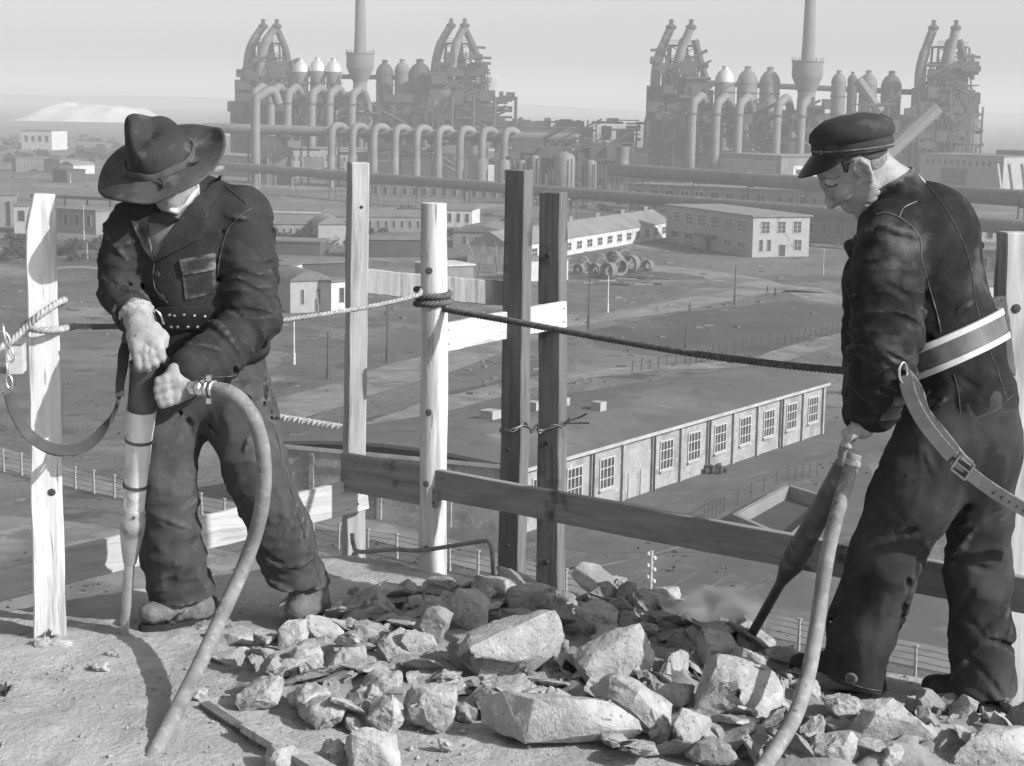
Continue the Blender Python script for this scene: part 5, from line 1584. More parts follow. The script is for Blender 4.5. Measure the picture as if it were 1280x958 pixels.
    patch('pocket_flap', jb, [(224, 325), (269, 316), (270, 337), (229, 344)], .010, m_jack, jo)
    for pts, r, m in (([(194, 327), (192, 342), (195, 362), (210, 379)], .0022, m_seam), ([(280, 232), (294, 243), (309, 256)], .0022, m_seam), ([(323, 256), (300, 270), (284, 290), (276, 318), (272, 345)], .0022, m_seam),
                      ([(252, 297), (225, 310), (194, 327)], .0018, m_seam), ([(262, 236), (258, 268), (252, 274)], .0018, m_seam), ([(225, 326), (269, 317)], .0016, m_seam), ([(231, 375), (269, 366)], .0016, m_seam), ([(229, 345), (270, 338)], .0016, m_seam), ([(250, 472), (290, 470), (326, 462)], .002, m_seam)):
        seam('seam', jb, pts, r, m, jo, .011 if r == .0018 else .002)
    for x, y in ((197, 343), (202, 371)):
        p, n = hit(jb, x, y, .001)
        if p is not None: MB().lathe([(.009, 0), (.009, .004), (.006, .005)], p, 10, n).build('button', m_hole, jo)
    # belt with studs
    rings = belt_ring(torso, J(240, 398, 5.52), (-.06, .12, 1), ((-.036, .004), (-.034, .010), (.034, .010), (.036, .004)))
    bo = ring_band('belt', rings, m_leather, root)
    bb = tree_of(*(lambda v, f: (np.array(v), f))(*((lambda n: ([tuple(p) for r in rings for p in r], np.array([(i * n + k, i * n + (k + 1) % n, (i + 1) * n + (k + 1) % n, (i + 1) * n + k) for i in range(3) for k in range(n)])))(len(rings[0])))))
    for x, y in ((212, 394), (218, 395), (230, 394), (243, 395), (214, 409), (222, 409), (235, 409), (247, 409), (256, 396)):
        p, n = hit(bb, x, y, 0)
        if p is not None: MB().lathe([(.0055, 0), (.0045, .003), (.002, .0045)], p, 8, n).build('stud', m_bright, bo)
    q = [hit(bb, x, y, .008)[0] for x, y in ((184, 384), (196, 386), (202, 392), (206, 404), (209, 414))]
    q = [p for p in q if p is not None]
    if len(q) > 2: MB().tube(spline(q, 4), .0038, 6).build('buckle', m_bright, bo, None, 60)
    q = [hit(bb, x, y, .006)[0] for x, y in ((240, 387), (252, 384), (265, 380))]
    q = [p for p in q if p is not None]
    if len(q) > 2: MB().tube(q, .004, 6).build('belt_edge_or_glint', m_cloth_lt, bo, None, 60)  # white tube stands in for the highlight along the belt's top edge

    # trousers
    s = SDF((-1.40, 5.05, .02), (-.50, 5.90, .98), .006)
    s.cap(J(240, 440, 5.57), J(245, 478, 5.57), .165, .185, .04, ((0, 1, 0), 1.2))
    s.cap(hR, J(304, 525, 5.50), .118, .108, .05, None, (.014, 5, 12, 3)).cap(J(304, 525, 5.50), kR, .108, .098, .04, None, (.020, 12, 8, 5))
    s.cap(kR, J(352, 670, 5.52), .096, .092, .04, None, (.020, 12, 11, 8)).cap(J(352, 670, 5.52), J(386, 762, 5.60), .092, .098, .04, None, (.024, 18, 9, 6))
    s.cap(hL, J(206, 540, 5.50), .112, .104, .05, None, (.014, 6, 11, 13)).cap(J(206, 540, 5.50), kL, .104, .095, .04, None, (.020, 12, 8, 15))
    s.cap(kL, J(216, 690, 5.50), .095, .096, .04, None, (.020, 11, 9, 18)).cap(J(216, 690, 5.50), J(234, 775, 5.57), .096, .110, .04, None, (.024, 16, 9, 16))
    zc = J(240, 430, 5.57)[2]
    D0 = s.D.copy()
    x = (s.lo[0] + s.vox * np.arange(s.n[0]))[:, None, None]; z = (s.lo[2] + s.vox * np.arange(s.n[2]))[None, None, :]
    xm = J(296, 760, 5.58)[0]
    cutz = np.where(x < xm, J(230, 752, 5.5)[2] + .25 * (x - J(230, 752, 5.5)[0]) * .7, J(382, 737, 5.5)[2])
    s.D = np.maximum(s.D, (cutz - z).astype(np.float32))
    s.folds(hR, kR, .115, .100, 22, 11, (.6, 1.8), .5, .007).folds(kR, J(352, 670, 5.52), .098, .092, 16, 12, (.7, 2), .5, .007).folds(J(352, 670, 5.52), J(386, 762, 5.60), .092, .098, 14, 13, (.8, 2.4), .4, .007)
    s.folds(hL, kL, .108, .097, 22, 14, (.6, 1.8), .5, .007).folds(kL, J(216, 690, 5.50), .096, .096, 14, 15, (.7, 2), .5, .007).folds(J(216, 690, 5.50), J(234, 775, 5.57), .096, .108, 12, 16, (.8, 2.4), .4, .007)
    s.detail(.003, (12, 12, 5), 5)
    to, tv2, tf2 = skin(s, 'trousers', m_trou, root, 1)
    tb = tree_of(tv2, tf2)
    seam('seam', tb, [(333, 470), (345, 540), (372, 640), (402, 730)], .002, m_seam, to, .001)
    # boots
    def boot(toe, heel, ank, r, m):
        toe[2] = heel[2] = .020 + .75 * r; ank[2] = max(ank[2], .13)
        s = SDF(np.minimum(toe, heel) - .13, np.maximum(np.maximum(toe, heel), ank) + .13, .005)
        d = (toe - heel); d[2] = 0
        s.cap(heel, toe, r, r * .82, .03, ((0, 0, 1), 1.15)).cap(heel, ank, r, r * 1.05, .03, None, (.008, 20, 8, 3)).cap((heel + toe) / 2 + (0, 0, .02), ank, r * .8, r, .03)
        s.detail(.0045, (26, 26, 40), 4)
        zb = min(heel[2], toe[2]) - r * .75
        s.plane((0, 0, zb), (0, 0, -1))
        o, v, f = skin(s, 'boot', m, root, 1)
        n_ = np.cross(d / np.linalg.norm(d), [0, 0, 1])
        sole = []
        for k in range(24):
            a = 2 * math.pi * k / 24
            c = (toe + heel) / 2
            wl = np.linalg.norm(d) / 2 + r * .95
            sole.append((c + d / np.linalg.norm(d) * math.cos(a) * wl + n_ * math.sin(a) * r * (1.0 - .12 * math.cos(a)))[:2])
        MB().prism(sole, zb - .022, zb + .006).build('sole', m_boot_dk, o)
    boot(J(190, 766, 5.46), J(246, 758, 5.56), J(236, 740, 5.57), .050, m_boot)
    boot(J(374, 757, 5.50), J(388, 744, 5.62), J(386, 730, 5.60), .056, m_boot)

    # hat
    hroot = np.array(J(202, 203, 5.30))
    n_ = np.array([-.18, -.46, .87]); n_ /= np.linalg.norm(n_)
    e1 = np.array([1.0, -.15, .0]); e1 = e1 - n_ * (e1 @ n_); e1 /= np.linalg.norm(e1); e2 = np.cross(n_, e1)
    W = lambda x, y, z: hroot + e1 * x + e2 * y + n_ * z
    vs, fs = [], []; n, mrad = 72, 12
    for j in range(mrad + 1):
        t = j / mrad
        for k in range(n):
            a = 2 * math.pi * k / n
            ri = np.array([.098, .110]); ro = np.array([.205, .195])
            rr = ri + (ro - ri) * t
            x, y = rr[0] * math.cos(a), rr[1] * math.sin(a)
            z = .004 - .012 * t + .030 * t * t * (max(0, math.cos(a - .25)) ** 2) + .020 * t * t * max(0, math.sin(a)) - .016 * t * t * max(0, -math.sin(a + .5)) - .012 * t * t * max(0, -math.cos(a))
            z += .006 * mnoise.noise((math.cos(a) * 2 + 3, math.sin(a) * 2, t * 1.5)) * t * 2
            z += .005 * t * t * math.sin(3 * a + 1.0) + .003 * t * t * math.sin(5 * a)
            vs.append(W(x, y, z))
    for j in range(mrad):
        for k in range(n): fs.append((j * n + k, j * n + (k + 1) % n, (j + 1) * n + (k + 1) % n, (j + 1) * n + k))
    b = MB().add(vs, fs).build('hat', m_hat, root, None, 180)
    md = b.modifiers.new('thick', 'SOLIDIFY'); md.thickness = .005; md.offset = 0
    # crown: pinched felt
    prof = [(1.0, -.004), (1.0, .012), (.985, .035), (.95, .062), (.88, .088), (.74, .108), (.52, .118), (.28, .116), (0.02, .112)]
    vs, fs = [], []; n = 64
    for (r_, h) in prof:
        for k in range(n):
            a = 2 * math.pi * k / n
            x, y = .101 * r_ * math.cos(a), .112 * r_ * math.sin(a)
            hh = h * 1.03
            up_ = max(0, h - .03) / .09
            hh *= 1 + .10 * up_ * math.sin(a) - .26 * up_ * math.cos(a)      # higher at the left
            # crease along the front to back line and dents on both sides
            crease = math.exp(-((x + .012) / .028) ** 2) * up_ * .020 * (1 if r_ < .8 else 0)
            hh -= crease
            dent = math.exp(-((math.cos(a - 3.75)) - 1) ** 2 / .06) * up_
            x2 = x * (1 - .38 * dent) ; y2 = y * (1 - .3 * dent)
            dent2 = math.exp(-((math.cos(a + .75)) - 1) ** 2 / .06) * up_
            x2 *= (1 - .22 * dent2); y2 *= (1 - .2 * dent2)
            x2 += .004 * mnoise.noise((a * 1.1, h * 30, 3)); hh += .003 * mnoise.noise((x * 40, y * 40, 8))
            vs.append(W(x2 - .020 * up_, y2 + .012 * up_, hh))
    for j in range(len(prof) - 1):
        for k in range(n): fs.append((j * n + k, j * n + (k + 1) % n, (j + 1) * n + (k + 1) % n, (j + 1) * n + k))
    fs.append(tuple((len(prof) - 1) * n + k for k in range(n)))
    c = MB().add(vs, fs).build('crown', m_hat_dk, b, None, 180)
    sub = c.modifiers.new('sub', 'SUBSURF'); sub.levels = sub.render_levels = 1
    ring = []
    for z, o in ((.004, .002), (.006, .0055), (.026, .005), (.028, .002)):
        ring.append([W((.101 + o) * math.cos(2 * math.pi * k / n), (.112 + o) * math.sin(2 * math.pi * k / n), z + .003 * math.sin(k * .6)) for k in range(n)])
    ring_band('hat_band', ring, m_hat, b)
    MB().tube(spline([W(.032, -.122, .014), W(.047, -.132, .010), W(.054, -.147, .004), W(.060, -.157, .006)], 5), .004, 6).build('band_tail', m_hat_dk, b, None, 60)
    MB().tube(spline([W(.104, -.045, .016), W(.120, -.045, .012), W(.135, -.040, .016)], 5), .003, 6).build('band_tail', m_hat_dk, b, None, 60)

    # gloves closed round the drill
    def glove(wrist, knuckle, out, across, tip_dir, fr, label_seed, thumb_side, cuff_r):
        lo = np.minimum(wrist, knuckle) - .13; hi = np.maximum(wrist, knuckle) + .13
        s = SDF(lo, hi, .0035)
        d = knuckle - wrist; L = np.linalg.norm(d); d = d / L
        s.cap(wrist - d * .035, wrist + d * .015, cuff_r, cuff_r * .92, .01, None, (.004, 40, 14, label_seed))
        s.cap(wrist + d * .01, wrist + d * L * .6, .036, .040, .02, (out, 1.25))
        s.cap(wrist + d * L * .5 - across * .022, knuckle - across * .026, .028, .026, .02, (out, 1.2), (.004, 30, 14, label_seed))
        s.cap(wrist + d * L * .5 + across * .022, knuckle + across * .026, .028, .026, .02, (out, 1.2), (.004, 30, 14, label_seed))
        cw = wrist - d * .036; _, c1, c2 = frame_of(d)
        s.chain([cw + (c1 * math.cos(q) + c2 * math.sin(q)) * cuff_r * 1.04 for q in np.linspace(0, 6.283, 15)], [.006] * 15, .006)
        s.chain([cw + d * .016 + (c1 * math.cos(q) + c2 * math.sin(q)) * cuff_r * 1.0 for q in np.linspace(0, 6.283, 15)], [.003] * 15, .004, 'sub')
        for i in range(4):
            o = across * (-.034 + .0225 * i); l = [.72, .8, .77, .64][i]
            k0 = knuckle + o
            k1 = k0 + (d * .026 + tip_dir * .014) * l
            k2 = k1 + (d * .004 + tip_dir * .026) * l
            k3 = k2 + (-out * .022 + tip_dir * .006) * l
            s.chain([k0, k1, k2, k3], [.0160, .0152, .0145, .013], .005)
        t0 = wrist + d * L * .45 + across * thumb_side * .036
        t1 = t0 + d * .035 + across * thumb_side * .016 - out * .008
        t2 = t1 + d * .026 - out * .018 - across * thumb_side * .004
        s.chain([t0, t1, t2], [.019, .017, .0145], .012)
        s.detail(.0022, (30, 30, 30), label_seed)
        skin(s, 'glove', m_glove, root, 1)
    vd = lambda x, y, z: np.array([x, y, z]) / math.sqrt(x * x + y * y + z * z)
    glove(J(174, 402, 5.25), J(184, 434, 5.18), vd(.1, -.9, .4), vd(.95, .1, .35), vd(.2, -.25, -.95), 0, 3, 1, .046)
    glove(J(240, 474, 5.20), J(219, 484, 5.16), vd(-.1, -1, .1), vd(.05, .05, -1), vd(-.95, .1, -.35), 0, 7, -1, .044)
hatted_worker()
# ------------------------------------------------------------------ the capped worker
def capped_worker():
    root = thing('person', 'worker in a cloth cap seen from behind with a white-edged belt at the right', 'person', on_floor(1150, 880))
    hc = J(1067, 209, 4.90)
    th = rad(44)
    F_ = np.array([-math.cos(th) * .985, .17, -math.sin(th)]); F_ /= np.linalg.norm(F_)
    U_ = np.array([-math.sin(th), 0.0, math.cos(th)]); U_ -= F_ * (U_ @ F_); U_ /= np.linalg.norm(U_)
    S_ = np.cross(U_, F_)
    if S_[1] > 0: S_ = -S_                      # towards the camera
    H = lambda f, u, q: hc + F_ * f + U_ * u + S_ * q
    fr_ = np.array([F_, S_, U_])
    nk = J(1128, 246, 4.92)
    che, pel = J(1160, 330, 4.94), J(1195, 500, 4.92)
    s = SDF((.70, 4.52, -.02), (1.60, 5.22, 1.72), .0045)
    # head
    s.ell(H(-.008, .03, 0), fr_, (.100, .077, .090)).ell(H(.03, -.040, 0), fr_, (.062, .055, .076), .03)
    s.cap(H(.070, -.112, -.008), H(.070, -.112, .008), .019, .019, .025)
    for q in (-1, 1):
        s.cap(H(-.005, -.060, q * .054), H(.060, -.104, q * .022), .018, .017, .02)
        s.cap(H(.088, .020, q * .010), H(.078, .022, q * .044), .013, .012, .012)
        s.ell(H(.066, -.028, q * .044), fr_, (.022, .020, .020), .02)
        s.ell(H(.092, .000, q * .031), fr_, (.016, .017, .012), .012, 'sub')
        s.ell(H(.0735, -.001, q * .031), fr_, (.0125, .0125, .0125), .004)
        s.cap(H(.085, .006, q * .018), H(.079, .004, q * .045), .0045, .004, .004)
        s.cap(H(.083, -.009, q * .020), H(.078, -.008, q * .042), .0035, .003, .004)
        s.ell(H(.104, -.040, q * .011), fr_, (.011, .008, .008), .006)
        s.cap(H(.102, -.044, q * .017), H(.078, -.075, q * .036), .0035, .0035, .006, op='sub')
    s.cap(H(.090, .010, 0), H(.115, -.036, 0), .0085, .0120, .012).cap(H(.112, -.040, 0), H(.095, -.044, 0), .010, .008, .008)
    s.cap(H(.091, -.066, -.018), H(.091, -.066, .018), .0085, .0085, .008).cap(H(.088, -.082, -.016), H(.088, -.082, .016), .0085, .0085, .008)
    s.cap(H(.102, -.074, -.024), H(.102, -.074, .024), .0032, .0032, .004, op='sub')
    # neck with creases
    s.cap(H(-.035, -.02, 0), nk, .057, .064, .03)
    s.cap(H(.01, -.07, 0), nk + np.array([-.05, 0, -.03]), .045, .05, .03)
    for k in range(3):
        s.cap(H(.040 - .022 * k, -.092 + .006 * k, .048), H(.010 - .02 * k, -.118 + .01 * k, .052), .002, .002, .006, op='sub')
    hv, hf_ = s.mesh(); headbvh = tree_of(hv, hf_)
    for q in (-1, 1):
        # ear: rim, antihelix, lobe
        e0 = lambda f, u, o=.082: H(f * 1.12 - .012, u * 1.12 - .016, q * o)
        rim = [e0(.010, .004, .076), e0(.008, .022, .082), e0(-.004, .033, .086), e0(-.018, .026, .090), e0(-.022, .006, .090), e0(-.014, -.014, .086), e0(-.004, -.028, .080)]
        s.chain(rim, [.0055, .0058, .006, .006, .006, .0062, .008], .004)
        s.ell(e0(-.006, .004, .077), fr_, (.019, .006, .028), .008)
        s.chain([e0(-.012, .018, .084), e0(-.012, .0, .084), e0(-.006, -.014, .081)], [.0045, .0045, .004], .005)
        s.ell(e0(-.002, -.004, .084), fr_, (.007, .006, .009), .004, 'sub')
    # trunk and limbs
    s.cap(pel, che, .115, .13, .05).cap(che, nk, .10, .06, .05)
    sN, sF = J(1115, 296, 4.80), J(1125, 290, 5.10)
    eN, wN = J(1108, 420, 4.75), J(1091, 512, 4.76)
    eF, wF = J(1090, 420, 5.06), J(1080, 515, 4.98)
    for a, b, c in ((sN, eN, wN), (sF, eF, wF)):
        s.cap(che + np.array([-.02, 0, .06]), a, .08, .055, .05).cap(a, b, .05, .04, .03).cap(b, c, .04, .028, .02)
    hN, kN, aN = J(1170, 560, 4.88), J(1105, 700, 4.86), J(1064, 845, 4.98)
    hF, kF, aF = J(1222, 560, 4.96), J(1222, 720, 4.90), J(1228, 868, 4.84)
    for a, b, c in ((hN, kN, aN), (hF, kF, aF)):
        s.cap(pel, a, .1, .085, .04).cap(a, b, .08, .055, .03).cap(b, c, .055, .035, .03).cap(c, c + np.array([-.10, .02, -.03]), .04, .03, .02)
    # the near hand closed round the drill handle
    kn = J(1078, 534, 4.77)
    s.cap(wN, kn, .026, .034, .02)
    for i in range(4):
        o = np.array([-.2, .06, .1]) * 0 + np.array([.012, -.005, .02]) * 0 + (np.array([-.010, -.018, -.008]) * (i - 1.5))
        k0 = kn + o
        s.chain([k0, k0 + np.array([-.028, -.010, -.010]), k0 + np.array([-.038, .004, -.030]), k0 + np.array([-.022, .016, -.042])], [.0115, .0105, .010, .009], .004)
    s.chain([kn + np.array([.0, -.02, .005]), kn + np.array([-.03, -.034, .004]), kn + np.array([-.055, -.03, -.012])], [.014, .0125, .010], .008)
    bo, v, f = skin(s, 'body', m_skin, root, 1)
    hb_ = tree_of(v, f)
    patch('hair', headbvh, [(1034, 180), (1060, 172), (1092, 168), (1108, 168), (1109, 190), (1098, 198), (1088, 200), (1074, 194), (1066, 198), (1062, 206), (1060, 216), (1055, 215), (1051, 203), (1042, 196)], .0015, m_hair, bo, 10, None, 3, 180)
    patch('stubble', headbvh, [(1088, 200), (1098, 198), (1109, 190), (1109, 200), (1100, 210), (1090, 214)], .0006, m_stub, bo, 10, None, 3, 180)
    # eyebrow
    seam('eyebrow', hb_, [(1031, 222), (1037, 224), (1044, 223), (1050, 220)], .003, m_stub, bo, 0)

    seam('eyelash', hb_, [(1031, 230), (1036, 233), (1042, 233), (1047, 230)], .0034, m_hair, bo, 0)
    # cap
    ca = np.array([-.16, -.05, .98]); ca /= np.linalg.norm(ca)
    cf = np.array([-1.0, .17, 0]); cf -= ca * (cf @ ca); cf /= np.linalg.norm(cf); cs = np.cross(ca, cf)
    cc = J(1068, 187, 4.90)
    W = lambda f, q, u: cc + cf * f + cs * q + ca * u
    n = 64
    def ring(rf, rs, u, sh=0, amp=0.0, seed=0):
        out = []
        for k in range(n):
            a = 2 * math.pi * k / n
            e = 1 + amp * mnoise.noise((math.cos(a) * 1.6 + seed, math.sin(a) * 1.6, u * 20))
            uu = u + .012 * amp * 8 * mnoise.noise((math.cos(a) * 1.3, math.sin(a) * 1.3, seed + 3))
            out.append(W(sh + rf * math.cos(a) * e, rs * math.sin(a) * e, uu))
        return out
    b = ring_band('cap', [ring(.109, .090, -.004, .004), ring(.112, .093, -.004, .004), ring(.113, .094, .012, .004), ring(.112, .093, .030, .004), ring(.106, .088, .034, .004)], m_cap, root)
    rs = [ring(.112, .093, .028, .004), ring(.117, .099, .033, .005, .03, 1), ring(.118, .101, .044, .003, .06, 1), ring(.117, .101, .056, .001, .07, 2), ring(.107, .094, .072, -.002, .07, 3), ring(.082, .076, .086, -.006, .06, 4), ring(.045, .040, .094, -.010, .04, 5), ring(.004, .004, .096, -.010)]
    cr = ring_band('crown', rs, m_cap, b)
    MB().tube([W(.004 + .114 * math.cos(a), .095 * math.sin(a), .008 + .004 * math.cos(a)) for a in np.linspace(-2.9, 2.9, 40)], .0022, 6).build('cap_cord', m_seam_lt, b, None, 60)
    for q in (-1, 1): MB().lathe([(.007, 0), (.007, .004), (.004, .006)], W(.090, q * .069, .010), 10, cf * .6 + cs * q * .8).build('button', m_seam_lt, b)
    vs, fs = [], []; na, nr = 32, 8
    for j in range(nr + 1):
        t = j / nr
        for k in range(na + 1):
            a = -1.25 + 2.5 * k / na
            e = math.cos(a / 1.25 * math.pi / 2) ** .7
            R0f, R0s = .112, .091
            ext = .050 * t * e
            vs.append(W((R0f + ext) * math.cos(a), (R0s + ext * .8) * math.sin(a), .004 - .046 * t * e - .012 * t * t * e + .016 * t * (math.sin(a) ** 2) * -1))
    m1 = len(vs)
    vs += [p - ca * .004 for p in vs]
    for j in range(nr):
        for k in range(na):
            i = j * (na + 1) + k
            fs += [(i, i + 1, i + na + 2, i + na + 1), (m1 + i, m1 + i + na + 1, m1 + i + na + 2, m1 + i + 1)]
    for k in range(na):
        i = nr * (na + 1) + k; fs.append((i, i + 1, m1 + i + 1, m1 + i))
    MB().add(vs, fs).build('visor', m_visor, b, None, 40)

    # jacket
    s = SDF((.66, 4.48, .62), (1.62, 5.30, 1.62), .005)
    s.cap(J(1203, 500, 4.93), J(1178, 420, 4.94), .158, .152, .05, ((0, 1, 0), 1.02), (.014, 7, 7, 3))
    s.cap(J(1178, 420, 4.94), J(1150, 320, 4.95), .152, .160, .05, None, (.012, 8, 6, 8))
    s.cap(J(1130, 296, 4.84), J(1138, 288, 5.08), .100, .100, .07, None, (.008, 8, 7, 5))
    s.ell(J(1160, 285, 4.94), np.eye(3), (.125, .16, .12), .07)
    s.cap(J(1125, 262, 4.92), J(1116, 244, 4.92), .085, .078, .04)
    s.plane(J(1196, 529, 4.78), (.16, 0, -1))
    tv, tf = s.mesh(); torso = tree_of(tv, tf)
    s.cap(sN + (0, .02, 0), J(1108, 350, 4.77), .096, .098, .035, None, (.012, 12, 7, 2))
    s.cap(J(1108, 350, 4.77), eN, .098, .098, .03, None, (.018, 18, 6, 4))
    s.cap(eN, J(1102, 470, 4.75), .098, .088, .03, None, (.018, 24, 6, 6)).cap(J(1102, 470, 4.75), J(1094, 508, 4.76), .084, .072, .03, None, (.014, 26, 7, 9))
    s.cap(sF, J(1092, 350, 5.10), .085, .085, .035, None, (.012, 14, 7, 1)).cap(J(1092, 350, 5.10), eF, .085, .08, .03, None, (.016, 20, 6, 3)).cap(eF, wF, .08, .06, .03, None, (.014, 24, 6, 5))
    # pocket and front edge bulges
    s.cap(J(1063, 308, 4.94), J(1066, 318, 4.96), .018, .014, .01).cap(J(1061, 345, 4.94), J(1066, 372, 4.96), .018, .014, .012)
    s.folds(sN + (0, .02, 0), J(1108, 350, 4.77), .098, .100, 9, 21, (.6, 1.6), .9, .006).folds(J(1108, 350, 4.77), eN, .100, .100, 14, 22, (.8, 2.2), .5, .007)
    s.folds(eN, J(1102, 470, 4.75), .100, .090, 16, 23, (.8, 2.2), .5, .007).folds(J(1102, 470, 4.75), J(1094, 508, 4.76), .086, .074, 7, 24, (.8, 2), .6, .006)
    s.folds(J(1203, 500, 4.93), J(1178, 420, 4.94), .158, .154, 18, 25, (.3, .9), .9, .006).folds(J(1178, 420, 4.94), J(1150, 300, 4.95), .154, .162, 22, 26, (.3, 1.0), .6, .006)
    s.detail(.003, (9, 9, 12), 3)
    jo, jv, jf = skin(s, 'jacket', m_jack2, root, 1)
    jb = tree_of(jv, jf)
    # stand-up collar
    pts = []
    ca2 = np.array([-.50, .02, .86]); ca2 /= np.linalg.norm(ca2)
    d, s1, t1 = frame_of(ca2)
    c0 = J(1119, 246, 4.92)
    def cring(r, h, sq=.95): return [c0 + d * h + (s1 * math.cos(2 * math.pi * k / 48) + t1 * math.sin(2 * math.pi * k / 48) * sq) * r * (1 + .02 * math.sin(k * .9)) for k in range(48)]
    ring_band('collar', [cring(.102, -.035), cring(.094, -.004), cring(.086, .032), cring(.084, .046), cring(.077, .046), cring(.072, .01)], m_jack2, jo)
    MB().tube(cring(.081, .047) + cring(.081, .047)[:1], .0045, 6).build('collar_edge', m_seam, jo, None, 60)
    for pts_, r, m in (([(1158, 230), (1180, 258), (1198, 290), (1212, 330), (1219, 375), (1224, 396)], .0024, m_seam), ([(1095, 268), (1108, 266), (1124, 272), (1140, 284), (1150, 300), (1152, 325), (1162, 360), (1172, 395), (1176, 415)], .0024, m_seam_lt), ([(1124, 272), (1130, 260), (1146, 252)], .003, m_seam_lt),
                       ([(1192, 468), (1198, 490), (1201, 526)], .0026, m_seam), ([(1236, 438), (1246, 462), (1258, 500)], .0026, m_seam), ([(1134, 520), (1165, 526), (1200, 527), (1240, 515), (1266, 494)], .002, m_seam)):
        seam('seam', jb, pts_, r, m, jo, .001)
    # belt in three bands
    ax = (-.42, .16, .89)
    c = J(1190, 432, 4.94)
    out = .018
    R3 = belt_ring(torso, c, ax, ((-.044, .004), (-.042, out), (-.026, out), (-.0255, out - .003), (.0255, out - .003), (.026, out), (.042, out), (.044, .004)))
    bl = ring_band('belt', R3[3:5], m_belt_d, root)
    ring_band('belt_edge_or_glint', R3[0:4], m_belt_w, bl); ring_band('belt_edge_or_glint', R3[4:8], m_belt_w, bl)

    # trousers
    s = SDF((.68, 4.50, .0), (1.62, 5.30, .98), .006)
    s.cap(J(1200, 500, 4.93), J(1203, 560, 4.93), .155, .165, .04, None, (.010, 6, 9, 2))
    s.cap(hN, J(1142, 620, 4.86), .126, .116, .05, None, (.014, 6, 9, 3)).cap(J(1142, 620, 4.86), kN, .116, .096, .04, None, (.014, 8, 8, 5))
    s.cap(kN, J(1078, 780, 4.93), .096, .092, .04, None, (.014, 6, 9, 8)).cap(J(1080, 780, 4.93), J(1060, 872, 4.98), .092, .102, .04, None, (.012, 9, 9, 6))
    s.cap(hF, J(1222, 640, 4.93), .110, .094, .05, None, (.014, 8, 8, 13)).cap(J(1222, 640, 4.93), kF, .094, .090, .04, None, (.020, 14, 7, 15))
    s.cap(kF, J(1228, 800, 4.87), .090, .088, .04, None, (.012, 8, 9, 18)).cap(J(1228, 800, 4.87), J(1228, 890, 4.84), .088, .096, .04, None, (.012, 10, 9, 16))
    x = (s.lo[0] + s.vox * np.arange(s.n[0]))[:, None, None]; z = (s.lo[2] + s.vox * np.arange(s.n[2]))[None, None, :]
    xm = J(1145, 800, 4.9)[0]
    z1, z2 = J(1060, 858, 4.90)[2], J(1228, 872, 4.80)[2]
    cutz = np.where(x < xm, z1 - .30 * (x - J(1060, 858, 4.9)[0]), z2)
    s.D = np.maximum(s.D, (cutz - z).astype(np.float32))
    s.folds(hN, kN, .120, .100, 22, 31, (.5, 1.6), .6, .007).folds(kN, J(1060, 872, 4.98), .095, .096, 22, 32, (.6, 1.8), .5, .007)
    s.folds(hF, kF, .102, .092, 22, 33, (.6, 1.8), .5, .007).folds(kF, J(1228, 890, 4.84), .090, .092, 22, 34, (.6, 1.8), .5, .007)
    s.detail(.003, (12, 12, 5), 5)
    to, v2, f2 = skin(s, 'trousers', m_trou2, root, 1)
    tb = tree_of(v2, f2)
    seam('seam', tb, [(1022, 838), (1050, 850), (1080, 860), (1104, 864)], .002, m_seam, to, .001)
    p, nn = hit(tb, 1064, 848, .001)
    if p is not None: MB().lathe([(.018, -.004), (.018, .002), (.012, .004)], p, 14, nn).build('patch', m_trou, to)
    def boot(toe, heel, ank, r, m):
        toe[2] = heel[2] = .020 + .75 * r; ank[2] = max(ank[2], .13)
        s = SDF(np.minimum(toe, heel) - .13, np.maximum(np.maximum(toe, heel), ank) + .13, .005)
        d = (toe - heel); d[2] = 0
        s.cap(heel, toe, r, r * .82, .03, ((0, 0, 1), 1.15)).cap(heel, ank, r, r * 1.05, .03, None, (.008, 20, 8, 3)).cap((heel + toe) / 2 + (0, 0, .02), ank, r * .8, r, .03)
        s.detail(.0045, (26, 26, 40), 4)
        zb = min(heel[2], toe[2]) - r * .75
        s.plane((0, 0, zb), (0, 0, -1))
        o, v, f = skin(s, 'boot', m, root, 1)
        n_ = np.cross(d / np.linalg.norm(d), [0, 0, 1]); sole = []
        for k in range(24):
            a = 2 * math.pi * k / 24; wl = np.linalg.norm(d) / 2 + r * .95
            sole.append(((toe + heel) / 2 + d / np.linalg.norm(d) * math.cos(a) * wl + n_ * math.sin(a) * r * (1.0 - .12 * math.cos(a)))[:2])
        MB().prism(sole, zb - .022, zb + .006).build('sole', m_boot_dk, o)
    boot(J(1003, 836, 5.06), J(1072, 850, 4.99), J(1066, 830, 4.98), .046, m_boot_dk)
    boot(J(1168, 866, 4.88), J(1240, 872, 4.84), J(1230, 850, 4.84), .046, m_boot_dk)
    # safety strap hooked to the belt
    st = thing('safety_strap', 'brown leather safety strap with buckle hanging from the belt of the capped worker', 'strap', J(1130, 468, 4.66))
    MB().tube([J(1129 + 5 * math.cos(a), 466 + 13 * math.sin(a), 4.64 + .01 * math.cos(a)) for a in np.linspace(0, 6.283, 20)], .0035, 6).build('ring', m_bright, st, None, 60)
    q = [J(1131, 470, 4.645), J(1136, 492, 4.625), J(1150, 522, 4.60), J(1172, 552, 4.585), J(1200, 582, 4.58), J(1238, 612, 4.60), J(1285, 640, 4.66), J(1330, 664, 4.75)]
    ribbon(q, .036, .0045, 8, (.75, .25, .62)).build('strap_band', m_strap, st)
    q2 = [J(1131, 468, 4.655), J(1145, 488, 4.64), J(1154, 516, 4.615), J(1178, 546, 4.60), J(1200, 574, 4.59), J(1212, 584, 4.585)]
    ribbon(q2, .034, .004, 8, (.75, .25, .62)).build('strap_band', m_strap, st)
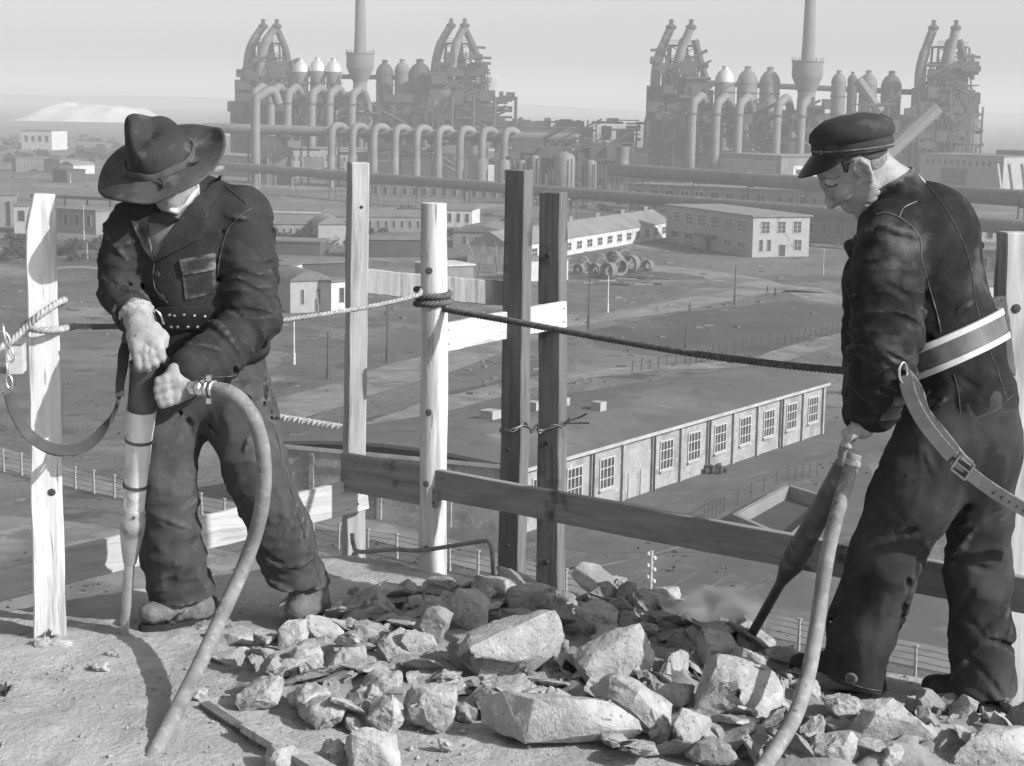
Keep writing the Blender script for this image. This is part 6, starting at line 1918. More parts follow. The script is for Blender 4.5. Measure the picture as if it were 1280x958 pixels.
    for qq, w_ in ((q, .036), (q2, .034)):
        P = spline(qq, 8); sd = np.array([.75, .25, .62]) / np.linalg.norm([.75, .25, .62])
        e = []
        for i, p in enumerate(P):
            dd_ = P[min(i + 1, len(P) - 1)] - P[max(0, i - 1)]; dd_ /= np.linalg.norm(dd_); s_ = sd - dd_ * (sd @ dd_); s_ /= np.linalg.norm(s_)
            e.append(p + s_ * w_ / 2)
        MB().tube(e, .0028, 6).build('strap_edge', m_seam_lt, st, None, 60)
    bc = J(1203, 584, 4.565); dd_ = q[5] - q[4]; dd_ /= np.linalg.norm(dd_); s_ = sd - dd_ * (sd @ dd_); s_ /= np.linalg.norm(s_); n3 = np.cross(dd_, s_)
    mb = MB()
    for a in (-1, 1):
        mb.box(bc + dd_ * .026 * a, (.006, .050, .006), (dd_, s_, n3)); mb.box(bc + s_ * .024 * a, (.056, .006, .006), (dd_, s_, n3))
    mb.box(bc, (.05, .004, .005), (dd_, s_, n3))
    mb.build('buckle', m_steel_dk, st)
    for k in range(5): MB().lathe([(.003, -.001), (.003, .004)], q[5] + (q[6] - q[5]) * (.1 + .2 * k) - np.array([0, .006, 0]), 6, (0, -1, 0)).build('hole', m_hole, st)
capped_worker()
# ------------------------------------------------------------------ drills, hoses, straps
def drill_left():
    tip, top = on_floor(155, 795) + np.array([0, 0, -.01]), J(181, 452, 5.235)
    d = top - tip; L = np.linalg.norm(d); d /= L
    z = lambda y: L * (795 - y) / (795 - 452)
    root = thing('jackhammer', 'steel pneumatic drill with a bright barrel held by the hatted worker', 'drill', tip)
    MB().lathe([(.004, 0), (.012, .01), (.0155, .06), (.0165, z(700)), (.019, z(694))], tip, 14, d).build('chisel', m_steel, root, None, 40)
    MB().lathe([(.020, z(697)), (.024, z(690)), (.034, z(668)), (.0385, z(655)), (.040, z(642)), (.0375, z(640)), (.0375, z(632)), (.034, z(629))], tip, 20, d).build('collar', m_steel, root, None, 30)
    MB().lathe([(.033, z(630)), (.0345, z(600)), (.0365, z(575)), (.0375, z(574)), (.040, z(545)), (.0455, z(515)), (.046, z(509))], tip, 22, d).build('barrel', mat('brushed_barrel', .62, .15, 6, .5, .2, 40, .002, metal=.3, stretch=(4, 4, .8), spots=[(.3, 14, .64, .06)]), root, None, 30)
    MB().lathe([(.0425, z(510)), (.0425, z(506)), (.0415, z(480)), (.043, z(462)), (.0465, z(459)), (.0465, z(454)), (.030, z(452))], tip, 22, d).build('head', m_steel_dk, root, None, 30)
    for y in (600, 545): MB().lathe([(.030, z(y) - .006), (.0395 if y == 600 else .043, z(y) - .005), (.0395 if y == 600 else .043, z(y) + .004), (.030, z(y) + .005)], tip, 22, d).build('band', m_steel_dk, root, None, 30)
    s = frame_of(d)[1]
    for k in range(5):
        a = .4 + k * 1.256; t = np.cross(s, d)
        p = tip + d * z(634) + (s * math.cos(a) + t * math.sin(a)) * .037
        MB().lathe([(.005, 0), (.005, .005)], p, 6, s * math.cos(a) + t * math.sin(a)).build('rivet', m_steel_dk, root)
    h = top + d * .01
    MB().tube(spline([h + np.array([-.035, .0, .010]), h + np.array([-.01, -.005, .012]), h + np.array([.05, 0, 0]), h + np.array([.10, -.005, -.03])], 5), .015, 10).build('handle', m_steel_dk, root, None, 60)
    a, b = J(226, 484, 5.17), J(240, 485, 5.14)
    # hose with its coupling
    hs = thing('air_hose', 'grey rubber air hose with brass coupling looping down from the drill of the hatted worker', 'hose', J(262, 486, 5.13))
    q = [J(262, 486, 5.125), J(285, 490, 5.10), J(305, 505, 5.09), J(321, 533, 5.09), J(330, 580, 5.10), J(326, 640, 5.14), J(308, 700, 5.17), J(277, 770, 5.04), J(245, 840, 4.80), J(212, 905, 4.55), J(178, 968, 4.33), J(140, 1020, 4.05)]
    P = spline(q, 10)
    rr = [.0228 * (1 + .03 * mnoise.noise((i * .2, 3, 1))) for i in range(len(P))]
    MB().tube(P, rr, 16).build('hose', m_hose, hs, None, 180)
    ax = J(262, 486, 5.125) - J(238, 484, 5.155); l = np.linalg.norm(ax); ax /= l; o = J(238, 484, 5.155)
    MB().lathe([(.016, -.01), (.016, .004), (.022, .005), (.022, .022), (.017, .023), (.017, .030)], o, 6, ax).build('coupling_nut', m_bright, hs)
    MB().lathe([(.017, .028), (.020, .030), (.026, .034), (.027, .046), (.021, .050), (.016, .054), (.016, .066)], o, 12, ax).build('coupling', m_bright, hs, None, 40)
    for k, y in enumerate((.060, .078)):
        MB().lathe([(.0235, y), (.026, y + .002), (.026, y + .008), (.0235, y + .010)], o, 16, ax).build('clamp', m_bright, hs, None, 40)
    for y in (.018, -.018): MB().box(o + ax * .069 + np.array([0, -.01, y * 1.9]), (.014, .02, .016)).build('clamp_lug', m_bright, hs)
drill_left()
def drill_right():
    tip, top = on_floor(928, 814), J(1064, 572, 4.86)
    d = top - tip; L = np.linalg.norm(d); d /= L
    z = lambda y: L * (814 - y) / (814 - 572)
    root = thing('jackhammer', 'dark pneumatic drill leaning in the hands of the capped worker', 'drill', tip)
    MB().lathe([(.004, 0), (.013, .012), (.0150, .08), (.0155, z(724)), (.018, z(718))], tip, 14, d).build('chisel', m_steel_dk, root, None, 40)
    MB().lathe([(.018, z(720)), (.024, z(712)), (.036, z(700)), (.038, z(694)), (.035, z(692)), (.038, z(688)), (.035, z(684)), (.039, z(680)), (.036, z(675))], tip, 20, d).build('collar', m_steel_dk, root, None, 30)
    MB().lathe([(.034, z(678)), (.033, z(640)), (.035, z(610)), (.036, z(585)), (.028, z(575)), (.02, z(568))], tip, 20, d).build('barrel', m_steel_dk, root, None, 30)
    MB().tube(spline([J(1052, 580, 4.83), J(1054, 562, 4.81), J(1062, 545, 4.80), J(1070, 532, 4.79), J(1076, 524, 4.79)], 6), .0125, 10).build('handle', m_hose, root, None, 60)
    hs = thing('air_hose', 'pale rubber air hose hanging from the drill of the capped worker', 'hose', J(1066, 566, 4.72))
    P = spline([J(1068, 568, 4.745), J(1059, 599, 4.73), J(1045, 647, 4.70), J(1033, 700, 4.68), J(1026, 748, 4.66), J(1019, 796, 4.62), J(1010, 844, 4.55), J(996, 890, 4.44), J(974, 930, 4.32), J(946, 970, 4.20), J(905, 1025, 3.98)], 10)
    MB().tube(P, [.0212 * (1 + .04 * mnoise.noise((i * .17, 8, 1))) for i in range(len(P))], 16).build('hose', m_hose, hs, None, 180)
    MB().lathe([(.023, -.01), (.025, -.008), (.025, .006), (.023, .008)], P[4], 14, P[4] - P[3]).build('clamp', m_steel, hs, None, 40)
drill_right()
def strap_left():
    st = thing('safety_strap', 'dark leather safety strap with chain hook hanging between the left edge and the hatted worker', 'strap', J(152, 470, 5.24))
    q = [J(11, 492, 5.12), J(18, 515, 5.12), J(34, 541, 5.13), J(58, 558, 5.14), J(86, 563, 5.16), J(112, 554, 5.19), J(134, 530, 5.22), J(148, 498, 5.24), J(152, 470, 5.25), J(155, 440, 5.28), J(159, 415, 5.33)]
    ribbon(q, .034, .004, 8, (.25, .55, .8)).build('strap_band', m_strap, st)
    ribbon([p + np.array([0, -.002, -.0]) + (0, 0, -.0175) for p in q[:9]], .005, .005, 8, (.25, .55, .8)).build('strap_edge', m_seam_lt, st)
    ribbon([J(150, 496, 5.225), J(150, 478, 5.235), J(153, 455, 5.25), J(157, 430, 5.28)], .026, .008, 8, (.9, .3, .1)).build('strap_end', m_leather, st)
    c = [(6, 420, 30, .016, .2), (13, 443, 20, .012, 1.3), (9, 461, 18, .012, .3), (12, 478, 20, .013, 1.2)]
    for x, y, h, w_, ro in c:
        p = J(x, y, 5.12)
        chainlink(p, (.12, 0, -1), h * 5.12 / 2200, w_ * 1.6, .0032, ro).build('chain_link', m_bright, st, None, 60)
    MB().tube(spline([J(-14, 425, 5.12), J(-6, 417, 5.12), J(3, 414, 5.12), J(11, 422, 5.12), J(13, 436, 5.12)], 6), .0045, 8).build('hook', m_bright, st, None, 60)
strap_left()
# ------------------------------------------------------------------ the rubble
def rock_mesh(seed, dims, rough=.05, n=16, sub=2, flat=0, m=None):
    r = random.Random(seed); bm = bmesh.new()
    # broken block: points on the faces of a box, corners knocked off
    for ax in range(3):
        for sg in (-1, 1):
            tl = (r.uniform(-.18, .18), r.uniform(-.18, .18))
            for i in range(r.randint(2, 4)):
                q = [0, 0, 0]; u_, v_ = r.uniform(-.86, .86), r.uniform(-.86, .86)
                q[ax] = sg * (1 - abs(u_ * tl[0]) - abs(v_ * tl[1]) - r.uniform(0, .05)); q[(ax + 1) % 3] = u_; q[(ax + 2) % 3] = v_
                bm.verts.new((q[0] * dims[0] / 2, q[1] * dims[1] / 2, q[2] * dims[2] / 2))
    bmesh.ops.convex_hull(bm, input=bm.verts)
    for v in [v for v in bm.verts if not v.link_faces]: bm.verts.remove(v)
    for k in range(r.randint(2, 4)):        # knock corners off
        nn = Vector((r.choice((-1, 1)) * r.uniform(.3, 1), r.choice((-1, 1)) * r.uniform(.3, 1), r.choice((-1, 1)) * r.uniform(.2, 1))).normalized()
        ext = max(v.co.dot(nn) for v in bm.verts)
        bmesh.ops.bisect_plane(bm, geom=bm.verts[:] + bm.edges[:] + bm.faces[:], plane_co=nn * ext * r.uniform(.62, .85), plane_no=nn, clear_outer=True)
        bmesh.ops.convex_hull(bm, input=bm.verts)
        for v in [v for v in bm.verts if not v.link_faces]: bm.verts.remove(v)
    bmesh.ops.dissolve_limit(bm, angle_limit=.06, verts=bm.verts[:], edges=bm.edges[:])
    for ax in range(3):
        lo, hi = min(v.co[ax] for v in bm.verts), max(v.co[ax] for v in bm.verts)
        for v in bm.verts: v.co[ax] = ((v.co[ax] - lo) / (hi - lo) - .5) * dims[ax]
    sm = min(dims)
    bmesh.ops.bevel(bm, geom=bm.edges[:], offset=sm * .022, segments=1, affect='EDGES', profile=.5)
    bmesh.ops.triangulate(bm, faces=bm.faces)
    for _ in range(5):
        E = [e for e in bm.edges if e.calc_length() > max(dims) * .11]
        if not E or len(bm.verts) > 1500: break
        bmesh.ops.subdivide_edges(bm, edges=E, cuts=1); bmesh.ops.triangulate(bm, faces=[f for f in bm.faces if len(f.verts) > 3])
    bm.normal_update()
    s0 = r.uniform(0, 90); f0 = 1 / max(.03, sm)
    for v in bm.verts:
        p = v.co
        a = mnoise.fractal((p.x * f0 * 1.6 + s0, p.y * f0 * 1.6, p.z * f0 * 1.6), .9, 2.1, 4)
        c = mnoise.noise((p.x * 60 + s0, p.y * 60, p.z * 60)); c2 = mnoise.noise((p.x * 130 + s0, p.y * 130, p.z * 130))
        # one or two sides stay smooth (the old surface), the rest is broken
        k = .25 if (flat and v.normal.z * flat > .75) else 1.0
        v.co = p + v.normal * (a * rough * sm + k * c * .0045 + k * c2 * .0025)
    me = bpy.data.meshes.new('concrete_lump'); bm.to_mesh(me); bm.free()
    me.shade_smooth(); me.set_sharp_from_angle(angle=rad(28))
    me.materials.append(m or m_conc)
    return me
ROCKN = [0]
def rock(px, py, w_, h_, label, m=None, rot=0.0, lift=0.0, dep=.8, name='concrete_lump', group=None, seed=None, tilt=0.0, flat=0):
    ROCKN[0] += 1
    seed = seed or ROCKN[0] * 7 + 3
    base = on_floor(px, py + h_ * .36)
    base = gp(px, py + h_ * .36, lift)
    Y = base[1]; s = Y / F_PX
    W_, H_ = w_ * s * 1.12, h_ * s * 1.12
    me = rock_mesh(seed, (W_, max(.02, (W_ + H_) / 2 * dep), H_), .045, random.Random(seed).randint(12, 18), flat=flat, m=m)
    o = bpy.data.objects.new(name, me); COL.objects.link(o)
    o.location = (base[0], base[1] + W_ * .1, lift + H_ * .40)
    o.rotation_euler = (tilt, rot, random.Random(seed + 1).uniform(-.5, .5))
    ROCKS.append((px, py, w_, h_, label))
    return tag(o, label, 'concrete', group)
ROCKS = []
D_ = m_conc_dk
rock(640, 820, 132, 78, 'big pale block in the middle of the rubble pile, upper of the two biggest', None, .32 * -1, .03, .7, seed=21)
rock(700, 908, 190, 80, 'biggest pale slab lying at the front of the rubble pile', None, -.12, 0, .5, seed=34, flat=1)
rock(790, 884, 104, 48, 'smooth-topped pale slab leaning on the right end of the biggest slab', None, .35, .05, .7, seed=12, flat=1)
rock(767, 828, 92, 66, 'pale oval lump with rough broken face left of the gap in the pile', None, -.45, .04, .7, seed=45)
rock(742, 782, 64, 46, 'bright squarish lump near the ledge above the oval lump', None, .1, .03, .8, seed=51)
rock(928, 880, 108, 92, 'large bright block with a shaded left face below the right drill', None, .25, 0, .7, seed=63)
rock(895, 820, 56, 54, 'bright broken lump left of the right drill point', None, .4, .03)
rock(932, 834, 44, 44, 'bright wedge directly under the right drill point', None, .6, .03)
rock(836, 877, 60, 44, 'rounded pale lump between the smooth slab and the large bright block', None, .1, .02)
rock(845, 840, 48, 38, 'small pale block with a dark side in the gap of the pile', None, -.2, .02)
rock(857, 805, 42, 34, 'dark-faced lump high on the right of the pile', D_, .1, .03)
rock(800, 848, 40, 36, 'pale lump just right of the oval lump', None, .2, .02)
rock(867, 928, 62, 26, 'dark flat piece in the shade at the front right', D_, -.2, 0)
rock(892, 948, 64, 32, 'dark grey lump at the lower edge left of the right hose', D_, .1, 0)
rock(827, 920, 24, 36, 'upright pale chip in the dark gap at the front', None, .1, 0)
rock(973, 892, 36, 36, 'dark lump beside the right hose', D_, .2, 0)
rock(1011, 868, 34, 34, 'pale lump behind the right hose', None, .3, 0)
rock(1016, 936, 36, 34, 'pale lump under the lower end of the right hose', None, .3, 0)
rock(1053, 896, 38, 48, 'bright pointed lump right of the right hose', None, -.2, 0, seed=77)
rock(1111, 914, 94, 66, 'large pale block with a shaded left side in front of the near trouser leg', None, -.15, 0, .7, seed=82)
rock(1043, 944, 56, 44, 'white block at the lower edge right of the right hose', None, -.3, 0)
rock(1127, 952, 58, 32, 'white block at the lower edge under the large pale block', None, .2, 0)
rock(1203, 900, 32, 52, 'white pointed shard standing before the far boot', None, .15, 0, .6, seed=91)
rock(1240, 944, 110, 56, 'large white slab in the lower right corner', None, -.15, 0, .6, seed=94, flat=1)
rock(1249, 912, 44, 30, 'pale lump behind the large white corner slab', None, .2, 0)
rock(1224, 908, 24, 28, 'small pale lump beside the white pointed shard', None, .2, 0)
rock(1276, 922, 28, 26, 'small pale lump at the right edge', None, .2, 0)
rock(985, 838, 52, 18, 'flat dark crust piece at the toe of the near boot', D_, .35, .01)
rock(1010, 858, 50, 20, 'pale-edged flat crust piece in front of the near boot', D_, .4, 0)
rock(580, 774, 60, 58, 'bright angular lump with a dark left side near the ledge', None, .5, .02, .7, seed=101)
rock(538, 790, 36, 60, 'grey upright slab leaning against the bright angular lump', D_, .45, .02, .6)
rock(520, 810, 44, 34, 'pale lump at the foot of the grey upright slab', None, .3, .02)
rock(618, 744, 58, 32, 'pale lump on the ledge between the round post and the grey posts', None, .1, .0)
rock(666, 752, 62, 32, 'bright lump on the ledge in front of the two grey posts', None, -.1, .01)
rock(460, 764, 58, 46, 'grey flat slab tilted beside the right boot of the hatted worker', D_, .3, .01, .8, seed=111, flat=1)
rock(462, 794, 44, 28, 'grey smooth lump below the tilted flat slab', D_, .1, .01)
rock(366, 805, 36, 50, 'pale upright lump touching the right boot, left of a pair', None, 0, .0)
rock(404, 796, 54, 42, 'pale knobbly lump touching the right boot, right of a pair', None, .2, 0)
rock(435, 818, 38, 40, 'bright-cornered lump with a dark left face', None, .5, .01)
rock(476, 815, 52, 22, 'dark flat slab in the middle left of the pile', D_, .05, .01)
rock(516, 837, 64, 25, 'dark flat slab below the grey upright slab', D_, .1, .01)
rock(466, 836, 30, 20, 'small pale lump on the left of the dark flat slab', None, .1, .01)
rock(363, 842, 64, 30, 'pale jagged piece under the pair by the right boot', None, -.1, 0)
rock(325, 868, 50, 54, 'pale round lump at the left end of the pile', None, .3, 0, seed=121)
rock(382, 877, 48, 32, 'pale low lump right of the round lump', None, 0, 0)
rock(400, 896, 68, 34, 'long grooved pale piece in front of the low lump', None, -.1, 0)
rock(441, 886, 24, 30, 'small upright piece at the end of the grooved piece', None, .1, 0)
rock(476, 858, 48, 34, 'pale rounded lump in the middle of the left half of the pile', None, .1, 0.01)
rock(482, 900, 42, 50, 'egg-shaped pale lump standing on the floor at the front left', None, -.15, 0, seed=131)
rock(535, 892, 62, 60, 'pale round lump beside the egg-shaped lump', None, .15, 0, seed=133)
rock(560, 856, 34, 28, 'pale small lump above the round lump', None, .1, .01)
rock(579, 893, 36, 28, 'grey lump right of the round lump', D_, .1, 0)
rock(618, 886, 48, 42, 'dark shaded lump left of the biggest slab', D_, .1, 0)
rock(416, 942, 34, 36, 'pale chip beside the broken plank', None, .3, 0)
rock(466, 944, 72, 48, 'pale lump at the lower edge right of the broken plank', None, .3, 0)
rock(350, 952, 46, 32, 'pale lump at the lower edge left of the broken plank', None, .1, 0)
rock(557, 934, 18, 18, 'small chip lying alone on the floor before the biggest slab', None, .1, 0)
rock(612, 858, 36, 22, 'pale thin piece under the big pale block', None, .1, 0)
rock(755, 748, 34, 30, 'dark tilted slab on the ledge, left of a pair of slabs', D_, -.6, .02, .5)
rock(783, 748, 24, 34, 'dark upright slab on the ledge, right of a pair of slabs', D_, .2, .02, .5)
rock(810, 757, 48, 28, 'pale sloping slab on the ledge left of the dust', None, .5, .01)
rock(786, 778, 26, 22, 'small grey lump under the dark upright slab', D_, .1, .02)
rock(808, 790, 26, 20, 'small pale lump in the dark hollow of the pile', None, .1, .02)
rock(836, 784, 28, 24, 'small pale lump right of the dark hollow', None, .1, .02)
rock(862, 778, 40, 24, 'pale lump on the ledge under the dust', None, .3, .01)
rock(690, 842, 30, 26, 'dark lump in the gap right of the big pale block', D_, .1, .01)
rock(672, 856, 34, 22, 'dark lump under the lower edge of the big pale block', D_, .1, 0)
rock(714, 862, 40, 22, 'dark lump between the oval lump and the biggest slab', D_, .1, 0)
rock(640, 776, 44, 24, 'dark piece between the ledge lumps and the big pale block', D_, .1, .02)
rock(690, 776, 50, 20, 'dark bent crust sheet above the big pale block', D_, -.3, .03)
rock(300, 800, 84, 16, 'dusty flat crust plate under the hose', m_floor, .1, -.01, .9, seed=141)
rock(262, 786, 60, 12, 'dusty flat crust plate beside the left boot', m_floor, -.2, -.005, .9)
rock(296, 828, 74, 14, 'thin crust plate left of the pile', m_floor, .1, -.005, .9)
rock(143, 819, 22, 10, 'small loose chip right of the white post', None, 0, 0)
rock(66, 806, 44, 14, 'low broken lump at the foot of the white post', None, .1, -.005)
rock(126, 836, 20, 14, 'small rough chip on the floor below the loose chip', None, 0, 0)
rock(250, 870, 22, 16, 'small chip beside the hose', None, 0, 0)

# smaller pieces that fill the heap
rf = random.Random(77)
FILL = [rock_mesh(500 + k, (.10, .08, .06), .06, 12) for k in range(6)] + [rock_mesh(540 + k, (.17, .12, .03), .05, 12) for k in range(6)]
FILLD = [rock_mesh(600 + k, (.10, .08, .055), .06, 12, m=D_) for k in range(4)] + [rock_mesh(640 + k, (.17, .13, .028), .05, 12, m=D_) for k in range(6)]
def in_heap(px, py):
    top = np.interp(px, [300, 360, 430, 520, 600, 760, 860, 960, 1010, 1100, 1280], [830, 790, 752, 740, 742, 735, 775, 810, 850, 885, 885])
    bot = np.interp(px, [300, 360, 430, 520, 600, 760, 860, 960, 1010, 1100, 1280], [880, 910, 915, 920, 890, 945, 958, 958, 958, 958, 958])
    return top < py < bot
USED = set()
k = 0
while k < 320:
    px, py = rf.uniform(300, 1285), rf.uniform(735, 962)
    if not in_heap(px, py) or (px > 1015 and py < 890): continue
    dk = rf.random() < .55
    me = rf.choice(FILLD if dk else FILL)
    p = gp(px, py, 0.0); s = rf.uniform(.3, 1.15)
    o = bpy.data.objects.new('concrete_fragment', me); COL.objects.link(o)
    o.location = (p[0], p[1], .015 + .045 * rf.random()); o.scale = (s * rf.uniform(.8, 1.3), s, s * rf.uniform(.6, 1)); o.rotation_euler = (rf.gauss(0, .45), rf.gauss(0, .45), rf.uniform(0, 6))
    near = sorted(ROCKS, key=lambda q: abs(q[0] - px) / q[2] + abs(q[1] - py) / q[3])
    for q in near:
        dx_, dy_ = (px - q[0]) / q[2], (py - q[1]) / q[3]
        side = ('left of' if dx_ < 0 else 'right of') if abs(dx_) > abs(dy_) else ('behind' if dy_ < 0 else 'before')
        lb_ = 'small %s fragment %s the %s' % ('dark' if dk else 'pale', side, q[4])
        if lb_ not in USED and len(lb_.split()) <= 16: break
    USED.add(lb_)
    tag(o, lb_, 'concrete', 'dark fragments in the rubble' if dk else 'pale fragments in the rubble')
    k += 1
# grit and chips over the floor
def grit():
    r = random.Random(9); mb = MB()
    for i in range(5200):
        if i % 3:
            px, py = r.gauss(640, 330), r.uniform(740, 965)
            if not in_heap(px, min(957, py)) and r.random() > .35: continue
        else:
            px, py = r.uniform(-20, 1290), r.uniform(790, 970)
            if r.random() < .55 or mnoise.noise((px * .012, py * .03, 3)) < 0: continue
        p = gp(px, py, 0.0); q = p[:2] - PC
        # keep on the slab
        det = DR[0] * DL[1] - DR[1] * DL[0]
        a = (q[0] * DL[1] - q[1] * DL[0]) / det; b = (DR[0] * q[1] - DR[1] * q[0]) / det
        if a < .03 or b < .03: continue
        s = r.choice((.0016, .002, .002, .003, .003, .004, .005, .008)) * r.uniform(.7, 1.4)
        z = floor_z(p[0], p[1]) + s * .4
        vs = [(p[0] + s * r.uniform(.6, 1.3) * dx, p[1] + s * r.uniform(.6, 1.3) * dy, z + s * r.uniform(.5, 1) * dz) for dx, dy, dz in ((1, 0, 0), (0, 1, 0), (-1, 0, 0), (0, -1, 0), (.1, 0, 1), (0, .1, -1))]
        mb.add(vs, [(0, 1, 4), (1, 2, 4), (2, 3, 4), (3, 0, 4), (1, 0, 5), (2, 1, 5), (3, 2, 5), (0, 3, 5)])
    tag(mb.build('grit', m_gravel), kind='stuff')
grit()
# low bed of dust and debris under the heap
def bed():
    n = 90; vs = []; fs = []
    xs_ = np.linspace(280, 1300, n)
    rows = 26
    for j in range(rows):
        for i, px in enumerate(xs_):
            top = np.interp(px, [300, 360, 430, 520, 600, 760, 860, 960, 1010, 1100, 1280], [838, 800, 760, 752, 752, 762, 800, 832, 862, 892, 895])
            bot = np.interp(px, [300, 360, 430, 520, 600, 760, 860, 960, 1010, 1100, 1280], [880, 900, 905, 905, 885, 930, 955, 975, 985, 985, 985])
            t = j / (rows - 1); p = gp(px, top + (bot - top) * t, 0.0)
            e = min(1, 4 * t, 4 * (1 - t), i / 6, (n - 1 - i) / 6)
            z = floor_z(p[0], p[1]) - .006 + e * (.045 + .035 * mnoise.fractal((p[0] * 9, p[1] * 9, 4), .7, 2.1, 4) + .012 * mnoise.noise((p[0] * 30, p[1] * 30, 2)))
            vs.append((p[0], p[1], z))
    for j in range(rows - 1):
        for i in range(n - 1): fs.append((j * n + i, (j + 1) * n + i, (j + 1) * n + i + 1, j * n + i + 1))
    o = raw_mesh('debris', vs, fs, m_conc_dk, None, None, 40)
    if o.data.polygons[0].normal.z < 0: o.data.flip_normals()
    tag(o, kind='stuff')
bed()
# broken plank in the front
tag(MB().bar(gp(312, 908, .03), gp(425, 975, .03), .055, .022).build('broken_plank', m_wood_md, None, gp(360, 935, 0)), 'broken wooden plank lying on the floor in front of the pile', 'plank')
tag(MB().bar(gp(255, 880, .012), gp(330, 930, .012), .03, .012).build('wood_splinter', m_wood_dk, None, gp(290, 905, 0)), 'thin dark wood splinter pointing at the broken plank', 'splinter')
# weeds at the left edge
def weed(px, py, label):
    p = gp(px, py, 0.0); r = random.Random(px); root = thing('weed', label, 'plant', p)
    for i in range(16):
        a = r.uniform(0, 6.28); l = r.uniform(.02, .05)
        q = [p, p + np.array([math.cos(a) * l * .4, math.sin(a) * l * .4, l * .7]), p + np.array([math.cos(a) * l, math.sin(a) * l, l * .8])]
        s = np.array([-math.sin(a), math.cos(a), 0]) * .005
        MB().add([q[0] - s * .5, q[0] + s * .5, q[1] + s, q[1] - s, q[2]], [(0, 1, 2, 3), (3, 2, 4)]).build('leaf', m_bush, root)
weed(6, 872, 'small dark weed tuft growing at the left edge of the floor')
weed(60, 806, 'small dark weed tuft at the foot of the white post')
# ------------------------------------------------------------------ people far below
def walker(px, py, label, seed, yaw=0.0, skirt=False):
    p = gp(px, py); r = random.Random(seed)
    root = thing('person', label, 'person', p)
    s = SDF((-.5, -.5, -.05), (.5, .5, 1.85), .035)
    st = .16
    for q in (-1, 1):
        s.cap((q * .09, 0, .9), (q * .1, q * st, .48), .085, .07, .03).cap((q * .1, q * st, .48), (q * .1, q * st * 1.3, .05), .07, .05, .03).cap((q * .1, q * st * 1.3, .04), (q * .1, q * st * 1.3 - .14, .03), .05, .04, .03)
        s.cap((q * .2, 0, 1.42), (q * .25, -q * .1, 1.15), .06, .05, .03).cap((q * .25, -q * .1, 1.15), (q * .22, -q * .2, .92), .05, .04, .03)
    s.cap((0, 0, .92), (0, 0, 1.38), .15, .17, .05).cap((0, 0, 1.42), (0, -.02, 1.55), .06, .06, .03).ell((0, -.02, 1.66), np.eye(3), (.09, .10, .12), .02)
    if skirt: s.cap((0, 0, .95), (0, 0, .55), .16, .24, .05)
    v, f = s.mesh(); v = relax(v, f, 1)
    c_, s_ = math.cos(yaw), math.sin(yaw)
    v = np.stack([v[:, 0] * c_ - v[:, 1] * s_, v[:, 0] * s_ + v[:, 1] * c_, v[:, 2]], 1) + p
    raw_mesh('body', v, f, m_dkcloth, root, None, 180)
walker(862, 391, 'lone person in dark clothes walking on the dirt road left of the pair', 1, 1.2)
walker(959, 369, 'person in dark clothes walking on the dirt road, left one of a pair', 2, -1.4)
walker(969, 371, 'person in a long dark coat walking on the dirt road, right one of a pair', 3, -1.3, True)
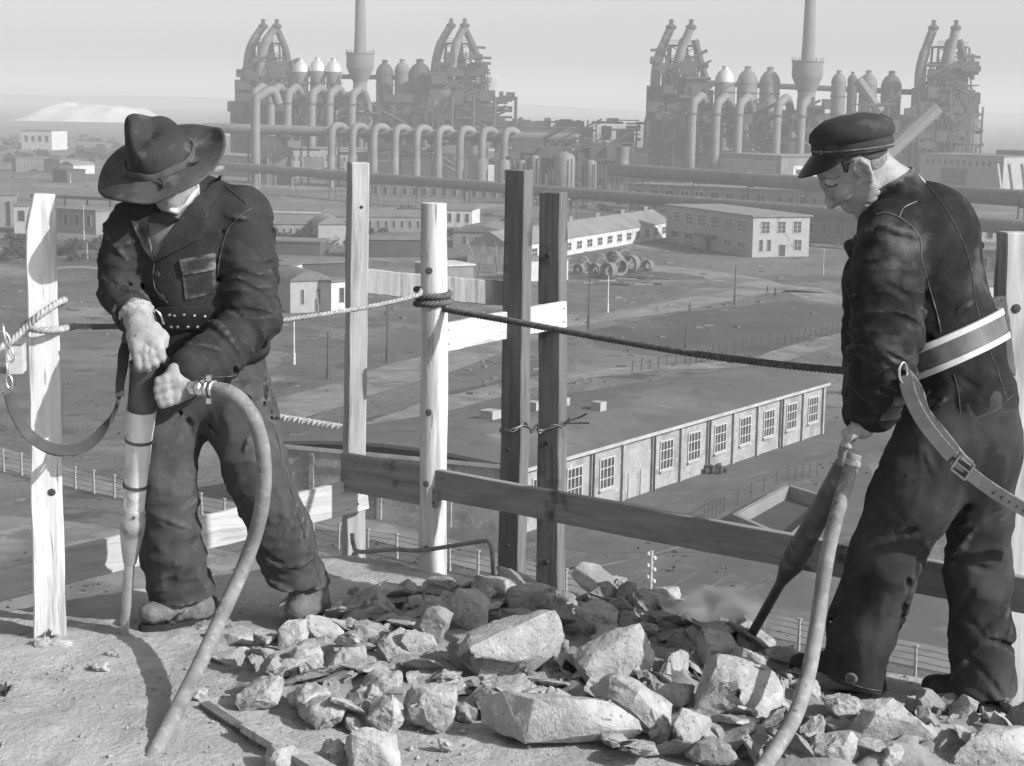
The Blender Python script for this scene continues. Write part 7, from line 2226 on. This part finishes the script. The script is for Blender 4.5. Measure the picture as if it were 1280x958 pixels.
# ------------------------------------------------------------------ steam, dust, air
def vol_mat(name, dens, scale, thr, col=.95, anis=0.0, fall=True):
    m = bpy.data.materials.new(name); m.use_nodes = True
    t = m.node_tree; N = t.nodes.new; Lk = t.links.new
    t.nodes.remove(t.nodes['Principled BSDF'])
    pv = N('ShaderNodeVolumePrincipled'); pv.inputs['Color'].default_value = (col, col, col, 1); pv.inputs['Density'].default_value = dens
    pv.inputs['Anisotropy'].default_value = anis
    if scale:
        tc = N('ShaderNodeTexCoord')
        n = N('ShaderNodeTexNoise'); n.inputs['Scale'].default_value = scale; n.inputs['Detail'].default_value = 4
        Lk(tc.outputs['Object'], n.inputs['Vector'])
        ln = N('ShaderNodeVectorMath'); ln.operation = 'LENGTH'; Lk(tc.outputs['Object'], ln.inputs[0])
        r = N('ShaderNodeMapRange'); r.inputs['From Min'].default_value = 1.0; r.inputs['From Max'].default_value = 0.1; r.inputs['To Min'].default_value = -thr; r.inputs['To Max'].default_value = 1 - thr
        Lk(ln.outputs['Value'], r.inputs['Value'])
        ad = N('ShaderNodeMath'); ad.operation = 'ADD'; Lk(n.outputs['Fac'], ad.inputs[0]); Lk(r.outputs[0], ad.inputs[1])
        r2 = N('ShaderNodeMapRange'); r2.inputs['From Min'].default_value = .55; r2.inputs['From Max'].default_value = 1.2; r2.inputs['To Max'].default_value = dens
        Lk(ad.outputs[0], r2.inputs['Value']); Lk(r2.outputs[0], pv.inputs['Density'])
    Lk(pv.outputs[0], t.nodes['Material Output'].inputs['Volume'])
    return m
def puff(name, c, radii, m, label, cat):
    bm = bmesh.new(); bmesh.ops.create_icosphere(bm, subdivisions=2, radius=1.0)
    me = bpy.data.meshes.new(name); bm.to_mesh(me); bm.free(); me.materials.append(m)
    o = bpy.data.objects.new(name, me); COL.objects.link(o)
    o.location = V(c); o.scale = radii
    return tag(o, label, cat, kind='stuff')
puff('steam', at(616, 104, 885), (12, 8, 14), vol_mat('steam_volume', .3, 2.2, .5, 1.0, -.35), 'small white steam puff right of the left plant', 'steam')
puff('steam', at(1212, 172, 800), (17, 12, 24), vol_mat('steam_volume_wide', .07, 2.0, .42, 1.0, -.35), 'white steam drifting at the foot of the far right furnace', 'steam')
puff('dust', at(895, 775, 5.56), (.30, .18, .20), vol_mat('dust_volume', 90.0, 2.0, .40, 1.0, -.3), 'pale dust blowing off the chisel point of the capped worker', 'dust')
hb = raw_mesh('haze', *(lambda s: ([(x, y, z) for z in (GZ - 1, 78) for x, y in ((-s, -s), (s, -s), (s, s), (-s, s))], [(3, 2, 1, 0), (4, 5, 6, 7), (0, 1, 5, 4), (1, 2, 6, 5), (2, 3, 7, 6), (3, 0, 4, 7)]))(16000), vol_mat('air', HAZE_DENSITY, 0, 0, .92))
tag(hb, kind='stuff')
